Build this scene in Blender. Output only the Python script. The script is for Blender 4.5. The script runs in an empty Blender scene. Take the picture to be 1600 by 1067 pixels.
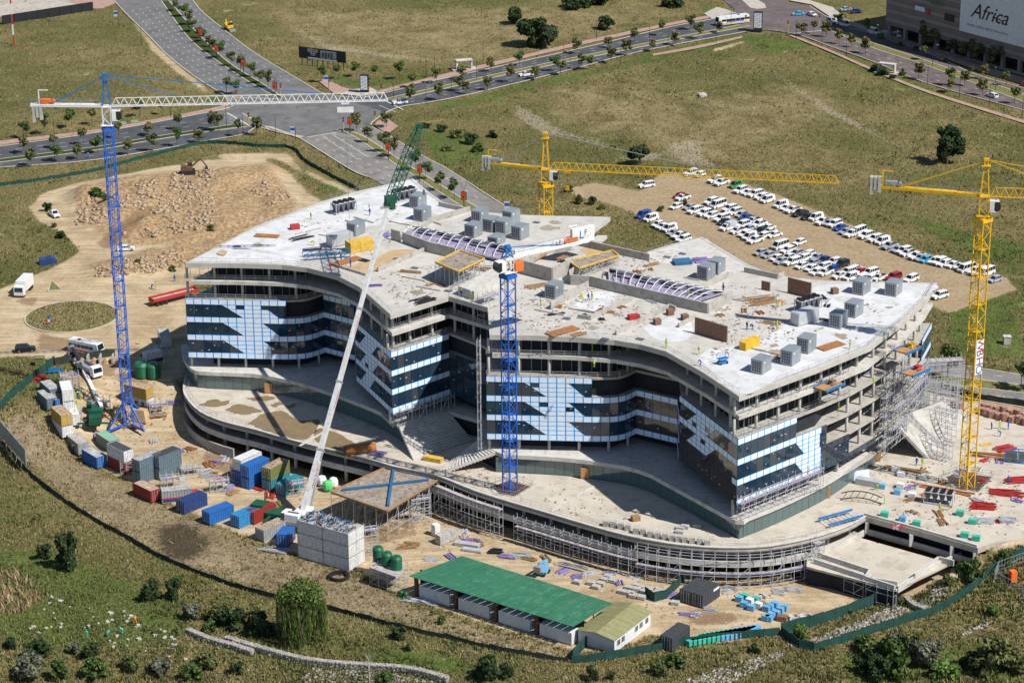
import bpy, bmesh, math, random
import numpy as np
from mathutils import Vector, Matrix
R = math.radians
random.seed(7); RNG = np.random.default_rng(7)
SC = bpy.context.scene
COL = SC.collection

# ------------------------------------------------------------------ camera
F = 3800.0; TH = R(20.5); CAMH = 195.0; CX, CY = 800.0, 533.5; ROLL = R(-0.55)
cd = bpy.data.cameras.new('camera'); cam = bpy.data.objects.new('camera', cd); COL.objects.link(cam)
cd.sensor_width = 36.0; cd.lens = 36.0 * F / 1600.0; cd.clip_start = 1.0; cd.clip_end = 9000.0
_c, _s = math.cos(ROLL), math.sin(ROLL)
_rt = Vector((1, 0, 0)); _up = Vector((0, math.sin(TH), math.cos(TH))); _bk = Vector((0, -math.cos(TH), math.sin(TH)))
_r2 = _rt * _c + _up * _s; _u2 = _up * _c - _rt * _s
M = Matrix.Identity(4)
for i in range(3):
    M[i][0] = _r2[i]; M[i][1] = _u2[i]; M[i][2] = _bk[i]
M[2][3] = CAMH
cam.matrix_world = M
SC.camera = cam

# ------------------------------------------------------------------ sky, sun, exposure
SUN_AZ = R(-32.0)      # the sun stands to the right of the camera and a little behind it
SUN_EL = R(50.0)
sdir = Vector((math.cos(SUN_EL) * math.cos(SUN_AZ), math.cos(SUN_EL) * math.sin(SUN_AZ), math.sin(SUN_EL)))
wd = bpy.data.worlds.new('World'); SC.world = wd; wd.use_nodes = True
nt = wd.node_tree; bg = nt.nodes['Background']
sk = nt.nodes.new('ShaderNodeTexSky'); sk.sky_type = 'NISHITA'; sk.sun_disc = False
sk.sun_elevation = SUN_EL; sk.sun_rotation = R(90.0) - SUN_AZ; sk.air_density = 1.0; sk.dust_density = 0.6; sk.altitude = 1500
nt.links.new(sk.outputs[0], bg.inputs[0]); bg.inputs[1].default_value = 0.078
sd = bpy.data.lights.new('sun', 'SUN'); sun = bpy.data.objects.new('sun', sd); COL.objects.link(sun)
sd.energy = 4.6; sd.angle = R(0.5); sd.color = (1.0, 0.965, 0.915)
sun.rotation_euler = sdir.to_track_quat('Z', 'Y').to_euler(); sun.location = (0, 0, 400)
SC.view_settings.view_transform = 'Standard'; SC.view_settings.look = 'None'
SC.view_settings.exposure = 0.35; SC.view_settings.gamma = 1.0; SC.view_settings.use_curve_mapping = False

# ------------------------------------------------------------------ photograph pixels (1600x1067) to world
def ray(px, py):
    dx = (px - CX) / F; dy = -(py - CY) / F
    dx, dy = _c * dx - _s * dy, _s * dx + _c * dy
    return dx, math.cos(TH) + dy * math.sin(TH), -math.sin(TH) + dy * math.cos(TH)
def P(px, py, z=0.0):
    r = ray(px, py); t = (z - CAMH) / r[2]
    return Vector((r[0] * t, r[1] * t, z))
def ZT(px, py, y):
    r = ray(px, py); return CAMH + r[2] * y / r[1]
def AT(px, py, y):
    r = ray(px, py); t = y / r[1]; return Vector((r[0] * t, y, CAMH + r[2] * t))
def proj_np(x, y, z):
    dz = z - CAMH
    cz = y * math.cos(TH) - dz * math.sin(TH); cy = y * math.sin(TH) + dz * math.cos(TH)
    u = x / cz; v = cy / cz
    u, v = _c * u + _s * v, -_s * u + _c * v
    return CX + u * F, CY - v * F
def poly(pts, z=0.0): return [P(a, b, z) for a, b in pts]

# ------------------------------------------------------------------ terrain height
def sst(a, b, v):
    t = np.clip((v - a) / (b - a), 0, 1); return t * t * (3 - 2 * t)
def inside(poly2, x, y):
    x = np.asarray(x, float); y = np.asarray(y, float); r = np.zeros(x.shape, bool); n = len(poly2)
    for i in range(n):
        x1, y1 = poly2[i][0], poly2[i][1]; x2, y2 = poly2[(i + 1) % n][0], poly2[(i + 1) % n][1]
        if y1 == y2: continue
        c = ((y1 > y) != (y2 > y)) & (x < (x2 - x1) * (y - y1) / (y2 - y1) + x1); r ^= c
    return r
def vnoise(x, y, s, seed=0):
    x = np.asarray(x, float) / s; y = np.asarray(y, float) / s
    xi = np.floor(x).astype(np.int64); yi = np.floor(y).astype(np.int64); fx = x - xi; fy = y - yi
    fx = fx * fx * (3 - 2 * fx); fy = fy * fy * (3 - 2 * fy)
    def h(a, b):
        n = (a * 374761393 + b * 668265263 + seed * 974711) & 0x7fffffff
        n = ((n ^ (n >> 13)) * 1274126177) & 0x7fffffff
        return ((n ^ (n >> 16)) & 0xffff) / 65535.0
    return (h(xi, yi) * (1 - fx) + h(xi + 1, yi) * fx) * (1 - fy) + (h(xi, yi + 1) * (1 - fx) + h(xi + 1, yi + 1) * fx) * fy
YARD = -7.2
CARVE = [(p.x, p.y) for p in poly([(292, 600), (300, 632), (330, 664), (385, 690), (440, 706), (490, 724), (560, 745), (690, 768), (800, 793), (950, 838), (1050, 858), (1160, 866)])] + \
        [(46, 402), (69, 399.5), (90.5, 413), (98, 470), (40, 500), (-40, 520), (-74, 502)]
def gz_np(x, y):
    x = np.asarray(x, float); y = np.asarray(y, float)
    k = sst(-102, -84, x); hi = np.where(x < 20, 497.0 + 10 * k, 507 - sst(20, 80, x) * 92.0); lo = np.where(x < 20, 462.0 + 18 * k, 480 - sst(20, 80, x) * 84.0)
    z = YARD * (1 - sst(0, 1, (y - lo) / (hi - lo)))
    edge = 392.0 - 18 * np.exp(-((x - 15) / 45.0) ** 2) + 12 * sst(-30, -90, x) + 6 * sst(70, 110, x)
    z = z - 4.0 * sst(edge, edge - 34, y)
    z = np.where(inside(CARVE, x, y), np.minimum(z, YARD - 0.25), z)
    return z
def gz(x, y): return float(gz_np(np.array([x]), np.array([y]))[0])
def G(px, py, dz=0.0):
    z = 0.0
    for _ in range(14):
        p = P(px, py, z); z = 0.5 * z + 0.5 * gz(p.x, p.y)
    p = P(px, py, z); return Vector((p.x, p.y, gz(p.x, p.y) + dz))

# ------------------------------------------------------------------ materials
MATS = {}
def new_mat(name):
    m = bpy.data.materials.new(name); m.use_nodes = True; MATS[name] = m
    return m, m.node_tree.nodes, m.node_tree.links, m.node_tree.nodes['Principled BSDF']
def mat(name, c, rough=0.7, metal=0.0, var=0.12, scale=0.6, bump=0.0, bscale=4.0, spec=0.4, c2=None, amt=0.5, coat=0.0):
    """base colour with soft blotches (var), an optional second colour in worn patches (c2) and fine relief"""
    if name in MATS: return MATS[name]
    m, N, L, b = new_mat(name)
    b.inputs['Roughness'].default_value = rough; b.inputs['Metallic'].default_value = metal
    b.inputs['Specular IOR Level'].default_value = spec; b.inputs['Coat Weight'].default_value = coat
    geo = N.new('ShaderNodeNewGeometry')
    n1 = N.new('ShaderNodeTexNoise'); n1.inputs['Scale'].default_value = scale; n1.inputs['Detail'].default_value = 3; n1.inputs['Roughness'].default_value = 0.6
    L.new(geo.outputs['Position'], n1.inputs['Vector'])
    mr = N.new('ShaderNodeMapRange'); mr.inputs[1].default_value = 0.3; mr.inputs[2].default_value = 0.7; mr.inputs[3].default_value = 1 - var; mr.inputs[4].default_value = 1 + var
    L.new(n1.outputs['Fac'], mr.inputs[0])
    mx = N.new('ShaderNodeVectorMath'); mx.operation = 'SCALE'; mx.inputs[0].default_value = c[:3]
    L.new(mr.outputs[0], mx.inputs['Scale']); out = mx.outputs[0]
    if c2 is not None:
        n2 = N.new('ShaderNodeTexNoise'); n2.inputs['Scale'].default_value = scale * 2.3; n2.inputs['Detail'].default_value = 4; n2.inputs['Roughness'].default_value = 0.65
        L.new(geo.outputs['Position'], n2.inputs['Vector'])
        r2 = N.new('ShaderNodeMapRange'); r2.inputs[1].default_value = 0.62 - amt * 0.25; r2.inputs[2].default_value = 0.72 - amt * 0.2
        L.new(n2.outputs['Fac'], r2.inputs[0])
        mi = N.new('ShaderNodeMix'); mi.data_type = 'RGBA'; L.new(r2.outputs[0], mi.inputs[0]); L.new(out, mi.inputs[6]); mi.inputs[7].default_value = (*c2[:3], 1)
        out = mi.outputs[2]
    L.new(out, b.inputs['Base Color'])
    if bump:
        n3 = N.new('ShaderNodeTexNoise'); n3.inputs['Scale'].default_value = bscale; n3.inputs['Detail'].default_value = 2
        L.new(geo.outputs['Position'], n3.inputs['Vector'])
        bp = N.new('ShaderNodeBump'); bp.inputs['Strength'].default_value = bump; bp.inputs['Distance'].default_value = 0.15
        L.new(n3.outputs['Fac'], bp.inputs['Height']); L.new(bp.outputs[0], b.inputs['Normal'])
    return m

# ------------------------------------------------------------------ mesh builder and scene-tree helpers
class MB:
    def __init__(s): s.v = []; s.f = []; s.m = []; s.cur = 0
    def add(s, vs, fs):
        o = len(s.v); s.v.extend([tuple(q) for q in vs])
        for f in fs: s.f.append(tuple(i + o for i in f)); s.m.append(s.cur)
    def box(s, c, size, rz=0.0, top=1.0, mtx=None):
        hx, hy, hz = size[0] / 2, size[1] / 2, size[2] / 2
        vs = [Vector((sx * hx * (top if sz > 0 else 1), sy * hy * (top if sz > 0 else 1), sz * hz)) for sz in (-1, 1) for sx, sy in ((-1, -1), (1, -1), (1, 1), (-1, 1))]
        if mtx is not None: vs = [mtx @ q for q in vs]
        else:
            ca, sa = math.cos(rz), math.sin(rz); vs = [Vector((q.x * ca - q.y * sa, q.x * sa + q.y * ca, q.z)) for q in vs]
        cc = Vector(c); s.add([q + cc for q in vs], [(3, 2, 1, 0), (4, 5, 6, 7), (0, 1, 5, 4), (1, 2, 6, 5), (2, 3, 7, 6), (3, 0, 4, 7)])
        return s
    def bar(s, a, b, w=0.1, h=None):
        a, b = Vector(a), Vector(b); d = b - a
        if d.length < 1e-6: return s
        h = h or w; t = d.normalized(); up = Vector((0, 0, 1)) if abs(t.z) < 0.95 else Vector((1, 0, 0))
        x = t.cross(up).normalized() * (w / 2); y = x.cross(t).normalized() * (h / 2)
        s.add([a - x - y, a + x - y, a + x + y, a - x + y, b - x - y, b + x - y, b + x + y, b - x + y], [(3, 2, 1, 0), (4, 5, 6, 7), (0, 1, 5, 4), (1, 2, 6, 5), (2, 3, 7, 6), (3, 0, 4, 7)])
        return s
    def tube(s, a, b, r=0.1, r2=None, n=8, caps=True):
        a, b = Vector(a), Vector(b); d = b - a
        if d.length < 1e-6: return s
        r2 = r if r2 is None else r2; t = d.normalized(); up = Vector((0, 0, 1)) if abs(t.z) < 0.95 else Vector((1, 0, 0))
        x = t.cross(up).normalized(); y = x.cross(t).normalized(); vs = []
        for c, rr in ((a, r), (b, r2)):
            for i in range(n):
                q = 2 * math.pi * i / n; vs.append(c + x * (rr * math.cos(q)) + y * (rr * math.sin(q)))
        fs = [(i, (i + 1) % n, n + (i + 1) % n, n + i) for i in range(n)]
        if caps: fs += [tuple(range(n - 1, -1, -1)), tuple(range(n, 2 * n))]
        s.add(vs, fs); return s
    def lathe(s, prof, n=12, c=(0, 0, 0)):
        vs = []; fs = []; c = Vector(c)
        for r, z in prof:
            for i in range(n):
                q = 2 * math.pi * i / n; vs.append(c + Vector((r * math.cos(q), r * math.sin(q), z)))
        for k in range(len(prof) - 1):
            for i in range(n): fs.append((k * n + i, k * n + (i + 1) % n, (k + 1) * n + (i + 1) % n, (k + 1) * n + i))
        fs.append(tuple(range(n - 1, -1, -1))); fs.append(tuple((len(prof) - 1) * n + i for i in range(n)))
        s.add(vs, fs); return s
    def prism(s, pts, z0, z1):
        pts = [(q[0], q[1]) for q in pts]; n = len(pts)
        if sum(pts[i][0] * pts[(i + 1) % n][1] - pts[(i + 1) % n][0] * pts[i][1] for i in range(n)) < 0: pts = pts[::-1]
        s.add([(x, y, z0) for x, y in pts] + [(x, y, z1) for x, y in pts], [tuple(range(n - 1, -1, -1)), tuple(range(n, 2 * n))] + [(i, (i + 1) % n, n + (i + 1) % n, n + i) for i in range(n)])
        return s
    def profile(s, pts, y0, y1):
        """side outline (x, z) pulled along y"""
        n = len(pts)
        s.add([(x, y0, z) for x, z in pts] + [(x, y1, z) for x, z in pts], [tuple(range(n)), tuple(range(2 * n - 1, n - 1, -1))] + [(i, n + i, n + (i + 1) % n, (i + 1) % n) for i in range(n)])
        return s
    def quad(s, *q): s.add(q, [tuple(range(len(q)))]); return s
    def wall(s, pts, h, t, z=None):
        """wall of thickness t along a 3-D or plan polyline"""
        for a, b in zip(pts[:-1], pts[1:]):
            a = Vector((a[0], a[1], a[2] if z is None else z)); b = Vector((b[0], b[1], b[2] if z is None else z))
            d = (b - a); d.z = 0
            if d.length < 1e-5: continue
            nn = Vector((-d.y, d.x, 0)).normalized() * (t / 2); e = d.normalized() * (t * 0.0)
            up = Vector((0, 0, h))
            s.add([a - nn, b - nn, b + nn, a + nn, a - nn + up, b - nn + up, b + nn + up, a + nn + up], [(3, 2, 1, 0), (4, 5, 6, 7), (0, 1, 5, 4), (1, 2, 6, 5), (2, 3, 7, 6), (3, 0, 4, 7)])
        return s
    def mesh(s, name, mats, smooth=False):
        me = bpy.data.meshes.new(name); me.from_pydata(s.v, [], s.f)
        for m in (mats if isinstance(mats, (list, tuple)) else [mats]): me.materials.append(MATS[m] if isinstance(m, str) else m)
        if any(s.m): me.polygons.foreach_set('material_index', s.m)
        if smooth: me.polygons.foreach_set('use_smooth', [True] * len(me.polygons))
        me.update(); return me
    def build(s, name, mats, parent=None, world=False, loc=None, rz=0.0, smooth=False):
        if world and parent is not None:
            o = wloc(parent); s.v = [(a - o.x, b - o.y, c - o.z) for a, b, c in s.v]
        return obj(name, s.mesh(name, mats, smooth), parent, loc, rz)
def wloc(o):
    p = Vector((0, 0, 0))
    while o is not None: p = p + o.location; o = o.parent
    return p
def obj(name, me, parent=None, loc=None, rz=0.0, scale=None):
    o = bpy.data.objects.new(name, me); COL.objects.link(o)
    if parent is not None: o.parent = parent
    if loc is not None: o.location = loc
    if rz: o.rotation_euler = (0, 0, rz)
    if scale is not None: o.scale = scale if hasattr(scale, '__len__') else (scale,) * 3
    return o
def tag(o, label, cat, group=None):
    o['label'] = label; o['category'] = cat
    if group: o['group'] = group
    return o
def thing(name, label, cat, loc=(0, 0, 0), rz=0.0, group=None, scale=None):
    return tag(obj(name, None, None, loc, rz, scale), label, cat, group)
def struct(o): o['kind'] = 'structure'; return o
def stuff(o, label=None, cat=None):
    o['kind'] = 'stuff'
    if label: o['label'] = label; o['category'] = cat
    return o
KIDS = {}
def dup(root, loc, rz=0.0, label=None, group=None, scale=None, cat=None):
    r = root.copy(); COL.objects.link(r); r.location = loc; r.rotation_euler = (0, 0, rz)
    if scale is not None: r.scale = scale if hasattr(scale, '__len__') else (scale,) * 3
    if label: r['label'] = label
    if group: r['group'] = group
    if cat: r['category'] = cat
    ks = KIDS.get(root.name)
    if ks is None: ks = [(ch, list(ch.children)) for ch in root.children]; KIDS[root.name] = ks
    for ch, gs in ks:
        c = ch.copy(); COL.objects.link(c); c.parent = r
        for g in gs:
            d = g.copy(); COL.objects.link(d); d.parent = c
    return r
class Proto:
    """a thing whose first placing moves the original and whose later placings are copies"""
    def __init__(s, root): s.root = root; s.used = False
    def put(s, loc, rz=0.0, label=None, group=None, scale=None, cat=None):
        if not s.used:
            s.used = True; r = s.root
            KIDS[r.name] = [(ch, list(ch.children)) for ch in r.children]
            r.location = loc; r.rotation_euler = (0, 0, rz)
            if scale is not None: r.scale = scale if hasattr(scale, '__len__') else (scale,) * 3
            if label: r['label'] = label
            if group: r['group'] = group
            if cat: r['category'] = cat
            return r
        return dup(s.root, loc, rz, label, group, scale if scale is not None else (1, 1, 1), cat)
def catmull(pts, n=6):
    pts = [Vector(p) for p in pts]; out = []
    for i in range(len(pts) - 1):
        p0 = pts[max(i - 1, 0)]; p1 = pts[i]; p2 = pts[i + 1]; p3 = pts[min(i + 2, len(pts) - 1)]
        for k in range(n):
            t = k / n; out.append(0.5 * ((2 * p1) + (p2 - p0) * t + (2 * p0 - 5 * p1 + 4 * p2 - p3) * t * t + (3 * p1 - p0 - 3 * p2 + p3) * t ** 3))
    out.append(pts[-1]); return out
def resample(pts, step):
    out = [Vector(pts[0])]; acc = 0.0
    for a, b in zip(pts[:-1], pts[1:]):
        a, b = Vector(a), Vector(b); L = (b - a).length
        if L < 1e-9: continue
        d = step - acc
        while d <= L: out.append(a + (b - a) * (d / L)); d += step
        acc = (acc + L) % step if True else 0
    if (out[-1] - Vector(pts[-1])).length > step * 0.3: out.append(Vector(pts[-1]))
    return out
SC.cycles.max_bounces = 5; SC.cycles.diffuse_bounces = 2; SC.cycles.glossy_bounces = 3; SC.cycles.transmission_bounces = 4; SC.cycles.transparent_max_bounces = 6
# ================================================================== TERRAIN
def axis(lo, hi, step, far, growth=1.35):
    a = list(np.arange(lo, hi + 1e-6, step)); s = step
    b = hi
    while b < far[1]: s *= growth; b += s; a.append(b)
    s = step; b = lo
    while b > far[0]: s *= growth; b -= s; a.insert(0, b)
    return np.array(a)
gx = axis(-135, 135, 1.0, (-4000, 4000))
gy = np.concatenate([np.array([-600, -200, 100, 220, 280, 305.]), np.arange(318, 640, 1.0), np.arange(640, 900, 1.6), np.array([910, 940, 1000, 1100, 1300, 1700, 2500, 4000, 6500.])])
X, Y = np.meshgrid(gx, gy); Z = gz_np(X, Y)
PX, PY = proj_np(X, Y, Z)
DIRT = [[(-30, 462), (30, 440), (100, 410), (125, 392), (100, 365), (60, 345), (45, 325), (60, 305), (110, 288), (230, 265), (330, 249), (415, 250), (450, 268), (480, 300), (505, 315), (500, 350), (420, 420), (300, 430), (300, 600), (330, 700), (300, 600), (270, 560), (130, 570), (95, 562), (40, 556), (-30, 560)],
        [(100, 585), (140, 565), (300, 560), (360, 700), (700, 790), (900, 860), (1200, 905), (1410, 918), (1330, 950), (1225, 985), (1120, 1005), (1060, 1008), (1010, 985), (1000, 1000), (905, 1020), (640, 935), (560, 893), (470, 868), (380, 835), (250, 775), (140, 720), (90, 650)],
        [(880, 296), (930, 285), (1000, 300), (1035, 268), (1130, 275), (1220, 306), (1400, 380), (1570, 432), (1590, 452), (1480, 490), (1440, 470), (1300, 480), (1090, 380), (1040, 360), (1000, 338), (965, 322), (900, 305)],
        [(1180, 940), (1300, 890), (1420, 905), (1540, 862), (1610, 850), (1610, 640), (1660, 600), (1450, 640), (1300, 900)],
        [(203, 30), (209, 30), (245, 72), (290, 112), (326, 140), (322, 146), (280, 116), (238, 80)], [(1546, 903), (1553, 900), (1606, 942), (1606, 956)], [(330, 246), (342, 240), (450, 240), (470, 262), (560, 300), (548, 304), (455, 262), (430, 246)], [(1110, 78), (1165, 62), (1168, 66), (1112, 83)],
        [(1395, 925), (1440, 900), (1530, 870), (1545, 880), (1470, 915), (1410, 935)]]
LUSH = [[(-20, 860), (60, 850), (200, 905), (300, 955), (280, 1010), (120, 1020), (-20, 1000)], [(560, 1000), (800, 1040), (790, 1067), (560, 1040)], [(1300, 1020), (1500, 1000), (1600, 1000), (1600, 1067), (1300, 1067)], [(500, 120), (545, 138), (570, 140), (700, 118), (690, 112), (560, 122), (520, 112)], [(337, 225), (380, 212), (455, 218), (470, 228), (400, 228)], [(295, 170), (340, 140), (352, 158), (300, 176)],
        [(630, 180), (700, 158), (900, 112), (1050, 75), (1160, 52), (1240, 56), (1160, 70), (1050, 90), (900, 125), (700, 175)],
        [(1230, 56), (1370, 105), (1600, 196), (1600, 210), (1370, 122), (1240, 66)], [(1090, 0), (1130, 10), (1120, 25), (1095, 25)],
        [(45, 880), (95, 865), (110, 905), (60, 930)], [(0, 950), (60, 930), (180, 990), (170, 1010), (0, 990)], [(215, 940), (300, 920), (300, 950), (220, 960)], [(640, 200), (760, 210), (770, 250), (680, 260)],
        [(1400, 330), (1600, 380), (1600, 440), (1420, 350)], [(1480, 470), (1600, 460), (1600, 560), (1480, 560)], [(455, 267), (562, 297), (540, 310), (480, 290)], [(1170, 60), (1260, 60), (1240, 85), (1180, 85)]]
STRAW = [[(0, 690), (60, 690), (125, 745), (250, 790), (380, 850), (640, 945), (900, 1025), (900, 1010), (640, 935), (470, 868), (250, 775), (140, 720), (90, 650), (60, 610), (0, 640)],
         [(850, 140), (1100, 150), (1250, 130), (1330, 170), (1100, 250), (870, 190)], [(420, 20), (760, 10), (1100, 15), (900, 60), (700, 100), (520, 105)], [(560, 885), (700, 945), (900, 1010), (640, 935)]]
BURN = [[(240, 822), (290, 812), (335, 845), (300, 880), (255, 872)]]
BANK = [[(-20, 672), (0, 655), (60, 650), (125, 725), (250, 785), (380, 845), (560, 900), (640, 945), (900, 1022), (895, 1030), (800, 1014), (600, 970), (517, 947), (400, 921), (275, 876), (200, 836), (125, 793), (60, 735), (0, 684)]]
LOT = [[(880, 290), (1000, 280), (1035, 262), (1230, 300), (1600, 425), (1600, 500), (1420, 500), (1090, 390), (960, 335)]]
DAMP = [[(560, 832), (640, 812), (655, 835), (580, 852)], [(320, 700), (370, 715), (410, 745), (370, 750), (320, 722)], [(180, 588), (215, 575), (240, 596), (200, 612)], [(700, 880), (760, 890), (740, 905), (690, 893)], [(1060, 955), (1100, 948), (1160, 968), (1090, 978)], [(60, 520), (150, 540), (140, 552), (60, 545)], [(20, 470), (60, 462), (50, 480)], [(150, 560), (180, 570), (175, 590), (150, 585)], [(150, 380), (205, 345), (235, 322), (245, 335), (200, 375), (165, 392)], [(1120, 960), (1150, 955), (1145, 975), (1118, 975)]]
PALE = [[(805, 165), (812, 162), (880, 203), (960, 224), (958, 230), (872, 211)], [(1180, 95), (1188, 94), (1300, 168), (1420, 230), (1416, 236), (1290, 176)], [(430, 30), (440, 30), (520, 70), (700, 95), (700, 100), (510, 78)], [(20, 110), (24, 105), (120, 90), (180, 60), (186, 62), (130, 97)], [(1035, 225), (1095, 215), (1100, 240), (1130, 265), (1060, 255)], [(955, 245), (1040, 235), (1030, 250), (960, 252)], [(0, 865), (15, 868), (40, 885), (25, 890), (0, 880)], [(800, 160), (830, 180), (870, 210), (860, 215), (805, 185)]]
def mask(polys, soft=2):
    m = np.zeros(X.shape)
    for p in polys: m = np.maximum(m, inside(p, PX, PY).astype(float))
    for _ in range(soft):
        q = np.pad(m, 1, mode='edge'); m = (q[:-2, 1:-1] + q[2:, 1:-1] + q[1:-1, :-2] + q[1:-1, 2:] + 2 * m) / 6
    return m
near = (Y > 250) & (Y < 960)
A_d = mask(DIRT, 4) * near; A_l = mask(LUSH, 14) * near; A_s = mask(STRAW, 30) * near; A_b = mask(BURN, 7) * near; A_w = mask(DAMP, 3) * near; A_p = mask(PALE, 7) * near; A_k = mask(BANK, 3) * near; A_o = mask(LOT, 5) * near
# the rubble tip and the banks around it
RUB = [(110, 300), (230, 272), (420, 262), (450, 300), (470, 330), (400, 370), (290, 420), (150, 440), (130, 420), (290, 380), (180, 390), (130, 350)]
A_r = mask([RUB], 9) * near
Zb = Z - 0.30 * (1 - A_d) * near * vnoise(X, Y, 3.1, 3) * (1 - A_d) - 0.08 * near * vnoise(X, Y, 1.3, 9)
Zb = Zb + A_r * (2.9 * vnoise(X, Y, 13, 5) ** 2 + 1.3 * vnoise(X, Y, 4.0, 6) + .5 * vnoise(X, Y, 1.9, 16) - 0.5)
# ground just under buildings, roads and decks stays low
nv = X.size; ny, nx = X.shape
co = np.stack([X.ravel(), Y.ravel(), Zb.ravel()], 1)
ii = (np.arange(ny - 1)[:, None] * nx + np.arange(nx - 1)[None, :]).ravel()
quads = np.stack([ii, ii + 1, ii + nx + 1, ii + nx], 1)
me = bpy.data.meshes.new('ground'); me.vertices.add(nv); me.vertices.foreach_set('co', co.ravel().astype(np.float32))
me.loops.add(quads.size); me.loops.foreach_set('vertex_index', quads.ravel().astype(np.int32))
me.polygons.add(len(quads)); me.polygons.foreach_set('loop_start', (np.arange(len(quads)) * 4).astype(np.int32))
me.polygons.foreach_set('use_smooth', np.ones(len(quads), bool)); me.update(calc_edges=True)
for nm, arr in (('dirt', A_d), ('lush', A_l), ('straw', A_s), ('burn', A_b), ('damp', A_w), ('pale', A_p), ('rub', A_r), ('bank', A_k), ('lot', A_o)):
    at = me.attributes.new(nm, 'FLOAT', 'POINT'); at.data.foreach_set('value', arr.ravel().astype(np.float32))
def ground_mat():
    m, N, L, b = new_mat('ground'); b.inputs['Roughness'].default_value = 0.95; b.inputs['Specular IOR Level'].default_value = 0.1
    geo = N.new('ShaderNodeNewGeometry')
    def noise(sc, det=4, rough=0.6, dist=0.0):
        n = N.new('ShaderNodeTexNoise'); n.inputs['Scale'].default_value = sc; n.inputs['Detail'].default_value = det; n.inputs['Roughness'].default_value = rough; n.inputs['Distortion'].default_value = dist
        n.noise_dimensions = '2D'
        L.new(geo.outputs['Position'], n.inputs['Vector']); return n.outputs['Fac']
    def ramp(fac, stops):
        r = N.new('ShaderNodeValToRGB'); L.new(fac, r.inputs[0]); e = r.color_ramp.elements
        e[0].position = stops[0][0]; e[0].color = (*stops[0][1], 1); e[1].position = stops[-1][0]; e[1].color = (*stops[-1][1], 1)
        for p, c in stops[1:-1]: q = e.new(p); q.color = (*c, 1)
        return r.outputs[0]
    def mix(f, a, c):
        i = N.new('ShaderNodeMix'); i.data_type = 'RGBA'
        L.new(f, i.inputs[0])
        for k, v in ((6, a), (7, c)):
            if isinstance(v, tuple): i.inputs[k].default_value = (*v, 1)
            else: L.new(v, i.inputs[k])
        return i.outputs[2]
    def attr(n): a = N.new('ShaderNodeAttribute'); a.attribute_name = n; return a.outputs['Fac']
    def math_(op, a, c, clamp=False):
        i = N.new('ShaderNodeMath'); i.operation = op; i.use_clamp = clamp
        for k, v in ((0, a), (1, c)):
            if isinstance(v, (int, float)): i.inputs[k].default_value = v
            else: L.new(v, i.inputs[k])
        return i.outputs[0]
    def mr(v, lo, hi, smooth=True):
        r = N.new('ShaderNodeMapRange'); r.inputs[1].default_value = lo; r.inputs[2].default_value = hi
        if smooth: r.interpolation_type = 'SMOOTHSTEP'
        L.new(v, r.inputs[0]); return r.outputs[0]
    big = noise(0.022, 3); mid = noise(0.10, 5, 0.68, 0.5); fine = noise(0.9, 4, 0.8)
    fin2 = noise(2.6, 2, 0.7)
    def edge(a, amt, lo=0.42, hi=0.58, src=None):
        return mr(math_('ADD', a, math_('MULTIPLY', math_('SUBTRACT', src or mid, 0.5), amt)), lo, hi)
    mf = math_('ADD', math_('MULTIPLY', mid, 0.40), math_('ADD', math_('MULTIPLY', fine, 0.38), math_('MULTIPLY', fin2, 0.22)))
    gcol = ramp(mf, [(0.36, (0.060, 0.056, 0.021)), (0.45, (0.145, 0.122, 0.048)), (0.54, (0.240, 0.190, 0.084)), (0.66, (0.34, 0.27, 0.135))])
    green = ramp(mf, [(0.36, (0.040, 0.048, 0.015)), (0.50, (0.112, 0.112, 0.036)), (0.66, (0.215, 0.195, 0.078))])
    c = mix(edge(big, 1.1, 0.40, 0.66), gcol, green)
    lush = ramp(mf, [(0.36, (0.030, 0.058, 0.012)), (0.5, (0.075, 0.125, 0.024)), (0.66, (0.15, 0.19, 0.05))])
    c = mix(math_('MULTIPLY', edge(attr('lush'), 1.6, 0.45, 0.85), 0.75), c, lush)
    straw = ramp(mf, [(0.36, (0.11, 0.085, 0.040)), (0.48, (0.25, 0.195, 0.098)), (0.64, (0.40, 0.32, 0.175))])
    c = mix(math_('MULTIPLY', edge(attr('straw'), 2.4, 0.2, 1.3), 0.65), c, straw)
    sand = ramp(math_('ADD', math_('MULTIPLY', mid, 0.65), math_('MULTIPLY', fine, 0.35)), [(0.32, (0.27, 0.195, 0.112)), (0.5, (0.41, 0.315, 0.192)), (0.68, (0.53, 0.435, 0.295))])
    trk = N.new('ShaderNodeTexNoise'); trk.inputs['Scale'].default_value = 1.0; trk.inputs['Detail'].default_value = 3; trk.noise_dimensions = '2D'; mp = N.new('ShaderNodeMapping'); mp.inputs['Rotation'].default_value = (0, 0, 0.5); mp.inputs['Scale'].default_value = (0.06, 0.75, 1); L.new(geo.outputs['Position'], mp.inputs[0]); L.new(mp.outputs[0], trk.inputs['Vector'])
    sand = mix(math_('MULTIPLY', mr(trk.outputs['Fac'], 0.52, 0.66), 0.4), sand, (0.30, 0.215, 0.125))
    sand = mix(math_('MULTIPLY', mr(trk.outputs['Fac'], 0.46, 0.34), 0.35), sand, (0.60, 0.50, 0.35))
    bank = ramp(mf, [(0.38, (0.13, 0.095, 0.05)), (0.5, (0.27, 0.205, 0.125)), (0.64, (0.40, 0.32, 0.205))])
    c = mix(math_('MULTIPLY', edge(attr('bank'), 0.9, 0.35, 0.65, fine), 0.9), c, bank)
    sand = mix(math_('MULTIPLY', attr('lot'), 0.75), sand, ramp(fine, [(0.3, (0.20, 0.145, 0.085)), (0.7, (0.38, 0.285, 0.175))]))
    d = edge(attr('dirt'), 0.55, 0.36, 0.64, fine)
    c = mix(d, c, sand)
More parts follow.
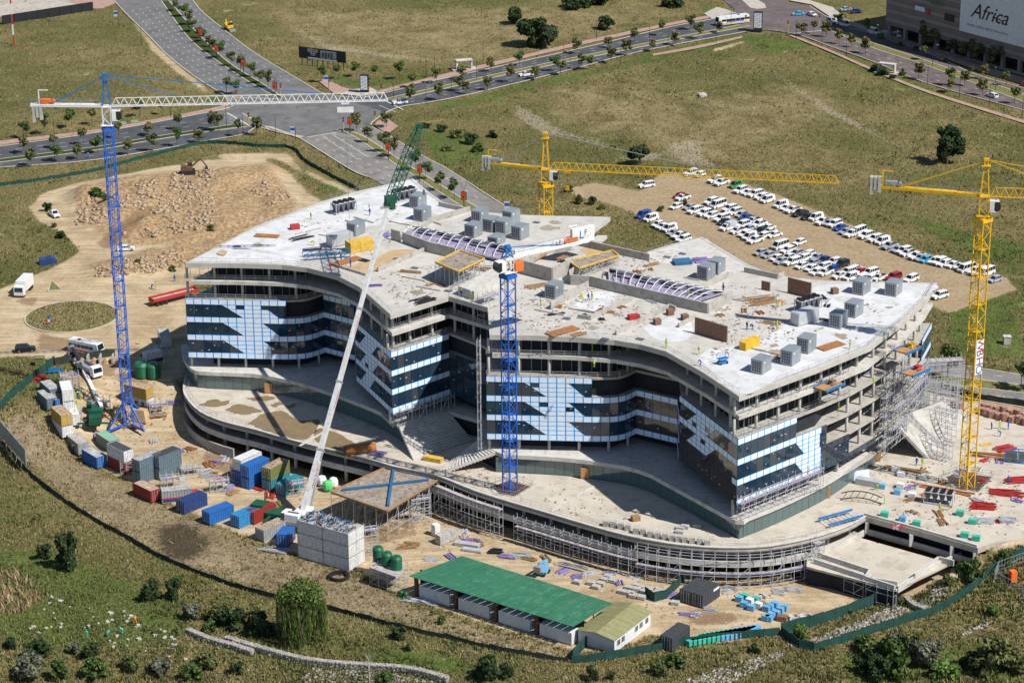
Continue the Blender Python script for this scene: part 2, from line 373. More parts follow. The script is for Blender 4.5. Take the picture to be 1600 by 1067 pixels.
    c = mix(math_('MULTIPLY', mr(mid, 0.66, 0.74), 0.6), c, (0.40, 0.29, 0.16))
    rub = ramp(fine, [(0.35, (0.13, 0.075, 0.036)), (0.5, (0.31, 0.195, 0.095)), (0.66, (0.46, 0.35, 0.22))])
    c = mix(math_('MULTIPLY', edge(attr('rub'), 1.6, 0.45, 0.75), 0.8), c, rub)
    c = mix(math_('MULTIPLY', edge(attr('burn'), 2.6, 0.45, 0.75, fine), 0.85), c, (0.045, 0.032, 0.022))
    c = mix(math_('MULTIPLY', edge(attr('damp'), 1.0, 0.4, 0.6, fine), 0.6), c, (0.17, 0.10, 0.05))
    c = mix(math_('MULTIPLY', edge(attr('pale'), 1.6, 0.5, 0.8, fine), 0.6), c, (0.40, 0.34, 0.25))
    L.new(c, b.inputs['Base Color'])
    bp = N.new('ShaderNodeBump'); bp.inputs['Strength'].default_value = 0.9; bp.inputs['Distance'].default_value = 0.5
    h = math_('MULTIPLY', noise(1.9, 2, 0.75), math_('SUBTRACT', 1.0, math_('MULTIPLY', attr('dirt'), 0.75))); L.new(h, bp.inputs['Height']); L.new(bp.outputs[0], b.inputs['Normal'])
    return m
me.materials.append(ground_mat())
struct(obj('ground', me))
def zterr(x, y):
    """height of the ground sheet as built"""
    i = int(np.clip(np.searchsorted(gx, x) - 1, 0, nx - 2)); j = int(np.clip(np.searchsorted(gy, y) - 1, 0, ny - 2))
    u = (x - gx[i]) / (gx[i + 1] - gx[i]); v = (y - gy[j]) / (gy[j + 1] - gy[j])
    return float((Zb[j, i] * (1 - u) + Zb[j, i + 1] * u) * (1 - v) + (Zb[j + 1, i] * (1 - u) + Zb[j + 1, i + 1] * u) * v)
def GT(px, py):
    z = 0.0
    for _ in range(14):
        p = P(px, py, z); z = 0.5 * z + 0.5 * zterr(p.x, p.y)
    p = P(px, py, z); return Vector((p.x, p.y, zterr(p.x, p.y)))

# ================================================================== ROADS
def asphalt(name, c):
    return mat(name, c, 0.9, var=0.22, scale=0.13, bump=0.15, bscale=6, spec=0.2, c2=tuple(k * 0.72 for k in c), amt=0.38)
asphalt('asphalt_grey', (0.150, 0.148, 0.145)); asphalt('asphalt_dark', (0.080, 0.082, 0.090)); asphalt('asphalt_plum', (0.135, 0.108, 0.105)); asphalt('asphalt_light', (0.21, 0.195, 0.18))
mat('kerb', (0.46, 0.42, 0.34), 0.9, var=0.15, scale=1.0); mat('road_paint', (0.62, 0.62, 0.60), 0.8, var=0.25, scale=1.2, c2=(0.3, 0.3, 0.29), amt=0.35)
mat('road_paint_yellow', (0.60, 0.43, 0.10), 0.8, var=0.25, scale=1.2)
mat('paver_pink', (0.36, 0.235, 0.185), 0.9, var=0.18, scale=0.5, bump=0.2, bscale=8); mat('paver_pale', (0.42, 0.375, 0.32), 0.9, var=0.15, scale=0.4)
mat('verge', (0.13, 0.135, 0.045), 0.95, var=0.4, scale=1.4, bump=0.6, bscale=6, c2=(0.26, 0.21, 0.10), amt=0.5, spec=0.1)
mat('hedge_strip', (0.045, 0.065, 0.018), 0.95, var=0.5, scale=1.8, bump=1.0, bscale=5, spec=0.1)
def sheet(name, pts, z, m, t=0.0):
    b = MB(); q = [Vector((p.x, p.y, 0)) for p in pts]
    if t: b.prism(q, z - t, z)
    else: b.prism(q, z - 0.06, z)
    return struct(b.build(name, m))
def strip(l, r, z=0.0): return poly(l, z) + poly(r[::-1], z)
aveNW_l = [(172, -6), (195, 20), (228, 52), (262, 87), (300, 117), (330, 137), (352, 150)]
aveNW_r = [(292, -14), (312, 15), (350, 47), (400, 85), (462, 122), (500, 145)]
sheet('avenue_road', strip(aveNW_l, aveNW_r), 0.030, 'asphalt_grey')
crW_n = [(-60, 238), (0, 229), (155, 207), (325, 176), (365, 166)]; crW_s = [(-60, 271), (0, 262), (150, 250), (325, 220), (380, 210), (400, 198)]
sheet('cross_road', strip(crW_n, crW_s), 0.034, 'asphalt_dark')
XI = [(325, 176), (365, 166), (352, 150), (440, 138), (500, 145), (525, 151), (560, 152), (582, 150), (632, 165), (612, 172), (590, 185), (578, 197), (545, 207), (468, 216), (455, 212), (430, 206), (400, 198), (345, 205)]
sheet('road_junction', poly(XI), 0.038, 'asphalt_grey')
crE_n = [(525, 152), (580, 150), (662, 130), (800, 100), (925, 72), (1050, 42), (1110, 31), (1150, 20)]; crE_s = [(600, 175), (632, 166), (700, 155), (800, 132), (900, 107), (975, 87), (1050, 71), (1165, 50)]
sheet('cross_road', strip(crE_n, crE_s), 0.042, 'asphalt_dark')
aSE_l = [p for p in catmull(poly([(468, 216), (547, 265), (595, 287), (700, 352), (1000, 510), (1465, 613), (1700, 650)]), 5)]
aSE_r = [p for p in catmull(poly([(578, 197), (607, 212), (662, 245), (700, 265), (800, 329), (1100, 478), (1462, 563), (1700, 600)]), 5)]
sheet('avenue_road', aSE_l + aSE_r[::-1], 0.046, 'asphalt_light')
rC_s = [(1200, 47), (1247, 55), (1300, 74), (1362, 96), (1450, 131), (1600, 173), (1680, 197)]; rC_n = [(1215, -14), (1230, 5), (1265, 10), (1310, 37), (1350, 50), (1400, 66), (1450, 83), (1525, 117), (1600, 138), (1680, 160)]
sheet('mall_road', poly([(1112, -14), (1148, 15), (1142, 36), (1165, 51)]) + poly(rC_s) + poly(rC_n[::-1]), 0.050, 'asphalt_plum')
sheet('paved_yard', poly([(146, 14), (160, 14), (183, 4), (172, -6), (285, -10), (290, -18), (90, -18), (110, 5)]), 0.026, 'paver_pink')
# medians and pavements: raised 0.13 m with a kerb of their own
def kerb_line(name, pts, w=0.35, z=0.15, m='kerb'):
    b = MB(); pts = [Vector((p.x, p.y, 0)) for p in pts]; n = len(pts); L = []; Rr = []
    for i in range(n):
        d = pts[min(i + 1, n - 1)] - pts[max(i - 1, 0)]; nn = Vector((-d.y, d.x, 0)).normalized() * (w / 2); L.append(pts[i] + nn); Rr.append(pts[i] - nn)
    vs = [(p.x, p.y, 0.0) for p in L] + [(p.x, p.y, 0.0) for p in Rr] + [(p.x, p.y, z) for p in L] + [(p.x, p.y, z) for p in Rr]; fs = []
    for i in range(n - 1): fs += [(2 * n + i, 3 * n + i, 3 * n + i + 1, 2 * n + i + 1), (i, 2 * n + i, 2 * n + i + 1, i + 1), (n + i, n + i + 1, 3 * n + i + 1, 3 * n + i)]
    b.add(vs, fs); return struct(b.build(name, m))
def dense(px, n=5): return catmull(poly(px), n)
def median(l, r, m, name='median'):
    L, Q = dense(l), dense(r)
    sheet(name, L + Q[::-1], 0.13, m, 0.12); kerb_line('kerb', L); kerb_line('kerb', Q)
median([(252, 2), (295, 60), (345, 100), (400, 135), (433, 153)], [(264, 2), (310, 54), (357, 98), (414, 134), (440, 152)], 'hedge_strip')
median([(-40, 255), (0, 249), (150, 230), (225, 217), (325, 201), (362, 195.5)], [(-40, 259.5), (0, 254), (150, 235), (225, 222), (325, 206), (394, 197)], 'hedge_strip')
median([(600, 155.5), (700, 133), (800, 111), (925, 85), (1050, 60), (1155, 40)], [(612, 158), (700, 138), (800, 115.5), (925, 89.5), (1050, 64.5), (1172, 41)], 'verge')
median([(533, 203), (560, 218), (615, 255), (650, 277), (720, 322), (800, 370)], [(540, 203), (572, 216), (632, 255), (668, 277), (738, 320), (830, 372)], 'verge')
median([(1300, 44), (1362, 67), (1440, 93), (1600, 148), (1660, 168)], [(1297, 48), (1362, 75), (1450, 104), (1600, 160), (1660, 180)], 'verge')
median([(1300, 552), (1460, 583), (1600, 602.5), (1700, 617)], [(1300, 562), (1462, 597), (1600, 614.5), (1700, 630)], 'verge')
sheet('traffic_island', poly([(1152, -6), (1172, 13), (1182, 15), (1197, 13), (1195, 7), (1165, -10)]), 0.14, 'paver_pale', 0.12)
for e in (aveNW_l, aveNW_r, crW_n, crW_s, crE_n[2:], crE_s[1:], rC_s, rC_n[2:], [(500, 145), (525, 151), (560, 153), (582, 150), (640, 136)], [(400, 198), (430, 206), (455, 212), (468, 216), (547, 265), (575, 277)], [(632, 166), (612, 172), (590, 185), (580, 197), (607, 212), (662, 245), (700, 265), (760, 304), (800, 329)], [(325, 176), (362, 167), (352, 150)]):
    kerb_line('kerb', dense(e, 4))
kerb_line('kerb', aSE_r[-12:]); kerb_line('kerb', aSE_l[-12:])
def pave(name, l, r, m, z=0.14): sheet(name, dense(l) + dense(r)[::-1], z, m, 0.12)
pave('pavement', [(-60, 235), (0, 221), (152, 203), (325, 171), (352, 163)], [(-60, 243), (0, 227.5), (152, 206.5), (325, 175), (358, 166)], 'paver_pink')
pave('pavement', [(590, 143), (640, 130), (700, 115), (800, 91), (925, 62), (1050, 36), (1108, 25)], [(590, 147), (640, 134), (700, 121), (800, 96), (925, 67), (1050, 40), (1108, 29)], 'paver_pink')
pave('footpath', [(1232, 53), (1300, 80), (1362, 107), (1450, 142), (1600, 189), (1680, 214)], [(1232, 56), (1300, 83.5), (1362, 111), (1450, 146), (1600, 193.5), (1680, 219)], 'paver_pink')
pave('footpath', [(1020, 85), (1090, 72), (1160, 57)], [(1020, 88), (1090, 76), (1160, 60)], 'paver_pink')
pave('pavement', [(1318, 30), (1370, 48), (1415, 62), (1500, 92), (1578, 116), (1680, 143)], [(1312, 36), (1365, 53), (1405, 65.5), (1495, 99), (1560, 121), (1680, 155)], 'paver_pink')
for i, q in enumerate(([(497, 127), (508, 124), (535, 137), (550, 141), (540, 146), (522, 147)], [(590, 190), (605, 186), (622, 198), (606, 210), (584, 197)], [(545, 141), (580, 138), (590, 143), (582, 149), (560, 151), (535, 148)], [(1100, 22), (1120, 12), (1136, 16), (1146, 20), (1112, 30)], [(1240, -6), (1300, 12), (1318, 26), (1306, 33), (1268, 8), (1235, 2)], [(455, 210), (475, 214), (466, 216), (430, 204), (410, 197), (425, 199)])):
    sheet('corner_paving', poly(q), 0.145 + 0.004 * i, ('paver_pink', 'paver_pink', 'paver_pale', 'paver_pale', 'paver_pale', 'paver_pale')[i], 0.12)
# lane markings
def lerp2(a, b, t): return [(p[0] + (q[0] - p[0]) * t, p[1] + (q[1] - p[1]) * t) for p, q in zip(a, b)]
def dashes(name, line, z, on=3.0, off=5.0, w=0.16, m='road_paint'):
    pts = resample([Vector((p.x, p.y, 0)) for p in line], 0.5); b = MB(); k = 0; per = int((on + off) / 0.5); no = int(on / 0.5)
    while k + no < len(pts):
        a, c = pts[k], pts[k + no]; d = (c - a).normalized(); n_ = Vector((-d.y, d.x, 0)) * (w / 2)
        b.quad((a - n_).to_tuple()[:2] + (z,), (c - n_).to_tuple()[:2] + (z,), (c + n_).to_tuple()[:2] + (z,), (a + n_).to_tuple()[:2] + (z,)); k += per
    return struct(b.build(name, m))
L1 = [(195, 20), (262, 87), (330, 137), (352, 150)]; L2 = [(250, 6), (295, 60), (345, 100), (400, 135)]
for t in (0.22, 0.42, 0.62, 0.82): dashes('lane_marking', dense(lerp2(L1, L2, t)), 0.036, 2, 4, 0.14)
L1 = [(270, 4), (316, 54), (362, 98), (418, 133)]; L2 = [(310, 12), (360, 55), (410, 92), (470, 127)]
for t in (0.35, 0.7): dashes('lane_marking', dense(lerp2(L1, L2, t)), 0.036, 2, 5, 0.14)
for L1, L2, z, ts in (([(-40, 240), (0, 231), (155, 209), (325, 178)], [(-40, 254), (0, 248), (150, 229), (325, 200)], 0.040, (0.33, 0.66)), ([(-40, 260), (0, 254), (150, 236), (325, 207)], [(-40, 268), (0, 261), (150, 249), (325, 219)], 0.040, (0.5,)),
                      ([(640, 137), (800, 101), (925, 73), (1050, 43), (1100, 34)], [(640, 147), (800, 110.5), (925, 84.5), (1050, 59.5), (1110, 49)], 0.048, (0.33, 0.66)), ([(640, 151), (800, 116), (925, 90), (1050, 65), (1110, 54)], [(640, 164), (800, 131), (925, 102), (1050, 70.5), (1110, 61)], 0.048, (0.35, 0.7)),
                      ([(1320, 58), (1362, 76), (1450, 105), (1600, 161)], [(1320, 80), (1362, 95), (1450, 130), (1600, 172)], 0.056, (0.33, 0.66)), ([(480, 222), (547, 264), (595, 286)], [(535, 205), (614, 256), (648, 277)], 0.052, (0.25, 0.5, 0.75)), ([(545, 204), (632, 254), (668, 276), (738, 319)], [(580, 199), (662, 246), (700, 266), (770, 310)], 0.052, (0.5,)),
                      ([(1462, 565), (1600, 585)], [(1462, 582), (1600, 601)], 0.052, (0.5,)), ([(1462, 598), (1600, 616)], [(1465, 612), (1600, 633)], 0.052, (0.5,))):
    for t in ts: dashes('lane_marking', dense(lerp2(L1, L2, t)), z, 2.2, 4.5, 0.15)
def solid(pts, z, w=0.3, m='road_paint'):
    b = MB(); pts = poly(pts)
    for a, c in zip(pts[:-1], pts[1:]):
        d = (c - a).normalized(); n_ = Vector((-d.y, d.x, 0)) * (w / 2)
        b.quad(*[(q.x, q.y, z) for q in (a - n_, c - n_, c + n_, a + n_)])
    return struct(b.build('stop_line', m))
for pts, w in (([(355, 177), (390, 197)], 0.45), ([(378, 177), (425, 205)], 0.25), ([(480, 215), (533, 206)], 0.35), ([(600, 157), (630, 172)], 0.4), ([(592, 165), (618, 176)], 0.2), ([(352, 152), (435, 155)], 0.3), ([(445, 150), (492, 147)], 0.3), ([(1240, 53), (1296, 47)], 0.4)): solid(pts, 0.060, w)
for pts in ([(503, 213), (560, 250)], [(518, 210), (575, 246)], [(356, 191), (378, 193)], [(358, 186), (376, 187)]): solid(pts, 0.052, 0.16)
# ================================================================== THE OFFICE BUILDING
mat('concrete', (0.40, 0.375, 0.335), 0.9, var=0.14, scale=0.35, bump=0.12, bscale=3, c2=(0.27, 0.25, 0.22), amt=0.35)
mat('concrete_pale', (0.52, 0.50, 0.46), 0.9, var=0.12, scale=0.3, c2=(0.40, 0.37, 0.32), amt=0.4)
mat('deck', (0.49, 0.44, 0.365), 0.92, var=0.12, scale=0.16, c2=(0.40, 0.345, 0.27), amt=0.45)
mat('deck_wet', (0.215, 0.155, 0.085), 0.55, var=0.12, scale=0.5)
mat('roof_screed', (0.475, 0.45, 0.405), 0.9, var=0.10, scale=0.22, c2=(0.40, 0.38, 0.345), amt=0.4)
mat('roof_white', (0.575, 0.58, 0.58), 0.85, var=0.10, scale=0.22, c2=(0.48, 0.47, 0.45), amt=0.5)
mat('sand_fill', (0.44, 0.315, 0.17), 0.95, var=0.15, scale=0.6, bump=0.3)
mat('painted_inner_shade', (0.022, 0.025, 0.032), 0.9, var=0.2, scale=0.4)  # near-black base colour: the shade of interiors is put into the walls
mat('brick', (0.21, 0.115, 0.08), 0.9, var=0.3, scale=2.5, bump=0.4, bscale=9)
mat('steel_rail', (0.42, 0.43, 0.44), 0.5, metal=0.6, var=0.1); mat('rust_sheet', (0.33, 0.135, 0.045), 0.9, var=0.25, scale=1.5)
mat('film', (0.72, 0.82, 0.95), 0.35, var=0.10, scale=1.6, spec=0.6); mat('blue_tape', (0.020, 0.27, 0.62), 0.5, var=0.1)
def glass_mat(name, c, metal=0.0, rough=0.04, spec=1.0):
    m, N, L, b = new_mat(name); b.inputs['Base Color'].default_value = (*c, 1); b.inputs['Roughness'].default_value = rough; b.inputs['Specular IOR Level'].default_value = spec; b.inputs['Metallic'].default_value = metal
    geo = N.new('ShaderNodeNewGeometry'); n = N.new('ShaderNodeTexNoise'); n.inputs['Scale'].default_value = 0.35; n.inputs['Detail'].default_value = 2; L.new(geo.outputs['Position'], n.inputs['Vector'])
    bp = N.new('ShaderNodeBump'); bp.inputs['Strength'].default_value = 0.06; bp.inputs['Distance'].default_value = 0.2; L.new(n.outputs['Fac'], bp.inputs['Height']); L.new(bp.outputs[0], b.inputs['Normal'])
glass_mat('glass_dark', (0.014, 0.034, 0.058), spec=0.8); glass_mat('glass_teal', (0.075, 0.125, 0.125), 0.0, 0.06)
glass_mat('glass_blue', (0.022, 0.042, 0.065), spec=0.8); glass_mat('glass_haze', (0.05, 0.06, 0.068), 0, .22, .7); glass_mat('glass_ground_reflect', (0.040, 0.036, 0.032), spec=0.9)  # last one: brown reflection of the ground put into the glass colour
mat('mullion', (0.035, 0.04, 0.045), 0.5, metal=0.3)
FL = [4.0, 7.8, 11.9, 16.0, 20.1, 24.35, 28.6]          # podium roof, bands D C B A, open slab, roof
BLD = thing('office_building', 'curved glass office block under construction with white film panels and concrete roof', 'building', (0, 470, 0))
def bpart(b, name, m, parent=None, smooth=False): return b.build(name, m, parent or BLD, world=True, smooth=smooth)
V2 = lambda *p: Vector((p[0], p[1], 0))
W1 = [V2(-70.6, 496.1), V2(-49.2, 494.2)] ; W1c = catmull([V2(-55, 494.7), V2(-49.2, 494.2), V2(-44.4, 494.9), V2(-40.9, 498.3)], 4)[4:]
S1 = [W1[0]] + W1c
S2 = [V2(-40.9, 498.3), V2(-34.0, 493.2)]; S2b = [V2(-34.0, 493.2), V2(-33.0, 481.0)]
S3 = [V2(-33.0, 481.0), V2(-24.7, 462.3)]; S4 = [V2(-24.7, 462.3), V2(-13.1, 472.9)]
S5 = [V2(-13.1, 472.9), V2(-5.6, 464.5), V2(-5.2, 448.5)]
S6 = [V2(-5.2, 448.5)] + catmull([V2(10, 447.2), V2(16.5, 446.7), V2(21.4, 447.2), V2(24.7, 450.6)], 4)[4:]
S7 = [V2(24.7, 450.6), V2(32.6, 445.3)]; S7b = [V2(32.6, 445.3), V2(32.4, 437.2)]
S8 = [V2(32.4, 437.2), V2(41.6, 415.0)]; S9 = [V2(41.6, 415.0), V2(58.7, 430.1), V2(65.5, 436.8)]
S10 = [V2(65.5, 436.8), V2(72.0, 444.9), V2(78.0, 454.4), V2(84.0, 466.5), V2(87.6, 476.6)]
BACK = [P(a, b, 28.6) for a, b in ((1464, 442), (1297, 439), (1230, 432), (1200, 426), (1170, 414), (1125, 387), (1097, 370), (1005, 397), (905, 378), (915, 368), (954, 339), (850, 337), (800, 335), (735, 329), (700, 321), (675, 304), (645, 279), (557, 299), (505, 314), (400, 353))]
BACK = [V2(p.x, p.y) for p in BACK]
ROOF = poly([(290, 411), (360, 411.5), (400, 412.5), (440, 414), (480, 418.5), (525, 430), (562, 449), (610, 491.5), (701, 463), (762, 480.5), (765, 523), (830, 524), (900, 527), (960, 531.5), (1000, 538), (1040, 549), (1100, 583), (1155, 619.5), (1215, 598), (1275, 576), (1360, 541), (1375, 529), (1412, 502), (1450, 464.5), (1464, 442)], 28.6)
ROOF = [V2(p.x, p.y) for p in ROOF] + BACK[1:]
FRONT = S1 + S2[1:] + S2b[1:] + S3[1:] + S4[1:] + S5[1:] + S6[1:] + S7[1:] + S7b[1:] + S8[1:] + S9[1:] + S10[1:]
def inset(pts, d):
    n = len(pts); out = []; A = sum(pts[i].x * pts[(i + 1) % n].y - pts[(i + 1) % n].x * pts[i].y for i in range(n)); sg = 1 if A > 0 else -1
    for i in range(n):
        a, b, c = pts[i - 1], pts[i], pts[(i + 1) % n]; d1 = (b - a).normalized(); d2 = (c - b).normalized()
        n1 = Vector((-d1.y, d1.x, 0)) * sg; n2 = Vector((-d2.y, d2.x, 0)) * sg; k = n1 + n2
        k = k / max(0.35, k.length_squared / 2) if k.length > 1e-6 else n1
        out.append(b + k * d)
    return out
FOOT = FRONT + [q + (V2(0, 480) - q).normalized() * 1.2 for q in BACK[1:]]
slabs = []
for z, t in ((4.0, 0.7), (7.8, 0.45), (11.9, 0.45), (16.0, 0.45), (20.1, 0.5)):
    b = MB(); b.prism(inset(FOOT, 0.28), z - t, z - 0.02); slabs.append(bpart(b, 'floor_slab', 'concrete'))
# the open slab with its curved edge and the roof
b = MB(); b.prism(inset(ROOF, 0.5), 23.55, 24.35); bpart(b, 'floor_slab', 'concrete_pale')
b = MB(); b.prism(ROOF, 27.55, 28.6); roof = bpart(b, 'roof', 'roof_screed')
# blocks behind the open floors, coloured near-black as the shade of rooms
b = MB(); b.prism(inset(FOOT, 3.4), 20.1, 27.5); bpart(b, 'inner_wall', 'painted_inner_shade')
b = MB(); b.prism(inset(FOOT, 3.0), 4.0, 7.4); bpart(b, 'inner_wall', 'painted_inner_shade')
b = MB(); w_, w2_ = inset(FOOT, 1.2), inset(FOOT, 5.0); n0 = len(FRONT); w_[n0 - 5:n0] = w2_[n0 - 5:n0]; b.prism(w_, 7.8, 20.05); bpart(b, 'inner_wall', 'painted_inner_shade')
# ---------- glazing bays: pane, spandrel film panel, film over the panes
def bays(path, step):
    L = sum((q - p).length for p, q in zip(path[:-1], path[1:])); n = max(1, round(L / step)); out = []; us = [L * i / n for i in range(n + 1)]
    def at(u):
        for p, q in zip(path[:-1], path[1:]):
            l = (q - p).length
            if u <= l + 1e-6: return p + (q - p) * (u / l)
            u -= l
        return path[-1]
    return [(at(us[i]), at(us[i + 1]), us[i], us[i + 1]) for i in range(n)], L
PANES = []; FILMS = []
def clip(poly_, f):
    out = []
    for i in range(len(poly_)):
        a, b_ = poly_[i], poly_[(i + 1) % len(poly_)]; fa, fb = f(a), f(b_)
        if fa >= 0: out.append(a)
        if (fa >= 0) != (fb >= 0): t = fa / (fa - fb); out.append((a[0] + (b_[0] - a[0]) * t, a[1] + (b_[1] - a[1]) * t))
    return out
def facade(path, bands, films=None, step=1.8, glass='glass_dark', glass_to=None, film_rng=None):
    """bands: {level index: (u0, u1)} for spandrel film; films: {level: (top0, top1, bot0, bot1)}; level k strip runs from FL[k]-1.25 down to FL[k-1]"""
    bs, L = bays(path, step)
    for a, c, u0, u1 in bs:
        um = (u0 + u1) / 2
        for k in (4, 3, 2, 1):
            if glass_to and um > glass_to.get(k, 1e9): continue
            zt = FL[k]
            if k in bands and bands[k][0] <= um <= bands[k][1]: FILMS.append((a, c, [(0, 0), (1, 0), (1, 1), (0, 1)], zt - 1.25, zt, 0))
            else: PANES.append((a, c, zt - 1.22, zt, glass))
            if k == 1: continue
            z0, z1 = FL[k - 1], zt - 1.25
            PANES.append((a, c, z0 + 0.02, z1 - 0.02, glass))
            if films and k in films:
                t0, t1, b0, b1 = films[k]; rows = 3; h = (z1 - z0) / rows
                for r in range(rows):
                    pl = [(u0, r / rows), (u1, r / rows), (u1, (r + 1) / rows), (u0, (r + 1) / rows)]
                    pl = clip(pl, lambda p: p[0] - (b0 + (t0 - b0) * p[1])); 
                    if len(pl) >= 3: pl = clip(pl, lambda p: (b1 + (t1 - b1) * p[1]) - p[0])
                    if len(pl) >= 3:
                        pl = [((p[0] - u0) / (u1 - u0), p[1] * rows - r) for p in pl]
                        if abs(sum(pl[i][0] * pl[(i + 1) % len(pl)][1] - pl[(i + 1) % len(pl)][0] * pl[i][1] for i in range(len(pl)))) > 0.06: FILMS.append((a, c, pl, z0 + r * h, z0 + (r + 1) * h, 1))
allb = {4: (0, 99), 3: (0, 99), 2: (0, 99), 1: (0, 99)}
fl = {k: (8.0, 16.8, 12.5, 20.5) for k in (4, 3, 2)}
facade(S1, {4: (0, 21.4), 3: (0, 99), 2: (0, 99), 1: (0, 99)}, fl, glass_to={4: 21.4})
facade(S2, allb); facade(S2b, {3: (0, 99), 2: (0, 99), 1: (0, 99)})
facade(S3, allb, {4: (6.1, 13.2, 2.7, 9.8), 3: (6.1, 13.2, 2.7, 9.8), 2: (6.1, 11.0, 2.7, 8.0)})
facade(S4, allb, glass='glass_dark'); facade(S5, {}, step=2.2, glass_to={4: 0})
facade(S6, {4: (0, 21.6), 3: (0, 99), 2: (0, 99), 1: (0, 99)}, {k: (7.6, 16.4, 11.9, 19.6) for k in (4, 3, 2)}, glass_to={4: 21.6})
facade(S7, {3: (0, 99), 2: (0, 99), 1: (0, 99)}, glass_to={4: -1}, glass='glass_ground_reflect'); facade(S7b, {3: (0, 99), 2: (0, 99), 1: (0, 99)}, glass_to={4: -1})
facade(S8, {4: (0, 99), 3: (0, 99), 2: (22, 99)}, {4: (7.2, 15.6, 3.1, 11.5), 3: (7.2, 15.6, 3.1, 11.5)}, glass='glass_ground_reflect')
facade(S9, {4: (0, 16), 3: (0, 23), 2: (0, 23.5), 1: (0, 23.5)}, {3: (16, 23, 18.5, 23), 2: (16, 23.5, 18.5, 23.5)}, glass_to={4: 16, 3: 25})
facade(S10[:2], {}, glass_to={4: -1, 3: -1, 2: -1}); facade(S10[3:], {4: (0, 99), 3: (0, 99), 2: (0, 99)}, step=1.9)
def bay_frame(a, c, z0, z1, out):
    d = c - a; n = Vector((d.y, -d.x, 0)).normalized(); o = a + n * out; return Vector((o.x, o.y, z0)), d, z1 - z0, n
def pane_geo(b, a, c, z0, z1, out, th=0.05):
    o, d, h, n = bay_frame(a, c, z0, z1, out); g = 0.03; e = d.normalized() * g; up = Vector((0, 0, h))
    t1, t2 = (n * random.uniform(-.012, .035) for _ in range(2)); q = [o + e + t1, o + d - e + t2, o + d - e + up, o + e + up]; b.add(q + [p - n * th for p in q], [(0, 1, 2, 3), (4, 7, 6, 5), (0, 4, 5, 1), (1, 5, 6, 2), (2, 6, 7, 3), (3, 7, 4, 0)])
def film_geo(b, a, c, pl, z0, z1):
    o, d, h, n = bay_frame(a, c, z0, z1, 0.07); up = Vector((0, 0, h)); L = d.length
    q = [o + d * p[0] + up * p[1] for p in pl]; cen = sum(q, Vector()) / len(q)
    def ins(i):
        v = cen - q[i]; return q[i] + v.normalized() * min(0.13, v.length * 0.35)
    inn = [ins(i) + n * 0.015 for i in range(len(q))]; k = len(q)
    b.cur = 0; b.add(inn, [tuple(range(k))]); b.cur = 1; b.add(q + inn, [(i, (i + 1) % k, k + (i + 1) % k, k + i) for i in range(k)])
    bk = [p - n * 0.05 for p in q]; b.add(q + bk, [(k + i, k + (i + 1) % k, (i + 1) % k, i) for i in range(k)])
def size_key(it): return it[0].y      # nearest bays show largest
rest = {}
for i, it in enumerate(sorted(PANES, key=size_key)):
    a, c, z0, z1, g = it
    if g == 'glass_dark': g = random.choice(('glass_dark', 'glass_dark', 'glass_dark', 'glass_blue', 'glass_blue', 'glass_haze'))
    if i < 300: b = MB(); pane_geo(b, a, c, z0, z1, 0.0); bpart(b, 'glass_pane', g)
    else: pane_geo(rest.setdefault(g, MB()), a, c, z0, z1, 0.0)
for g, b in rest.items(): stuff(bpart(b, 'glazing', g))
b2 = MB()
for i, it in enumerate(sorted(FILMS, key=lambda t: (t[5], t[0].y))):
    if it[5] and random.random() < .03: continue
    if i < 300: b = MB(); film_geo(b, *it[:5]); bpart(b, 'film_panel', ['film', 'blue_tape'])
    else: film_geo(b2, *it[:5])
stuff(bpart(b2, 'film_panels', ['film', 'blue_tape']))
b3 = MB()
for it in random.sample(PANES, 260):
    a, c, z0, z1, g = it
    if z1 - z0 > 2:
        o, d, h, n = bay_frame(a, c, z0, z1, .05); f, l, k = random.uniform(.1, .6), random.uniform(.08, .3), random.uniform(.1, .9); p = o + d * f + Vector((0, 0, h * k)); b3.quad(p, p + d * l, p + d * l + Vector((0, 0, .12)), p + Vector((0, 0, .12)))
stuff(bpart(b3, 'pane_sticker', 'text_sticker' if 'text_sticker' in MATS else mat('text_sticker', (.7, .72, .74), .6)))
# ---------- columns and guard rails of the two open floors
colm = MB(); colm.tube((0, 0, 0), (0, 0, 1), 0.3, n=10); colme = colm.mesh('column', 'concrete_pale', True)
def along(path, step, off=0.0, u0=0.0):
    L = sum((q - p).length for p, q in zip(path[:-1], path[1:])); r = []; u = u0
    while u <= L:
        v = u
        for p, q in zip(path[:-1], path[1:]):
            l = (q - p).length
            if v <= l: d = (q - p).normalized(); r.append(p + d * v + Vector((-d.y, d.x, 0)) * off); break
            v -= l
        u += step
    return r
def columns(path, z0, z1, step, off, u0=0.4):
    for p in along(path, step, off, u0): obj('column', colme, BLD, (p.x, p.y - 470, z0), 0, (1, 1, z1 - z0))
FR_all = [S1 + S2[1:], S3, S4, S5[:2], S6 + S7[1:], S8, S9 + S10[1:]]
for path in FR_all:
    columns(path, 24.35, 27.56, 6.0, 1.4); columns(path, 20.1, 23.56, 6.0, 1.4); b = MB(); [b.bar((p.x, p.y, z + .02), (p.x, p.y, z + 3.2), .08) for z in (20.1, 24.35) for p in along(path, 2.0, 2.9, .8)]; stuff(bpart(b, 'partition_stud', 'steel_rail'))
for path in (S1, S4, S6, S9): columns(path, 4.0, 7.36, 6.0, 1.2)
for z0, z1 in ((7.8, 11.46), (11.9, 15.56), (16.0, 19.62)): columns(S10, z0, z1, 5.0, 1.0)
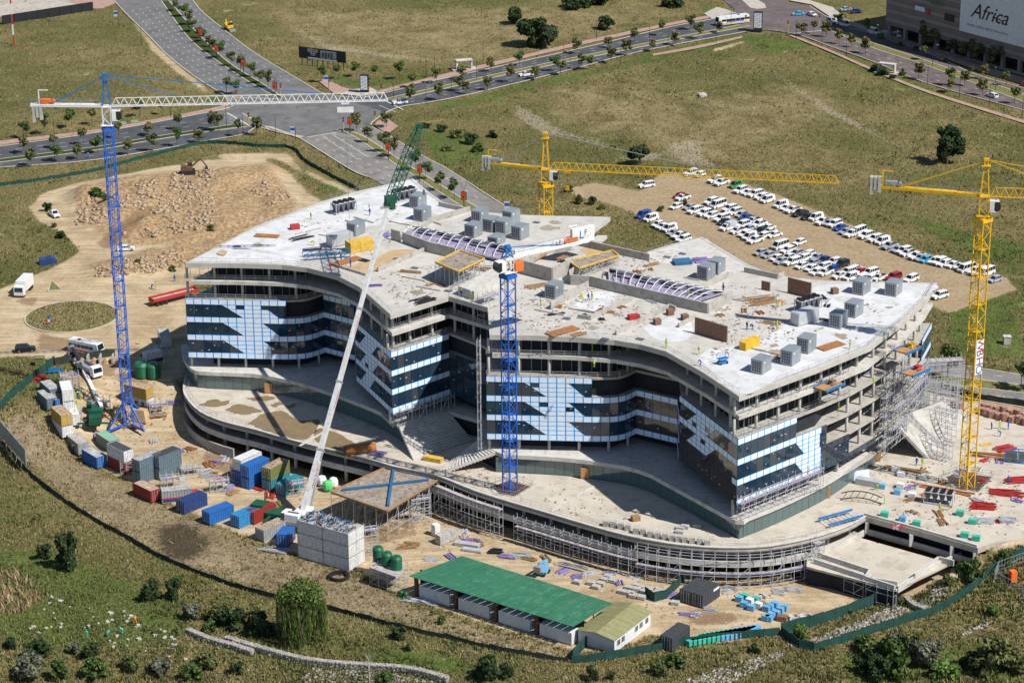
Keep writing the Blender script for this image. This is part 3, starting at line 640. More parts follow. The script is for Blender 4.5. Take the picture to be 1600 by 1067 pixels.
def rail_geo(b, pts, z, h=1.0, post=2.2, r=0.03, rails=(0.5, 1.0)):
    pts = [Vector((p[0], p[1], 0)) for p in pts]
    for p in resample(pts, post): b.bar((p.x, p.y, z), (p.x, p.y, z + h), r * 2)
    for a, c in zip(pts[:-1], pts[1:]):
        for k in rails: b.bar((a.x, a.y, z + h * k), (c.x, c.y, z + h * k), r * 1.7)
def rails(name, lists, z, parent=BLD, h=1.0, **k):
    for l in lists: b = MB(); rail_geo(b, l, z, h, **k); bpart(b, name, 'steel_rail', parent)
ins = lambda path, d: [p + Vector((-(q - p).normalized().y, (q - p).normalized().x, 0)) * d for p, q in zip(path, path[1:] + [path[-1] + (path[-1] - path[-2])])]
rails('guard_rail', [ins(S1[:-1], 0.5), ins(S4, 0.5), ins(S6[:-1], 0.5), ins(S9, 0.5)], 20.1, r=.05)
rails('guard_rail', [ins(S1[:-2], 0.9), ins(S4, 0.9), ins(S5[:2], 0.9), ins(S6[:-1], 0.9), ins(S9, 0.9)], 24.35, r=.05)
rl = inset(ROOF, 0.4); rails('roof_rail', [rl[0:8], rl[8:10], rl[10:18], rl[18:25]], 28.6, post=3.0, r=0.025)
rails('roof_rail', [rl[25:34], rl[36:46]], 28.6, post=4.0, r=0.025)
# ---------- podium glass, podium roof edge
POD_W = [V2(-73.5, 510), V2(-72.0, 502), V2(-69.5, 495.6), V2(-66.9, 494.1), V2(-60.5, 493.2), V2(-54.1, 491.8), V2(-45.7, 487.1), V2(-38.4, 481.1), V2(-32.6, 475.5), V2(-26.9, 469.4), V2(-22.3, 462.6)]
POD_R = [V2(-3.5, 447.0), V2(3.6, 446.0), V2(12.5, 444.2), V2(22.5, 440.2), V2(27.3, 436.1), V2(42.3, 414.6)] 
POD_R2 = [V2(42.3, 414.6)] + [V2(p.x, p.y) for p in poly([(1200, 824), (1250, 801), (1297, 776), (1335, 749), (1375, 716)], 0)]
POD_BACK = [V2(68, 462), V2(40, 488), V2(10, 505), V2(-30, 520)]
pod_w = catmull(POD_W, 3); pod_r = catmull(POD_R[:-1], 3) + [POD_R[-1]]; pod_r2 = catmull(POD_R2, 3)
PODP = []
for path in (pod_w, pod_r, pod_r2):
    for a, c, u0, u1 in bays(path, 2.0)[0]: PODP.append((a, c))
for a, c in PODP:
    b = MB(); pane_geo(b, a, c, 0.12, 3.25, 0.0); bpart(b, 'podium_pane', 'glass_teal')
b = MB(); NOTCH = [V2(*P(621, 662, 4.0)[:2]), V2(*P(700, 643, 4.0)[:2]), V2(-6.5, 464.0), V2(*P(744, 690, 4.0)[:2]), V2(*P(775, 706, 4.0)[:2])]
b.prism(inset(pod_w[:-1] + NOTCH + pod_r[1:] + pod_r2 + POD_BACK, 0.5), 0.0, 3.3); bpart(b, 'podium_inner_wall', 'painted_inner_shade')
b = MB(); pp = inset(pod_w[:-1] + NOTCH + pod_r[1:] + pod_r2 + POD_BACK, -0.55); k0 = len(pod_w) - 1; pp[k0:k0 + 5] = NOTCH; b.prism(pp, 3.3, 4.12); bpart(b, 'podium_roof', 'concrete_pale')
mat('plywood', (0.42, 0.22, 0.08), 0.85, var=0.15, scale=2)
for q in ((420, 613), (551, 642), (589, 661), (914, 746), (1091, 800), (1290, 776), (1369, 719)):
    p = P(q[0], q[1], 0.15); b = MB(); b.box((p.x, p.y - 0.2, 1.25), (1.7, 0.3, 2.2), 0.0); bpart(b, 'temporary_door', 'plywood')
# ---------- terrace deck and the two parking levels under it
EDGE_PX = [(322, 556), (308, 565), (295, 579), (288, 604), (293, 622), (314.5, 643.5), (352, 659), (400, 671), (445, 684), (487, 695), (570, 715), (615, 728), (660, 737), (690, 745), (742, 766), (795, 783), (850, 799), (900, 814), (975, 835), (1050, 849), (1125, 855), (1200, 853), (1275, 838), (1325, 821), (1352, 806)]
EDGE = catmull([V2(p.x, p.y) for p in poly(EDGE_PX, 0)], 3)
DECK_R = [V2(p.x, p.y) for p in poly([(1440, 830), (1528, 856), (1545, 850), (1612, 838), (1680, 810), (1680, 690), (1560, 640), (1440, 610)], 0)]
DECK = EDGE + DECK_R + [V2(88, 478), V2(54, 487), V2(42, 511), V2(22, 527), V2(-20, 557), V2(-71, 505)]
b = MB(); b.prism(DECK, -1.15, 0.0); deck = bpart(b, 'terrace_deck', 'deck')
b = MB()
e1 = inset(DECK, -0.06)[:len(EDGE)]
b.wall(e1, 0.16, 0.5, 0.0); bpart(b, 'deck_kerb', 'concrete_pale')
b = MB(); b.wall(inset(DECK, -0.12)[:len(EDGE)], 0.3, 0.3, -0.75); bpart(b, 'deck_ledge', 'concrete')
rails('deck_rail', [[p for p in inset(DECK, 0.9)[:len(EDGE) - 1]]], 0.0, post=2.4, r=0.022)
L1 = inset(DECK, 1.0); L0 = inset(DECK, -0.9)
b = MB(); b.prism(inset(DECK, 0.3), -4.0, -3.6); bpart(b, 'parking_slab', 'concrete')
b = MB(); b.wall(inset(DECK, 0.0)[4:len(EDGE)], 1.25, 0.28, -4.05); bpart(b, 'parking_parapet', 'concrete_pale')
b = MB(); b.wall([p for p in inset(DECK, 7.0)[:len(EDGE)]], 6.3, 0.4, YARD - 0.2); bpart(b, 'basement_wall', 'painted_inner_shade')  # near-black colour paints the shade of the parking levels
b = MB(); b.wall(L0[3:20], 2.3, 0.35, YARD - 0.3); bpart(b, 'basement_retaining_wall', 'concrete')
for p in along(inset(DECK, 2.2)[4:len(EDGE)], 6.5): obj('parking_column', colme, BLD, (p.x, p.y - 470, YARD - 0.2), 0, (1.3, 1.3, 6.2))
# expansion strips and wet stains on the deck
def on(name, px, z, m, parent=None, jag=0.0, t=0.004):
    pts = poly(px, z)
    if jag:
        pts = catmull(pts + [pts[0]], 5)[:-1]; c = sum(pts, Vector()) / len(pts); pts = [p + (p - c).normalized() * random.uniform(-jag, jag) for p in pts]
    b = MB(); b.prism(pts, z, z + t); return bpart(b, name, m, parent)
for q in ([(310, 633), (335, 623), (347, 627), (358, 625), (355, 632), (330, 636)], [(352, 640), (370, 631), (390, 634), (408, 642), (395, 646), (380, 648), (360, 644)], [(385, 622), (415, 618), (430, 621), (420, 626), (395, 626)], [(422, 632), (435, 628), (441, 631), (430, 636)], [(445, 634), (463, 630), (460, 636), (450, 637)],
          [(387, 661), (410, 647), (440, 642), (455, 650), (470, 657), (497, 655), (500, 662), (488, 680), (470, 688), (440, 680), (410, 672)], [(490, 684), (500, 668), (540, 683), (556, 697), (560, 707), (540, 712), (510, 700)]): on('wet_patch', q, 0.004, 'deck_wet', deck, 0.35)
for a, c in (((468, 697), (552, 648)), ((860, 799), (938, 754))):
    p, q = P(*a), P(*c); b = MB(); b.bar((p.x, p.y, 0.06), (q.x, q.y, 0.06), 0.55, 0.1); bpart(b, 'deck_upstand', 'concrete_pale', deck)
# ---------- stairs
def stair(name, tl, tr, br, bl, n, m='concrete_pale', side=True):
    """tl/tr upper corners, bl/br lower corners (world); each step a tread and riser, on a sloping soffit"""
    st = MB()
    for i in range(n):
        f0, f1 = i / n, (i + 1) / n; z = tl.z + (bl.z - tl.z) * f0
        q = [tl.lerp(bl, f0), tr.lerp(br, f0), tr.lerp(br, f1), tl.lerp(bl, f1)]; zb = tl.z + (bl.z - tl.z) * f1 - 0.5
        st.prism([(p.x, p.y) for p in q], zb, z - 0.02 if i else z - 0.03)
    return bpart(st, name, m)
stair('grand_stair', P(621, 662, 4.0), P(700, 643, 4.0), P(738, 688, 0.05), P(646, 719, 0.05), 13)
stair('side_stair', P(744, 690, 4.0), P(775, 706, 4.0), P(690, 737, 0.05), P(708, 716, 0.05), 16)
stair('amphitheatre_stair', P(1392, 655, 7.8), P(1470, 627, 7.8), P(1512, 655, 0.1), P(1450, 716, 0.1), 22)
# lower pool court on the right
pc = [V2(p.x, p.y) for p in poly([(1262, 862), (1330, 836), (1485, 880), (1400, 921), (1260, 885)], -3.6)]
b = MB(); b.prism(pc + [], -4.0, -3.57); bpart(b, 'court_slab', 'deck')
def pw(name, px, z, h, t, m='concrete_pale'):
    b = MB(); b.wall([V2(p.x, p.y) for p in poly(px, z)], h, t, z); return bpart(b, name, m)
dr = [V2(p.x, p.y) for p in poly([(1352, 806), (1440, 830), (1528, 856)], 0)]
b = MB(); b.wall([p + V2(0, 0.5) for p in dr], 0.5, 0.5, -0.05); bpart(b, 'court_beam', 'concrete_pale')
b = MB(); b.wall([p + V2(0, 0.15) for p in dr], 1.0, 0.35, -3.58); bpart(b, 'court_dwarf_wall', 'concrete')
b = MB(); b.wall([p + V2(0, 3.0) for p in dr], 2.5, 0.3, -3.58); bpart(b, 'court_inner_wall', 'painted_inner_shade')
for f in (0.02, 0.42, 0.78, 0.98): p = dr[0].lerp(dr[2], f); b = MB(); b.box((p.x, p.y + 0.2, -2.35), (0.7, 0.7, 2.4)); bpart(b, 'court_column', 'concrete_pale')
pw('planter_wall', [(1272, 880), (1352, 906)], -3.6, 1.0, 0.35); pw('planter_wall', [(1278, 870), (1358, 896)], -3.6, 1.0, 0.35); pw('planter_wall', [(1358, 896), (1352, 906), (1398, 921)], -3.6, 0.9, 0.35); pw('planter_wall', [(1360, 908), (1402, 915)], -3.6, 0.9, 0.35)
pw('ramp_wall', [(1402, 926), (1468, 886), (1530, 862)], -4.4, 1.4, 0.35); pw('ramp_wall', [(1428, 905), (1466, 878), (1490, 884)], -3.6, 1.2, 0.35)
b = MB(); b.prism([V2(p.x, p.y) for p in poly([(1262, 886), (1300, 893), (1398, 922), (1404, 918), (1270, 880)], -4)], YARD - 0.3, -4.0); bpart(b, 'court_wall', 'painted_inner_shade')
# ================================================================== CRANES
mat('crane_blue', (0.018, 0.12, 0.50), 0.45, var=0.15, scale=0.8, c2=(0.02, 0.05, 0.16), amt=0.25); mat('crane_blue_light', (0.015, 0.16, 0.42), 0.45, var=0.1)
mat('crane_white', (0.74, 0.74, 0.72), 0.45, var=0.08, c2=(0.55, 0.52, 0.47), amt=0.3); mat('crane_yellow', (0.72, 0.43, 0.012), 0.45, var=0.12, scale=0.8, c2=(0.45, 0.24, 0.03), amt=0.25)
mat('boom_grey', (0.56, 0.56, 0.55), 0.45, var=0.12, scale=.7, c2=(0.40, 0.39, 0.37), amt=.35); mat('crane_green', (0.012, 0.085, 0.045), 0.5, var=0.2); mat('cable', (0.16, 0.17, 0.20), 0.5, metal=0.5); mat('ballast', (0.42, 0.40, 0.36), 0.9, var=0.15); mat('orange_gear', (0.75, 0.16, 0.03), 0.5)
glass_mat('cab_glass', (0.015, 0.02, 0.022)); mat('rubber', (0.02, 0.02, 0.02), 0.9); mat('black_metal', (0.02, 0.02, 0.022), 0.6); mat('grey_metal', (0.34, 0.36, 0.38), 0.5, metal=0.3, var=0.1)
mat('text_red', (0.40, 0.015, 0.02), 0.6); mat('text_blue', (0.015, 0.12, 0.36), 0.6); mat('text_black', (0.012, 0.012, 0.014), 0.6); mat('text_green', (0.01, 0.18, 0.06), 0.6); mat('text_white', (0.75, 0.75, 0.75), 0.6); mat('text_grey', (0.3, 0.32, 0.35), 0.6)
def text_obj(name, txt, size, m, parent, loc, xdir, ydir, shear=0.0, align='CENTER'):
    cu = bpy.data.curves.new('txt', 'FONT'); cu.body = txt; cu.size = size; cu.align_x = align; cu.align_y = 'CENTER'; cu.extrude = 0.012; cu.shear = shear; cu.resolution_u = 3
    o = bpy.data.objects.new('txt', cu); COL.objects.link(o)
    me = bpy.data.meshes.new_from_object(o.evaluated_get(bpy.context.evaluated_depsgraph_get())); bpy.data.objects.remove(o); bpy.data.curves.remove(cu)
    me.materials.clear(); me.materials.append(MATS[m])
    xd = Vector(xdir).normalized(); yd = Vector(ydir); yd = (yd - xd * yd.dot(xd)).normalized(); zd = xd.cross(yd)
    loc = Vector(loc) - (wloc(parent) if parent is not None else Vector())
    ob = obj(name, me, parent, loc); ob.matrix_basis = Matrix.Translation(loc) @ Matrix((xd, yd, zd)).transposed().to_4x4()
    return ob
def cpart(b, name, m, root, smooth=False): return b.build(name, m, root, world=True, smooth=smooth)
def mast_mesh(w, h, leg, br, m):
    b = MB(); k = w / 2; cs = [(-k, -k), (k, -k), (k, k), (-k, k)]
    for x, y in cs: b.box((x, y, h / 2), (leg, leg, h))
    n = 3; s = h / n
    for i in range(4):
        a, c = cs[i], cs[(i + 1) % 4]
        b.bar((*a, 0.1), (*c, 0.1), br)
        for j in range(n):
            p, q = (a, c) if (j + i) % 2 else (c, a); b.bar((*p, s * j + 0.1), (*q, s * (j + 1)), br)
    b.bar((-k * 0.3, k * 0.55, 0), (-k * 0.3, k * 0.55, h), 0.07); b.bar((k * 0.2, k * 0.55, 0), (k * 0.2, k * 0.55, h), 0.07)
    for j in range(8): b.bar((-k * 0.3, k * 0.55, h * (j + .5) / 8), (k * 0.2, k * 0.55, h * (j + .5) / 8), 0.05)
    b.box((0, -k * 0.3, 0.05), (w * 0.85, w * 0.35, 0.08))
    return b.mesh('mast_section', m)
def lattice_run(root, name, r0, d, L, m, wid=1.3, hgt=1.65, pitch=1.75, sec=8, ch=0.14, br=0.085, taper=None):
    """triangular jib from r0 along unit d, cut into sections; taper: height scale at the root"""
    d = Vector(d).normalized(); s = Vector((d.y, -d.x, 0)).normalized() * (wid / 2); up = d.cross(-s).normalized(); up = up if up.z > 0 else -up
    n = max(2, round(L / pitch)); pt = L / n; i = 0
    while i < n:
        b = MB(); e = min(i + sec, n)
        for j in range(i, e):
            o0 = r0 + d * (pt * j); o1 = r0 + d * (pt * (j + 1)); mid = r0 + d * (pt * (j + 0.5)) + up * hgt
            for sg in (-1, 1):
                b.bar(o0 + s * sg, o1 + s * sg, ch); b.bar(o0 + s * sg, mid, br); b.bar(mid, o1 + s * sg, br)
            b.bar(o0 + s, o0 - s, br); b.bar(o0 + s, o1 - s, br * 0.8)
            if j < n - 1: b.bar(mid, mid + d * pt, ch)
        cpart(b, name, m, root); i = e
def tower_crane(label, base, ztop, zj, tip, cend, apex_z, C, w=2.0, rot=0.6, lat=True, section=5.6, pit=None):
    root = thing('tower_crane', label, 'crane', base); x, y = base.x, base.y
    me = mast_mesh(w, section, 0.2, 0.10, C['mast']); n = round((ztop - base.z) / section); h = (ztop - base.z) / n
    for i in range(n): obj('mast_section', me, root, (0, 0, i * h), rot, (1, 1, h / section))
    b = MB(); b.box((x, y, ztop + 0.35), (w * 1.25, w * 1.25, 0.7), rot); b.lathe([(w * 0.62, 0), (w * 0.62, 0.5)], 16, (x, y, ztop + 0.7)); cpart(b, 'slew_ring', C['mast'], root)
    d = None
    if tip is not None:
        t = P(tip[0], tip[1], zj); d = Vector((t.x - x, t.y - y, 0)); L = d.length; d.normalize()
    c = P(cend[0], cend[1], zj); dc = Vector((c.x - x, c.y - y, 0)); Lc = dc.length; dc.normalize()
    if d is None: d = -dc
    s = Vector((d.y, -d.x, 0))
    b = MB(); ang = math.atan2(d.y, d.x)
    for sx in (-1, 1):
        for sy in (-1, 1): p = d * (0.85 * sx) + s * (0.85 * sy); b.bar((x + p.x, y + p.y, ztop + 1.0), (x + p.x, y + p.y, zj + 0.2), 0.2)
    for sy in (-1, 1):
        p = d * 0.85 + s * (0.85 * sy); q = -d * 0.85 + s * (0.85 * sy); m_ = (ztop + 1 + zj) / 2
        b.bar((x + p.x, y + p.y, ztop + 1.1), (x + q.x, y + q.y, m_), 0.12); b.bar((x + q.x, y + q.y, m_), (x + p.x, y + p.y, zj), 0.12)
    b.box((x, y, zj - 0.05), (2.0, 2.0, 0.2), ang); b.box((x, y, ztop + 1.25), (2.6, 2.6, 0.1), ang); cpart(b, 'slewing_frame', C['slew'], root)
    b = MB(); ap = Vector((x, y, apex_z))
    for sx in (-1, 1):
        for sy in (-1, 1): p = d * (0.8 * sx) + s * (0.7 * sy); b.bar((x + p.x, y + p.y, zj), ap + d * (0.25 * sx) + s * (0.2 * sy), 0.17)
    for k in range(1, 5):
        f = k / 5; z = zj + (apex_z - zj) * f; r = 0.8 * (1 - f) + 0.25 * f
        for sy in (-1, 1): q = s * (r * 0.85 * sy); b.bar((x + q.x - d.x * r, y + q.y - d.y * r, z), (x + q.x + d.x * r, y + q.y + d.y * r, z + (0.8 if k % 2 else -0.8)), 0.09)
    b.box((x, y, apex_z - 0.1), (1.0, 0.7, 0.5), ang); b.box((x, y, apex_z - 1.2), (1.7, 1.5, 0.08), ang)
    for sx in (-1, 1): b.bar(ap + d * 0.8 * sx + Vector((0, 0, -1.2)), ap + d * 0.8 * sx + Vector((0, 0, -0.3)), 0.06)
    cpart(b, 'apex_tower', C['apex'], root)
    r0 = Vector((x, y, zj)) + d * 1.1
    if tip is not None: lattice_run(root, 'jib_section', r0, d, L - 1.1, C['jib'])
    # counter jib: two box girders with a walkway
    b = MB()
    for sy in (-1, 1):
        q = s * (0.55 * sy); b.bar(Vector((x, y, zj + 0.1)) + q + dc * 0.9, Vector((x, y, zj + 0.1)) + q + dc * Lc, 0.28, 0.5)
    b.bar(Vector((x, y, zj + 0.38)) + dc * 1.0, Vector((x, y, zj + 0.38)) + dc * Lc, 1.2, 0.06); cpart(b, 'counter_jib', C['cj'], root)
    b = MB()
    for sy in (-1, 1):
        q = s * (0.62 * sy)
        for k in range(int(Lc / 2.2) + 1): o = Vector((x, y, zj + 0.4)) + q + dc * (1.2 + k * (Lc - 1.3) / int(Lc / 2.2)); b.bar(o, o + Vector((0, 0, 1)), 0.045)
        for z in (0.5, 1.0): b.bar(Vector((x, y, zj + 0.4 + z)) + q + dc * 1.2, Vector((x, y, zj + 0.4 + z)) + q + dc * Lc, 0.04)
    cpart(b, 'walkway_rail', 'steel_rail', root)
    b = MB(); o = Vector((x, y, zj + 0.4)) + dc * (Lc * 0.80); b.box(o + Vector((0, 0, 0.55)), (2.2, 0.9, 0.9), ang); b.tube(o - dc * 1.6 + s * 0.5 + Vector((0, 0, 0.5)), o - dc * 1.6 - s * 0.5 + Vector((0, 0, 0.5)), 0.4, n=12); cpart(b, 'hoist_winch', C['winch'], root)
    b = MB(); o = Vector((x, y, zj + 0.4)) + dc * (Lc * 0.88); b.bar(o + s * 0.5, o + s * 0.5 + Vector((0, 0, 3.0)), 0.22); b.bar(o + s * 0.5 + Vector((0, 0, 3.0)), o + s * 0.5 + Vector((0, 0, 3.0)) - dc * 2.0, 0.2); cpart(b, 'davit', C['cj'], root)
    for k in range(C.get('nballast', 3)):
        hb = (3.4, 2.4, 2.9)[k % 3]; b = MB(); o = Vector((x, y, zj - hb / 2 + C.get('bup', 0.0))) + dc * (Lc - 0.6 - k * 0.75); b.box(o, (0.6, 1.5, hb), ang); cpart(b, 'counterweight', 'ballast', root)
    # cab beside the slewing frame
    side = s if s.y < 0 else -s
    o = Vector((x, y, (ztop + zj) / 2 + 0.7)) + side * 0.3 + d * 1.95
    b = MB(); Mx = Matrix.Rotation(ang, 3, 'Z')
    prof = [(-0.9, -1.1), (0.6, -1.1), (1.1, -0.5), (1.1, 0.3), (0.8, 1.1), (-0.9, 1.1)]
    b.profile(prof, -0.75, 0.75); b.v = [tuple(Mx @ Vector(v) + o) for v in b.v]; cab = cpart(b, 'cab', 'crane_white', root)
    b = MB(); b.profile([(0.0, -0.7), (0.55, -1.02), (1.14, -0.5), (1.14, 0.3), (0.86, 0.95), (0.0, 0.95)], -0.78, 0.78); b.v = [tuple(Mx @ Vector(v) + o) for v in b.v]; b.build('cab_window', 'cab_glass', cab, world=True)
    for f in (C.get('ties', ()) if tip is not None else ()):
        b = MB(); b.bar(ap + Vector((0, 0, -0.1)), r0 + d * ((L - 1.1) * f) + Vector((0, 0, 1.7)), 0.13); cpart(b, 'tie_bar', C['tie'], root)
    for sy in (-1, 1): b = MB(); b.bar(ap + Vector((0, 0, -0.3)), Vector((x, y, zj + 0.4)) + dc * (Lc * 0.72) + s * (0.5 * sy), 0.12); cpart(b, 'tie_bar', C['tie'], root)
    if tip is not None and C.get('trolley'):
        o = r0 + d * ((L - 1.1) * C['trolley']); b = MB(); b.box(o + Vector((0, 0, -0.35)), (1.6, 1.4, 0.35), ang); tr = cpart(b, 'trolley', C['jib'], root)
        if C.get('plate'):
            b = MB(); b.box(o + side * 0.9 + Vector((0, 0, -1.6)), (3.4, 0.1, 1.2), ang); pl = b.build('sign_plate', 'crane_white', tr, world=True)
        b = MB(); hz = C['hook']
        for sg in (-1, 1): b.bar(o + s * 0.3 * sg, Vector((o.x + s.x * 0.3 * sg, o.y + s.y * 0.3 * sg, hz + 1)), 0.045)
        b.build('hoist_rope', 'cable', tr, world=True)
        b = MB(); b.box((o.x, o.y, hz + 0.6), (0.9, 0.35, 1.0), ang); b.tube((o.x, o.y, hz + 0.1), (o.x, o.y, hz - 0.6), 0.14, 0.05); b.build('hook_block', C['mast'], tr, world=True)
    return root, d, s
# blue crane by the roundabout
B1 = G(201, 664); zj1 = ZT(163, 166, B1.y); CB = dict(mast='crane_blue', slew='crane_white', apex='crane_blue_light', jib='crane_white', cj='crane_white', winch='orange_gear', tie='crane_blue_light', ties=(0.24, 0.76), trolley=0.845, plate=True, hook=20.0)
tc1, _, _ = tower_crane('blue tower crane with long white jib standing among the site cabins near the roundabout', B1, zj1 - 5.2, zj1, (606, 157), (48, 165), ZT(164, 116, B1.y), CB, w=1.9, rot=0.35)
b = MB()
for sx, sy in ((-1, -1), (1, -1), (1, 1), (-1, 1)):
    b.bar(B1 + Vector((sx * 0.9, sy * 0.9, 5.0)), B1 + Vector((sx * 4.0, sy * 4.0, 0.1)), 0.28)
    b.bar(B1 + Vector((sx * 0.9, sy * 0.9, 0.5)), B1 + Vector((sx * 4.0, sy * 4.0, 0.2)), 0.35)
cpart(b, 'base_cross', 'crane_blue', tc1)
# yellow crane behind the building
B2 = Vector((8.2, 543.0, 0.0)); zj2 = ZT(860, 264, B2.y)
CY_ = dict(mast='crane_yellow', slew='crane_yellow', apex='crane_yellow', jib='crane_yellow', cj='crane_yellow', winch='grey_metal', tie='grey_metal', ties=(0.56,), trolley=0.06, hook=zj2 - 5, nballast=3, bup=1.6)
tower_crane('yellow tower crane rising behind the white roof, its jib over the car park', B2, zj2 - 4.2, zj2, (1310, 286), (752, 254), ZT(855, 208, B2.y), CY_, w=2.35, rot=0.5)
# yellow crane with the lettered banner on the right deck
B3 = P(1510, 764, -0.4); zj3 = ZT(1541, 306, B3.y)
CY3 = dict(CY_); CY3.update(tie='crane_yellow', ties=(0.35, 0.8), nballast=3, bup=2.0, trolley=None)
tc3, d3, s3 = tower_crane('yellow tower crane with a lettered white banner standing in a pit on the concrete deck', B3, zj3 - 5.0, zj3, (1900, 318), (1357, 291), ZT(1544, 249, B3.y), CY3, w=2.1, rot=0.62)
zb0, zb1 = ZT(1520, 582, B3.y), ZT(1522, 528, B3.y)
fn = Vector((math.sin(0.62), -math.cos(0.62), 0)); fx = Vector((math.cos(0.62), math.sin(0.62), 0)); bc = Vector((B3.x, B3.y, (zb0 + zb1) / 2)) + fn * 1.22
b = MB(); b.box(bc, (1.95, 0.05, zb1 - zb0), 0.62); ban = cpart(b, 'banner', 'film', tc3)
for i, (ch, mm) in enumerate((('W', 'text_red'), ('B', 'text_red'), ('H', 'text_red'), ('O', 'text_blue'))):
    text_obj('letter', ch, 2.5, mm, ban, bc + fn * 0.05 + Vector((0, 0, (zb1 - zb0) * (0.36 - 0.24 * i))), (0, 0, -1), fx)
# smaller blue crane in front of the entrance, without its jib
B4 = P(797, 770, -0.5); zt4 = ZT(795, 434, B4.y); zj4 = zt4 + 4.0
CB4 = dict(CB); CB4.update(jib='crane_white', nballast=0, plate=False)
tc4, d4, s4 = tower_crane('blue tower crane without jib in front of the entrance stairs, white counter jib pointing back', B4, zt4, zj4, None, (918, 376), ZT(797, 384, B4.y), CB4, w=2.0, rot=0.78)
dc = -d4; Lc = (P(918, 376, zj4) - Vector((B4.x, B4.y, zj4))).length
b = MB(); q = Vector((B4.x, B4.y, zj4 + 0.6)); b.bar(q + dc * 1.5, q + dc * (Lc - 3), 0.5, 1.3); cpart(b, 'girder', 'crane_white', tc4)
b = MB(); q = Vector((B4.x, B4.y, zj4 + 1.5)) + dc * (Lc - 1.2); b.box(q, (5.2, 0.7, 3.0), math.atan2(dc.y, dc.x)); sg = cpart(b, 'machinery_housing', 'crane_white', tc4)
sd_ = s4 if s4.y < 0 else -s4
xd = dc if dc.x > 0 else -dc
text_obj('emblem', 'L', 2.3, 'text_blue', sg, q + sd_ * 0.38 - xd * 0.45, xd, (0, 0, 1)); text_obj('emblem', 'F', 1.6, 'text_blue', sg, q + sd_ * 0.38 + xd * 0.55 + Vector((0, 0, 0.35)), xd, (0, 0, 1))
q2 = Vector((B4.x, B4.y, zj4 + 0.75)) + dc * (Lc * 0.62) + sd_ * 0.3
b = MB(); b.box(q2 - sd_ * 0.05, (2.2, 0.06, 1.6), math.atan2(dc.y, dc.x)); sp = cpart(b, 'emblem_plate', 'crane_white', tc4)
text_obj('emblem', 'L', 1.3, 'text_blue', sp, q2 + sd_ * 0.05 - xd * 0.3, xd, (0, 0, 1)); text_obj('emblem', 'F', 0.9, 'text_blue', sp, q2 + sd_ * 0.05 + xd * 0.35 + Vector((0, 0, 0.2)), xd, (0, 0, 1))
b = MB(); b.box(Vector((B4.x, B4.y, zt4 + 2.2)) + dc * 1.9 + sd_ * 0.6, (1.8, 1.4, 1.8), 0.5); cpart(b, 'slewing_gear', 'orange_gear', tc4)
# hole in the deck round the two mast feet
mat('pit_soil', (0.075, 0.042, 0.028), 0.95, var=0.3, scale=1.5)
for q, nm in (([(768, 760), (796, 750), (829, 760), (804, 775), (780, 771)], 1), ([(1478, 745), (1500, 738), (1550, 745), (1528, 768), (1495, 762)], 2)):
    b = MB(); b.prism(poly(q, 0.0), 0.003, 0.010); bpart(b, 'crane_pit', 'pit_soil', deck)
    rl_ = poly(q, 0.0); b = MB(); rail_geo(b, [p + (p - sum(rl_, Vector()) / len(rl_)).normalized() * 0.6 for p in rl_ + rl_[:1]], 0.01, 1.1, 1.8); bpart(b, 'pit_rail', 'steel_rail', deck)
# ---------- mobile crane with the long telescopic boom
Bp = Vector((-41.6, 438.9, -4.6)); Tp = Vector((-25.2, 477.4, 46.2)); mc0 = Vector((Bp.x - 1.5, Bp.y - 1.0, gz(Bp.x, Bp.y)))
mc = thing('mobile_crane', 'green and white mobile crane with a very long white telescopic boom and green lattice tip', 'crane', mc0)
bd = (Tp - Bp).normalized(); fr = [(0, 0.20, 1.0), (0.20, 0.42, .86), (0.42, 0.66, .76), (0.66, 1.0, .68)]; Lb = (Tp - Bp).length
for i, (a, c, wd) in enumerate(fr):
    b = MB(); b.bar(Bp + bd * (Lb * a), Bp + bd * (Lb * c), wd, wd * 1.25); sec = cpart(b, 'boom_section', 'boom_grey', mc)
    b = MB(); b.bar(Bp + bd * (Lb * c - 0.35), Bp + bd * (Lb * c), wd * 1.25, wd * 1.5); b.build('boom_collar', 'grey_metal', sec, world=True)
    lat = Vector((bd.y, -bd.x, 0)).normalized(); upv = lat.cross(bd); nrm = lat
    if i == 0:
        text_obj('lettering', 'MARLBORO', 0.95, 'text_red', sec, Bp + bd * (Lb * 0.115) + lat * (wd * 0.52), bd, upv if upv.z > 0 else -upv)
        for k in range(4): b = MB(); o = Bp + bd * (Lb * 0.165 + k * 0.45) + lat * (wd * 0.515); b.bar(o - (upv if upv.z > 0 else -upv) * 0.4, o + (upv if upv.z > 0 else -upv) * 0.4 + bd * 0.25, 0.2, 0.02); b.build('stripe', ('text_red', 'text_green')[k % 2], sec, world=True)
    elif i < 3: text_obj('lettering', 'MARLBORO', 0.7, 'text_red', sec, Bp + bd * (Lb * (c - 0.06)) + lat * (wd * 0.52), bd, upv if upv.z > 0 else -upv)
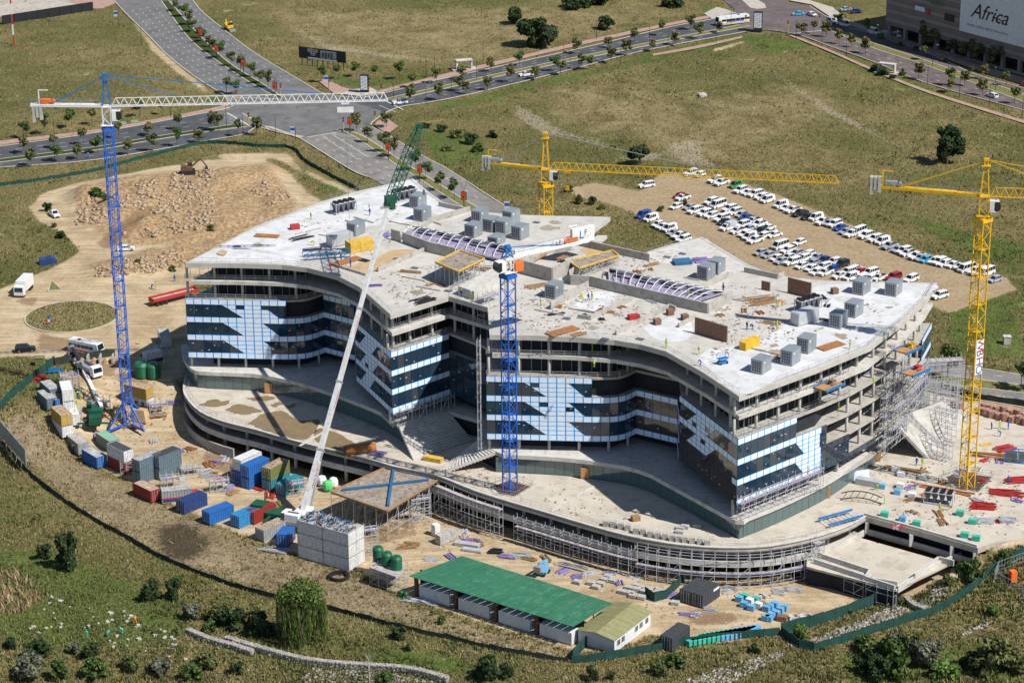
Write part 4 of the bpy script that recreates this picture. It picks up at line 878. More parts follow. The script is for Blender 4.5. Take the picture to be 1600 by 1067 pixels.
# green lattice extension in the same vertical plane
hd = Vector((bd.x, bd.y, 0)).normalized(); best = None
for k in range(1, 400):
    h = k * 0.1; q = Tp + hd * h
    for j in range(0, 60):
        z = j * 0.5; px, py = proj_np(q.x, q.y, Tp.z + z); e = (px - 655) ** 2 + (py - 197) ** 2
        if best is None or e < best[0]: best = (e, h, z)
tipL = Tp + hd * best[1] + Vector((0, 0, best[2])); ld = (tipL - Tp).normalized(); LL = (tipL - Tp).length
lx = Vector((ld.y, -ld.x, 0)).normalized(); lu = lx.cross(ld)
b = MB(); n = 14
def cor(f): w = 0.95 if 0.12 < f < 0.8 else (0.75 if f <= 0.12 else 0.95 - (f - 0.8) * 2.6); o = Tp + ld * (LL * f); return [o + lx * (w * sx) + lu * (w * sy) for sx, sy in ((-1, -1), (1, -1), (1, 1), (-1, 1))]
for i in range(n):
    A, C_ = cor(i / n), cor((i + 1) / n)
    for k in range(4):
        b.bar(A[k], C_[k], 0.16); b.bar(A[k], A[(k + 1) % 4], 0.08); p, q = (A[k], C_[(k + 1) % 4]) if (i + k) % 2 else (A[(k + 1) % 4], C_[k]); b.bar(p, q, 0.09)
b.box(tipL, (1.6, 0.9, 0.9)); b.box(Tp + ld * 1.2, (1.9, 1.9, 2.6), 0.3); cpart(b, 'lattice_extension', 'crane_green', mc)
b = MB(); b.bar(tipL + Vector((0.6, 0.2, 0)), Vector((tipL.x + 0.6, tipL.y + 0.2, tipL.z - 14)), 0.06); b.box((tipL.x + 0.6, tipL.y + 0.2, tipL.z - 14.5), (0.5, 0.4, 1.0)); cpart(b, 'hook_block', 'cable', mc)
for sy in (-1, 1): b = MB(); b.tube(Bp + lat * (0.4 * sy) + hd * 2.4 + Vector((0, 0, -0.4)), Bp + bd * 13 + lat * (0.35 * sy) - Vector((0, 0, 0.5)), 0.22); cpart(b, 'lift_cylinder', 'grey_metal', mc)
b = MB(); bx = math.atan2(hd.y, hd.x); o = Bp - hd * 1.5; b.box((o.x, o.y, Bp.z - 0.2), (7.0, 2.8, 1.4), bx); b.box((o.x - hd.x * 2.6, o.y - hd.y * 2.6, Bp.z + 0.6), (2.0, 3.0, 1.6), bx); cpart(b, 'superstructure', 'crane_white', mc)
b = MB(); q = Vector((-hd.y, hd.x, 0)); oo = o + q * 2.1 - hd * 1.5; b.box((oo.x, oo.y, Bp.z + 0.2), (2.2, 1.3, 1.9), bx); cb = cpart(b, 'cab', 'crane_white', mc); b = MB(); b.box((oo.x, oo.y, Bp.z + 0.55), (2.26, 1.36, 0.9), bx); b.build('cab_window', 'cab_glass', cb, world=True)
b = MB(); b.tube(o + q * 0.2 - hd * 2.2 + lat * 1.2 + Vector((0, 0, 0.7)), o + q * 0.2 - hd * 2.2 - lat * 1.2 + Vector((0, 0, 0.7)), 0.8, n=12); cpart(b, 'winch_drum', 'cable', mc)
b = MB(); cg = mc0.z; cax = R(158); cdir = Vector((math.cos(cax), math.sin(cax), 0)); cc = Vector((Bp.x, Bp.y, cg)) + cdir * 4.2
b.box((cc.x, cc.y, cg + 1.35), (14.5, 2.8, 0.8), cax); c2_ = cc + cdir * 5.6; b.box((c2_.x, c2_.y, cg + 2.3), (2.6, 2.8, 1.5), cax); cpart(b, 'carrier', 'crane_green', mc)
wm = MB(); wm.tube((0, -0.3, 0), (0, 0.3, 0), 0.75, n=14); wm = wm.mesh('wheel', 'rubber')
for k in range(6):
    for sg in (-1, 1):
        p = cc + cdir * (-5.6 + k * 2.2) + Vector((-cdir.y, cdir.x, 0)) * (1.2 * sg); obj('wheel', wm, mc, p + Vector((0, 0, 0.75)) - mc0, cax)
for sx in (-5, 2.5):
    for sg in (-1, 1):
        p = cc + cdir * sx; e = p + Vector((-cdir.y, cdir.x, 0)) * (4.2 * sg); b = MB(); b.bar((p.x, p.y, cg + 1.1), (e.x, e.y, cg + 1.1), 0.4); b.bar((e.x, e.y, cg + 1.1), (e.x, e.y, cg + 0.1), 0.25); b.box((e.x, e.y, cg + 0.08), (1.0, 1.0, 0.16)); cpart(b, 'outrigger', 'crane_green', mc)
# ---------- small truck crane on the left, boom low over the yard
t0 = G(150, 656); tb = t0 + Vector((1.2, 1.0, 2.6)); te = None
tk = thing('truck_crane', 'green truck crane with white and black boom laid low towards the parked bus', 'crane', t0)
# boom tip stands about 9 m up over the fence
te = AT(113, 543, t0.y + 26.0); te2 = tb.lerp(te, 0.60)
b = MB(); b.bar(tb, te2, 0.75, 0.9); sec = cpart(b, 'boom_section', 'crane_white', tk); b = MB(); b.bar(te2, te, 0.55, 0.65); cpart(b, 'boom_section', 'black_metal', tk)
b = MB(); b.box(te, (0.8, 0.8, 1.0)); cpart(b, 'boom_head', 'grey_metal', tk)
bd2 = (te - tb).normalized(); l2 = Vector((bd2.y, -bd2.x, 0)).normalized(); u2 = l2.cross(bd2)
text_obj('lettering', 'MARLBORO', 0.7, 'text_red', sec, tb.lerp(te, 0.5) - l2 * 0.0 + (u2 if u2.z > 0 else -u2) * 0.5, bd2, l2)
b = MB(); b.tube(t0 + Vector((0, 2.6, 1.9)), tb.lerp(te, 0.3) - Vector((0, 0, 0.4)), 0.2); cpart(b, 'lift_cylinder', 'grey_metal', tk)
b = MB(); b.box(t0 + Vector((0, 0, 1.2)), (2.6, 10.0, 0.7), 0.12); b.box(t0 + Vector((0.6, -4.0, 2.0)), (2.6, 2.0, 1.3), 0.12); cpart(b, 'carrier', 'crane_green', tk)
b = MB(); b.box(t0 + Vector((0.3, 0.5, 2.1)), (2.5, 4.2, 1.1), 0.12); b.box(t0 + Vector((0.3, -1.8, 2.5)), (2.7, 1.0, 1.2), 0.12); cpart(b, 'superstructure', 'crane_green', tk)
b = MB(); b.box(t0 + Vector((-1.5, 1.2, 2.7)), (1.0, 1.7, 1.6), 0.12); cb = cpart(b, 'cab', 'crane_green', tk); b = MB(); b.box(t0 + Vector((-1.5, 1.2, 3.0)), (1.06, 1.76, 0.8), 0.12); b.build('cab_window', 'cab_glass', cb, world=True)
for k in range(4):
    for sg in (-1, 1): obj('wheel', wm, tk, Vector((1.15 * sg, -3.6 + k * 2.4, 0.7)), R(90), 0.9)
for sy in (-4.2, 3.2):
    for sg in (-1, 1): b = MB(); o = t0 + Vector((0, sy, 1.0)); e = o + Vector((3.4 * sg, 0, 0)); b.bar(o, e, 0.3); b.bar(e, e - Vector((0, 0, 0.9)), 0.2); b.box(e - Vector((0, 0, 0.95)), (0.8, 0.8, 0.12)); cpart(b, 'outrigger', 'crane_green', tk)
# ================================================================== ROOF: surfaces, walls, skylights, plant
mat('purple_ply', (0.23, 0.18, 0.40), 0.8, var=0.2, scale=1.5); mat('timber', (0.30, 0.18, 0.085), 0.9, var=0.25, scale=2); mat('timber_yellow', (0.60, 0.38, 0.06), 0.8, var=0.2, scale=1.5)
mat('unit_grey', (0.30, 0.335, 0.36), 0.45, metal=0.35, var=0.08); mat('unit_dark', (0.09, 0.10, 0.13), 0.6, var=0.2); mat('galv', (0.50, 0.51, 0.53), 0.5, metal=0.25, var=0.12, scale=1.0); mat('block', (0.40, 0.38, 0.35), 0.95, var=0.18, scale=1.5)
mat('wrap_white', (0.70, 0.70, 0.70), 0.5, var=0.1); mat('wrap_blue', (0.12, 0.36, 0.58), 0.55, var=0.2, scale=1.2); mat('wrap_teal', (0.05, 0.42, 0.30), 0.6, var=0.15); mat('red_paint', (0.42, 0.035, 0.03), 0.6, var=0.2, scale=2); mat('yellow_paint', (0.66, 0.40, 0.02), 0.5, var=0.15)
mat('truss_blue', (0.03, 0.13, 0.26), 0.5); mat('debris', (0.24, 0.19, 0.14), 0.95, var=0.5, scale=1.6)
ZR = 28.6
def onroof(name, px, m, dz=0.004, jag=0.0): return on(name, px, ZR + dz, m, roof, jag)
onroof('white_screed', [(297, 408), (340, 387), (400, 357), (505, 318), (560, 303), (642, 282), (655, 290), (690, 318), (730, 331), (700, 340), (660, 330), (640, 350), (600, 350), (560, 358), (525, 380), (480, 400), (462, 415), (430, 411)], 'roof_white', 0.004, 0.25)
onroof('white_screed', [(1092, 560), (1110, 545), (1180, 535), (1235, 500), (1262, 455), (1310, 444), (1458, 445), (1446, 462), (1405, 501), (1350, 541), (1215, 594), (1155, 615)], 'roof_white', 0.008, 0.12)
onroof('white_screed', [(1005, 512), (1045, 496), (1080, 505), (1075, 530), (1030, 532)], 'roof_white', 0.008, 0.12)
onroof('white_screed', [(895, 478), (920, 458), (950, 455), (965, 463), (940, 484), (905, 486)], 'roof_white', 0.008, 0.3)
onroof('white_screed', [(1010, 393), (1095, 372), (1120, 390), (1165, 415), (1130, 430), (1080, 415), (1030, 410)], 'concrete_pale', 0.008, 0.2)
onroof('sand_bed', [(537, 419), (590, 402), (612, 391), (648, 391), (625, 402), (575, 429)], 'sand_fill', 0.012, 0.1); onroof('sand_bed', [(905, 390), (925, 386), (968, 402), (945, 414)], 'sand_fill', 0.012, 0.1)
onroof('sand_heap', [(338, 396), (345, 390), (355, 393), (350, 399)], 'sand_fill', 0.2, 0.1)
def rwall(px, h, t=0.35, m='concrete', nm='parapet_wall'):
    b = MB(); b.wall([V2(p.x, p.y) for p in poly(px, ZR)], h, t, ZR); return b.build(nm, m, BLD, world=True)
for px, h in (([(672, 349), (734, 331)], 1.3), ([(686, 322), (732, 332)], 1.0), ([(672, 349), (660, 362)], 1.3), ([(630, 379), (670, 394), (712, 404)], 2.4), ([(612, 374), (626, 378)], 2.4), ([(662, 394), (590, 425)], 1.0), ([(520, 415), (572, 431)], 0.5), ([(810, 426), (863, 440)], 3.0), ([(863, 440), (895, 424)], 3.0), ([(892, 445), (922, 447), (1080, 484), (1106, 490)], 2.2), ([(892, 445), (890, 436), (905, 427), (935, 424)], 2.0), ([(1106, 490), (1143, 470)], 2.2), ([(860, 484), (919, 450)], 1.6), ([(987, 470), (922, 500)], 1.0), ([(922, 500), (905, 497)], 0.8), ([(1046, 482), (962, 524)], 1.0), ([(1046, 482), (1056, 486)], 1.0),
              ([(1098, 452), (1138, 434)], 1.3), ([(1098, 452), (1090, 462)], 1.3), ([(1163, 425), (1215, 436)], 1.1), ([(1215, 436), (1225, 432)], 1.1), ([(906, 384), (960, 396), (1015, 408)], 1.6), ([(815, 420), (850, 398)], 2.2), ([(850, 398), (892, 392)], 1.2), ([(1060, 512), (1086, 498)], 0.9), ([(735, 455), (780, 430)], 1.0), ([(1215, 480), (1262, 470)], 0.25), ([(540, 345), (570, 356)], 0.25), ([(553, 340), (584, 349)], 0.25), ([(690, 352), (655, 340)], 0.3)):
    rwall(px, h)
for px, h in (([(1086, 520), (1136, 535)], 3.3), ([(1231, 457), (1267, 466)], 3.3), ([(1190, 452), (1203, 455)], 1.9)): rwall(px, h, 0.3, 'brick', 'brick_wall')
b = MB(); b.prism([V2(p.x, p.y) for p in poly([(716, 461), (741, 469), (783, 440), (775, 430)], ZR)], ZR, ZR + 1.9); b.build('stair_head', 'concrete_pale', BLD, world=True)
b = MB(); b.prism([V2(p.x, p.y) for p in poly([(838, 405), (868, 408), (905, 398), (880, 392)], ZR)], ZR, ZR + 0.02); b.build('opening_shade', 'painted_inner_shade', BLD, world=True)  # flat near-black sheet paints the shade of an opening
for px in ([(816, 416), (826, 408), (852, 395), (845, 395)], [(826, 417), (836, 409), (856, 397), (850, 396)]):
    b = MB(); b.prism([V2(p.x, p.y) for p in poly(px, ZR + 0.3)], ZR + 0.3, ZR + 0.45); b.build('ramp_board', 'timber', BLD, world=True)
# hatches, plates
for q in ((1042, 402), (1066, 397), (902, 358), (838, 348), (945, 530), (620, 405), (648, 419), (885, 498), (1000, 530), (700, 455), (643, 303)):
    p = P(q[0], q[1], ZR); b = MB(); b.box((p.x, p.y, ZR + 0.05), (1.6, 1.2, 0.1), -0.5); b.build('roof_hatch', 'unit_dark', roof, world=True)
mat('lilac_deck', (0.34, 0.30, 0.42), .85, var=.25, scale=.9, c2=(0.12, 0.10, 0.16), amt=.5)
def skylight(nl, fl_, nr, fr_, n, label):
    a, f, c, g = P(*nl, ZR), P(*fl_, ZR), P(*nr, ZR), P(*fr_, ZR); root = thing('skylight', label, 'skylight', (a + g) / 2)
    b = MB(); b.prism([V2(p.x, p.y) for p in (a, f, g, c)], ZR + 0.4, ZR + 0.75); b.build('work_deck', 'lilac_deck', root, world=True)
    for i in range(n + 1):
        p, q = a.lerp(c, i / n), f.lerp(g, i / n); b = MB(); pts = [p.lerp(q, k / 6) + Vector((0, 0, 1.0 + .9 * math.sin(math.pi * k / 6))) for k in range(7)]
        for u, v in zip(pts[:-1], pts[1:]): b.bar(u, v, 0.11, 0.16)
        b.build('rib', 'crane_white', root, world=True)
    for k in (0, 2, 4, 6):
        z = 1.0 + .9 * math.sin(math.pi * k / 6); u, v = a.lerp(f, k / 6) + Vector((0, 0, z)), c.lerp(g, k / 6) + Vector((0, 0, z)); b = MB(); b.bar(u, v, 0.12); b.build('purlin', 'galv', root, world=True)
    for i in range(n):
        for k in (3, 4, 5):
            if (i + k) % 3 == 0: continue
            z0, z1 = (1.0 + .9 * math.sin(math.pi * j / 6) - 0.15 for j in (k, k + 1))
            A = a.lerp(c, (i + .06) / n).lerp(f.lerp(g, (i + .06) / n), k / 6); B = a.lerp(c, (i + .94) / n).lerp(f.lerp(g, (i + .94) / n), k / 6)
            C2 = a.lerp(c, (i + .94) / n).lerp(f.lerp(g, (i + .94) / n), (k + 1) / 6); D = a.lerp(c, (i + .06) / n).lerp(f.lerp(g, (i + .06) / n), (k + 1) / 6); b = MB(); zz = Vector((0, 0, 1))
            q = [A + zz * z0, B + zz * z0, C2 + zz * z1, D + zz * z1]; b.add(q + [p - zz * 0.05 for p in q], [(0, 1, 2, 3), (7, 6, 5, 4), (0, 4, 5, 1), (1, 5, 6, 2), (2, 6, 7, 3), (3, 7, 4, 0)]); b.build('glazing_panel', 'unit_dark', root, world=True)
    return root
skylight((628, 374), (652, 360), (785, 412), (800, 392), 11, 'arched steel skylight frame over purple boarding beside the grey box units')
skylight((952, 446), (950, 425), (1080, 478), (1130, 462), 12, 'arched white skylight frame over purple boarding behind the long concrete upstand')
# ---------- plant
def rtu():
    t = thing('air_handling_unit', 'grey sheet metal air handling box standing on the roof slab', 'air unit', group='grey air handling boxes on the roof')
    b = MB(); b.box((0, 0, 1.5), (2.5, 3.5, 2.8)); b.box((0, 0, 2.95), (2.6, 3.6, 0.1)); b.build('casing', 'unit_grey', t)
    b = MB(); b.box((0, 0, 0.06), (2.4, 3.4, 0.12)); b.build('base_frame', 'unit_dark', t)
    g = MB(); g.box((0, -1.76, 1.5), (2.1, 0.04, 2.3)); gr = g.build('grille', 'unit_dark', t)
    b = MB()
    for k in range(5): b.box((-1.0 + k * 0.5, -1.80, 1.5), (0.07, 0.05, 2.3)); b.box((0, -1.80, 0.4 + k * 0.55), (2.1, 0.05, 0.07))
    b.build('grille_bars', 'galv', gr)
    b = MB(); b.box((1.265, 0.5, 1.4), (0.03, 1.2, 2.2)); d = b.build('access_door', 'unit_grey', t); b = MB(); b.box((1.29, -1.0, 2.4), (0.03, 0.5, 0.35)); b.build('label_plate', 'wrap_white', t)
    return Proto(t)
RT = rtu(); RA = R(-33)
for i, q in enumerate(((653, 325), (660, 345), (556, 368), (750, 348), (768, 362), (740, 371), (788, 365), (776, 383), (799, 350), (813, 374), (866, 466), (1104, 437), (1120, 428), (1347, 460), (1397, 462), (1335, 495), (1311, 512), (1261, 551), (1236, 570), (1190, 583))):
    p = P(q[0], q[1], ZR + 0.012); w_ = ('in the pair beside the low roof court', 'behind the silver wrapped chiller', 'in the cluster beside the first skylight', 'standing alone behind the small blue crane', 'in the pair near the purple boards', 'standing at the back parapet by the car park', 'in the middle of the white east roof', 'near the front corner of the white roof')[(0, 0, 1, 2, 2, 2, 2, 2, 2, 2, 3, 4, 4, 5, 5, 6, 6, 7, 7, 7)[i]]; RT.put((p.x, p.y + 1.2, p.z), RA + random.uniform(-.05, .05), 'grey sheet metal air handling box ' + w_, 'air handling boxes ' + w_, scale=(1, 1, 0.62) if i in (7,) else (1, 1, random.uniform(0.93, 1.02)))
def chiller(fans, cover):
    t = thing('chiller', 'x', 'chiller')
    b = MB(); L = 5.6
    for sx in (-1, 1):
        for sy in (-1, 1): b.box((sx * L / 2, sy * 1.05, 1.25), (0.12, 0.12, 2.5))
    b.box((0, 0, 0.2), (L, 2.1, 0.25)); b.box((0, 0, 2.45), (L + 0.1, 2.3, 0.12)); b.build('frame', 'galv', t)
    for k in range(4):
        x = -L / 2 + (k + .5) * L / 4
        b = MB(); b.profile([(-0.62, 2.3), (0.62, 2.3), (0.05, 0.4), (-0.05, 0.4)], -1.0, 1.0); b.v = [(v[0] + x, v[1], v[2]) for v in b.v]; b.build('coil', 'unit_dark' if not cover else 'galv', t)
        if fans:
            for sy in (-0.52, 0.52): b = MB(); b.lathe([(0.48, 2.5), (0.52, 2.85), (0.42, 2.85), (0.40, 2.7)], 12, (x, sy, 0)); b.build('fan', 'black_metal', t)
    if cover: b = MB(); b.profile([(-L / 2, 0.3), (L / 2, 0.3), (L / 2, 2.55), (L / 2 - .3, 2.75), (-L / 2 + .3, 2.75), (-L / 2, 2.55)], -1.18, 1.18); b.build('silver_cover', 'galv', t)
    return t
CA = R(38)
for q, fans, cov, lab in (((537, 333), 1, 0, 'black fan chiller on white legs standing on the far white roof'), ((531, 384), 0, 1, 'silver wrapped chiller beside the yellow crate stack on the roof'), ((632, 314), 1, 0, 'black fan chiller under the green lattice crane tip'), ((1263, 486), 1, 0, 'black fan chiller behind the silver wrapped one on the white roof'), ((1258, 506), 0, 1, 'silver wrapped chiller in front of the black fan chiller'), ):
    p = P(q[0], q[1], ZR + 0.012); t = chiller(fans, cov); t['label'] = lab; t.location = (p.x, p.y + 0.8, p.z); t.rotation_euler = (0, 0, CA)
p = P(1467, 786, 0.01); t = chiller(1, 0); t['label'] = 'black fan chiller waiting on the concrete deck beside the crane pit'; t.location = p; t.rotation_euler = (0, 0, R(-22))
def block(name, label, cat, px, z, size, rz, m, group=None, slats=0, m2=None):
    p = P(px[0], px[1], z); t = thing(name, label, cat, (p.x, p.y, z), rz, group); b = MB()
    n = max(1, slats)
    for i in range(n): b = MB(); b.box((0, 0, size[2] * (i + .5) / n), (size[0] - 0.03 * (i % 2), size[1] - 0.04 * (i % 2), size[2] / n - 0.02)); b.build('layer', m, t)
    b = MB()
    for k in (-1, 0, 1): b.box((0, k * size[1] * 0.36, 0.0), (size[0] * 0.98, 0.12, 0.14))
    b.build('bearer', m2 or 'timber', t); return t
block('plank_stack', 'tall stack of yellow formwork planks beside the silver chiller', 'planks', (562, 390), ZR + .08, (5.6, 3.0, 2.2), R(28), 'timber_yellow', slats=6)
block('sheet_stack', 'flat rust brown steel sheet lying by the sand bed', 'steel sheet', (541, 409), ZR + .08, (7.5, 2.3, 0.25), R(44), 'rust_sheet', slats=2)
block('sheet_stack', 'flat rust brown steel sheet on the beige roof near the front edge', 'steel sheet', (879, 518), ZR + .08, (7.0, 2.6, 0.2), R(38), 'rust_sheet', slats=2)
block('sheet_stack', 'flat rust brown steel sheet on the white roof near the corner', 'steel sheet', (1298, 541), ZR + .08, (5.8, 2.4, 0.2), R(38), 'rust_sheet', slats=2)
block('sheet_stack', 'flat brown plywood sheet on the white roof beside the red box', 'plywood', (417, 369), ZR + .08, (5.5, 2.0, 0.2), R(-12), 'rust_sheet', slats=1)
block('sheet_stack', 'stack of dark blue boards on the pale roof', 'boards', (1066, 411), ZR + .08, (3.8, 2.6, 0.7), R(12), 'truss_blue', slats=3)
block('red_box', 'small red steel box on the white roof', 'box', (461, 358), ZR + .02, (2.0, 1.3, 1.1), R(20), 'red_paint')
block('red_skip', 'small red rubble skip between the low roof walls', 'skip', (990, 498), ZR + .02, (2.2, 1.4, 0.9), R(20), 'red_paint')
block('form_crate', 'yellow plywood form crate beside the two blue workers', 'crate', (1171, 542), ZR + .05, (4.6, 1.6, 1.6), R(48), 'yellow_paint', slats=2)
for i, q in enumerate(((1047, 491), (1070, 499), (1027, 506), (1304, 458))): block('brick_pallet', 'cube of red bricks on a pallet on the white roof', 'bricks', q, ZR + .08, (1.3, 1.3, 1.1), R(20), 'brick', 'brick cubes on the roof', slats=4)
def bundle(name, label, cat, px, z, n, L, w, rz, m, group=None, r=0.06):
    p = P(px[0], px[1], z); t = thing(name, label, cat, (p.x, p.y, z), rz, group)
    for i in range(n):
        b = MB(); y = random.uniform(-w, w); a = random.uniform(-.14, .14); l = L * random.uniform(.6, 1) / 2; o = random.uniform(-.3, .3) * L * .3; zz = 0.06 + 0.09 * (i // 4)
        b.bar((o - l * math.cos(a), y - l * math.sin(a), zz), (o + l * math.cos(a), y + l * math.sin(a), zz), r * 2); b.build('bar', m, t)
    return t
PU = 'loose purple scaffold boards'
for px, z, n, L, w, a, lab in (((586, 447), ZR, 8, 3.5, .5, 10, 'heap of purple boards on the beige roof corner'), ((606, 368), ZR, 14, 2.5, .9, 60, 'heap of purple boards beside the white crane boom'), ((1096, 408), ZR, 16, 4.0, 1.2, 15, 'big heap of purple boards behind the dark blue stack')): bundle('board_heap', lab, 'boards', px, z, n, L, w, R(a), 'purple_ply', r=0.14)
for px, z, n, L, w, a, lab in (((840, 447), ZR, 12, 6, 1.2, 30, 'long timbers stacked behind the small blue crane'), ((1018, 415), ZR, 10, 5, .8, 40, 'loose timbers by the notch in the roof'), ((660, 470), ZR, 14, 6, 1.6, 40, 'pile of scrap steel and timber near the roof corner'), ((905, 523), ZR, 8, 4, 1.0, 35, 'thin timbers behind the front roof edge beside the rust sheet'), ((1190, 470), ZR, 16, 8, 2.6, 20, 'starter bars and shutter timbers around the half built brick room'), ((1205, 505), ZR, 8, 5, .9, -15, 'row of shutter timbers behind the hi-vis workers'), ((470, 372), ZR, 10, 6, 1.2, 35, 'dark steel plates and bars on the white roof'), ((489, 390), ZR, 8, 5, 1.2, 20, 'dark steel bars beside the bending worker'), ((745, 420), ZR, 14, 7, 1.5, -20, 'timbers beside the raised formwork table'), ((640, 425), ZR, 9, 5, 1.0, -20, 'short timbers beside the crane tie'), ((1290, 500), ZR, 8, 4, .8, -15, 'dark steel bars between the grey boxes on the white roof'), ((1225, 555), ZR, 10, 6, .9, 45, 'timbers beside the yellow crate'), ((870, 492), ZR, 6, 4, .6, 20, 'short steel bars on the bare roof')):
    bundle('timber_pile', lab, 'timbers', px, z + .01, n, L, w, R(a), 'timber' if 'steel' not in lab else 'black_metal')
# blue steel trusses lying on the roof
p = P(510, 402, ZR); t = thing('steel_truss', 'pair of dark blue steel trusses lying on the white roof', 'truss', p, R(12))
for y in (-1.2, 1.2): b = MB(); b.bar((-5, y, 0.1), (5, y, 0.1), 0.2); b.bar((-5, y, 1.3), (5, y, 1.3), 0.2); [b.bar((-5 + k * 2, y, 0.1), (-5 + k * 2, y, 1.3), 0.12) for k in range(6)]; [b.bar((-5 + k * 2, y, 0.1), (-3 + k * 2, y, 1.3), 0.1) for k in range(5)]; b.build('truss_frame', 'truss_blue', t)
# raised formwork table with yellow beams
mat('form_ply', (0.30, 0.255, 0.21), .9, var=.25, scale=.5, c2=(0.17, 0.12, 0.085), amt=.5)
def table(px, z0, z1, label, beams='timber_yellow', name='formwork_table'):
    q = poly(px, z1); c = sum(q, Vector()) / len(q); t = thing(name, label, 'formwork', (c.x, c.y, z0))
    b = MB(); b.prism([V2(p.x, p.y) for p in q], z1 - 0.25, z1); b.build('form_deck', 'form_ply', t, world=True)
    for i in range(4): a, d = q[i], q[(i + 1) % 4]; b = MB(); b.bar(Vector((a.x, a.y, z1 + 0.12)), Vector((d.x, d.y, z1 + 0.12)), 0.3, 0.25); b.build('edge_beam', beams, t, world=True)
    for i in range(9):
        f = (i + .5) / 9; a, d = q[0].lerp(q[1], f), q[3].lerp(q[2], f); b = MB(); b.bar(Vector((a.x, a.y, z1 - 0.4)), Vector((d.x, d.y, z1 - 0.4)), 0.15, 0.25); b.build('joist', beams, t, world=True)
    b = MB(); n = 6
    for i in range(n):
        for j in range(n):
            p = q[0].lerp(q[1], i / (n - 1)).lerp(q[3].lerp(q[2], i / (n - 1)), j / (n - 1)); b.bar((p.x, p.y, z0), (p.x, p.y, z1 - 0.3), 0.1)
            if i < n - 1:
                r_ = q[0].lerp(q[1], (i + 1) / (n - 1)).lerp(q[3].lerp(q[2], (i + 1) / (n - 1)), j / (n - 1))
                for k in (0.3, 0.7): b.bar((p.x, p.y, z0 + (z1 - z0) * k), (r_.x, r_.y, z0 + (z1 - z0) * k), 0.06)
                b.bar((p.x, p.y, z0 + .2), (r_.x, r_.y, z1 - .4), 0.05)
    stuff(b.build('prop', 'galv', t, world=True)); return t, q
table([(680, 410), (718, 392), (757, 405), (716, 425)], ZR, ZR + 4.0, 'raised square formwork table with yellow beams on the roof')
b_ = table([(888, 408), (957, 392), (967, 400), (905, 420)], ZR, ZR + 2.2, 'long yellow beam shutter behind the skylight')
# ---------- terrace and right deck
for i, q in enumerate(((590, 70), (635, 75), (680, 85), (725, 95), (775, 115), (820, 120), (865, 135), (910, 142), (955, 150), (1000, 160), (1040, 165), (1080, 170), (1125, 175), (1175, 180), (1220, 190))):
    block('block_pallet', 'cube of grey concrete blocks in the row along the terrace edge', 'blocks', (800 + q[0] / 4, 803 + q[1] / 4), .08, (1.1, 1.1, 1.1), R(-15 + i), 'block', 'block cubes along the terrace edge', slats=4)
block('timber_crate', 'small timber crate alone on the shaded terrace', 'crate', (993, 812), .08, (1.6, 1.2, 0.9), R(20), 'timber', slats=3)
for q in ((1063, 826), (1070, 824), (1062, 832), (1090, 822)): block('block_pallet', 'low grey block stack behind the row of block cubes', 'blocks', q, .08, (1.6, 1.1, 0.5), R(-20), 'block', 'low block stacks on the terrace', slats=2)
for q in ((1382, 806), (1432, 820), (1500, 804), (1519, 817), (1507, 838), (1525, 843)): block('teal_crate', 'teal wrapped pallet on the concrete deck', 'pallet', q, .08, (1.5, 1.1, 0.9), R(-20), 'wrap_teal', 'teal wrapped pallets on the deck')
for q in ((1410, 813), (1378, 762), (1402, 771)): block('blue_pallet', 'pale blue wrapped pallet on the concrete deck', 'pallet', q, .08, (1.3, 1.1, 0.9), R(-20), 'wrap_blue', 'blue wrapped pallets on the deck')
for q in ((1407, 761), (1425, 776), (1442, 748), (1408, 743), (1399, 735)): block('white_pallet', 'white wrapped pallet on the concrete deck', 'pallet', q, .08, (1.4, 1.2, 0.9), R(-20), 'wrap_white', 'white wrapped pallets on the deck')
block('panel_stack', 'long stack of silver insulation panels under the curved canopy', 'panels', (1357, 757), .08, (5.0, 1.6, 1.2), R(-28), 'galv', slats=5); block('foam_board', 'pink foam boards leaning behind the silver panels', 'boards', (1345, 746), .08, (3.2, .9, 1.4), R(15), 'film', slats=2)
for q, n, L, a in (((1570, 702), 22, 4.6, 25), ((1590, 752), 24, 4.6, 5), ((1572, 772), 22, 6.5, -18), ((1536, 792), 24, 5.0, -10)):
    bundle('rebar_heap', 'heap of red painted scaffold props on the concrete deck', 'props', q, .01, n, L, 1.3, R(a), 'red_paint', 'red prop heaps on the deck', r=0.1)
bundle('dark_beam_heap', 'long rusty steel beams lying beyond the crane pit', 'beams', (1548, 712), .01, 10, 10, 1.3, R(-20), 'rust_sheet', r=.14); bundle('dark_beam_heap', 'long rusty steel beams lying in front of the crane pit', 'beams', (1470, 765), .01, 6, 13, .5, R(-28), 'rust_sheet', r=.14); bundle('timber_pile', 'long timbers lying under the curved canopy edge', 'timbers', (1420, 735), .01, 9, 9, .9, R(-25), 'timber')
bundle('timber_pile', 'yellow timbers lying between crane and rocks', 'timbers', (1541, 694), .01, 8, 3.5, .6, R(25), 'timber_yellow'); bundle('cable_tray_heap', 'loose galvanised trays heaped on the sandy deck', 'metal', (1540, 815), .01, 26, 3.5, 1.2, R(-5), 'galv', r=.12); bundle('cable_tray_heap', 'second galvanised tray heap nearer the right fence', 'metal', (1573, 814), .01, 22, 3.2, 1.0, R(-15), 'galv', r=.12)
p = P(1590, 722, .02); t = thing('glass_crate', 'large blue steel frame with glass panes standing on the deck', 'glass rack', p, R(-15)); b = MB()
for x in (-2.6, 0, 2.6): b.box((x, -.6, 1.3), (.15, .15, 2.6)); b.box((x, .6, 1.3), (.15, .15, 2.6))
for z in (.1, 2.6): b.box((0, -.6, z), (5.4, .15, .15)); b.box((0, .6, z), (5.4, .15, .15))
b.build('rack', 'crane_blue_light', t)
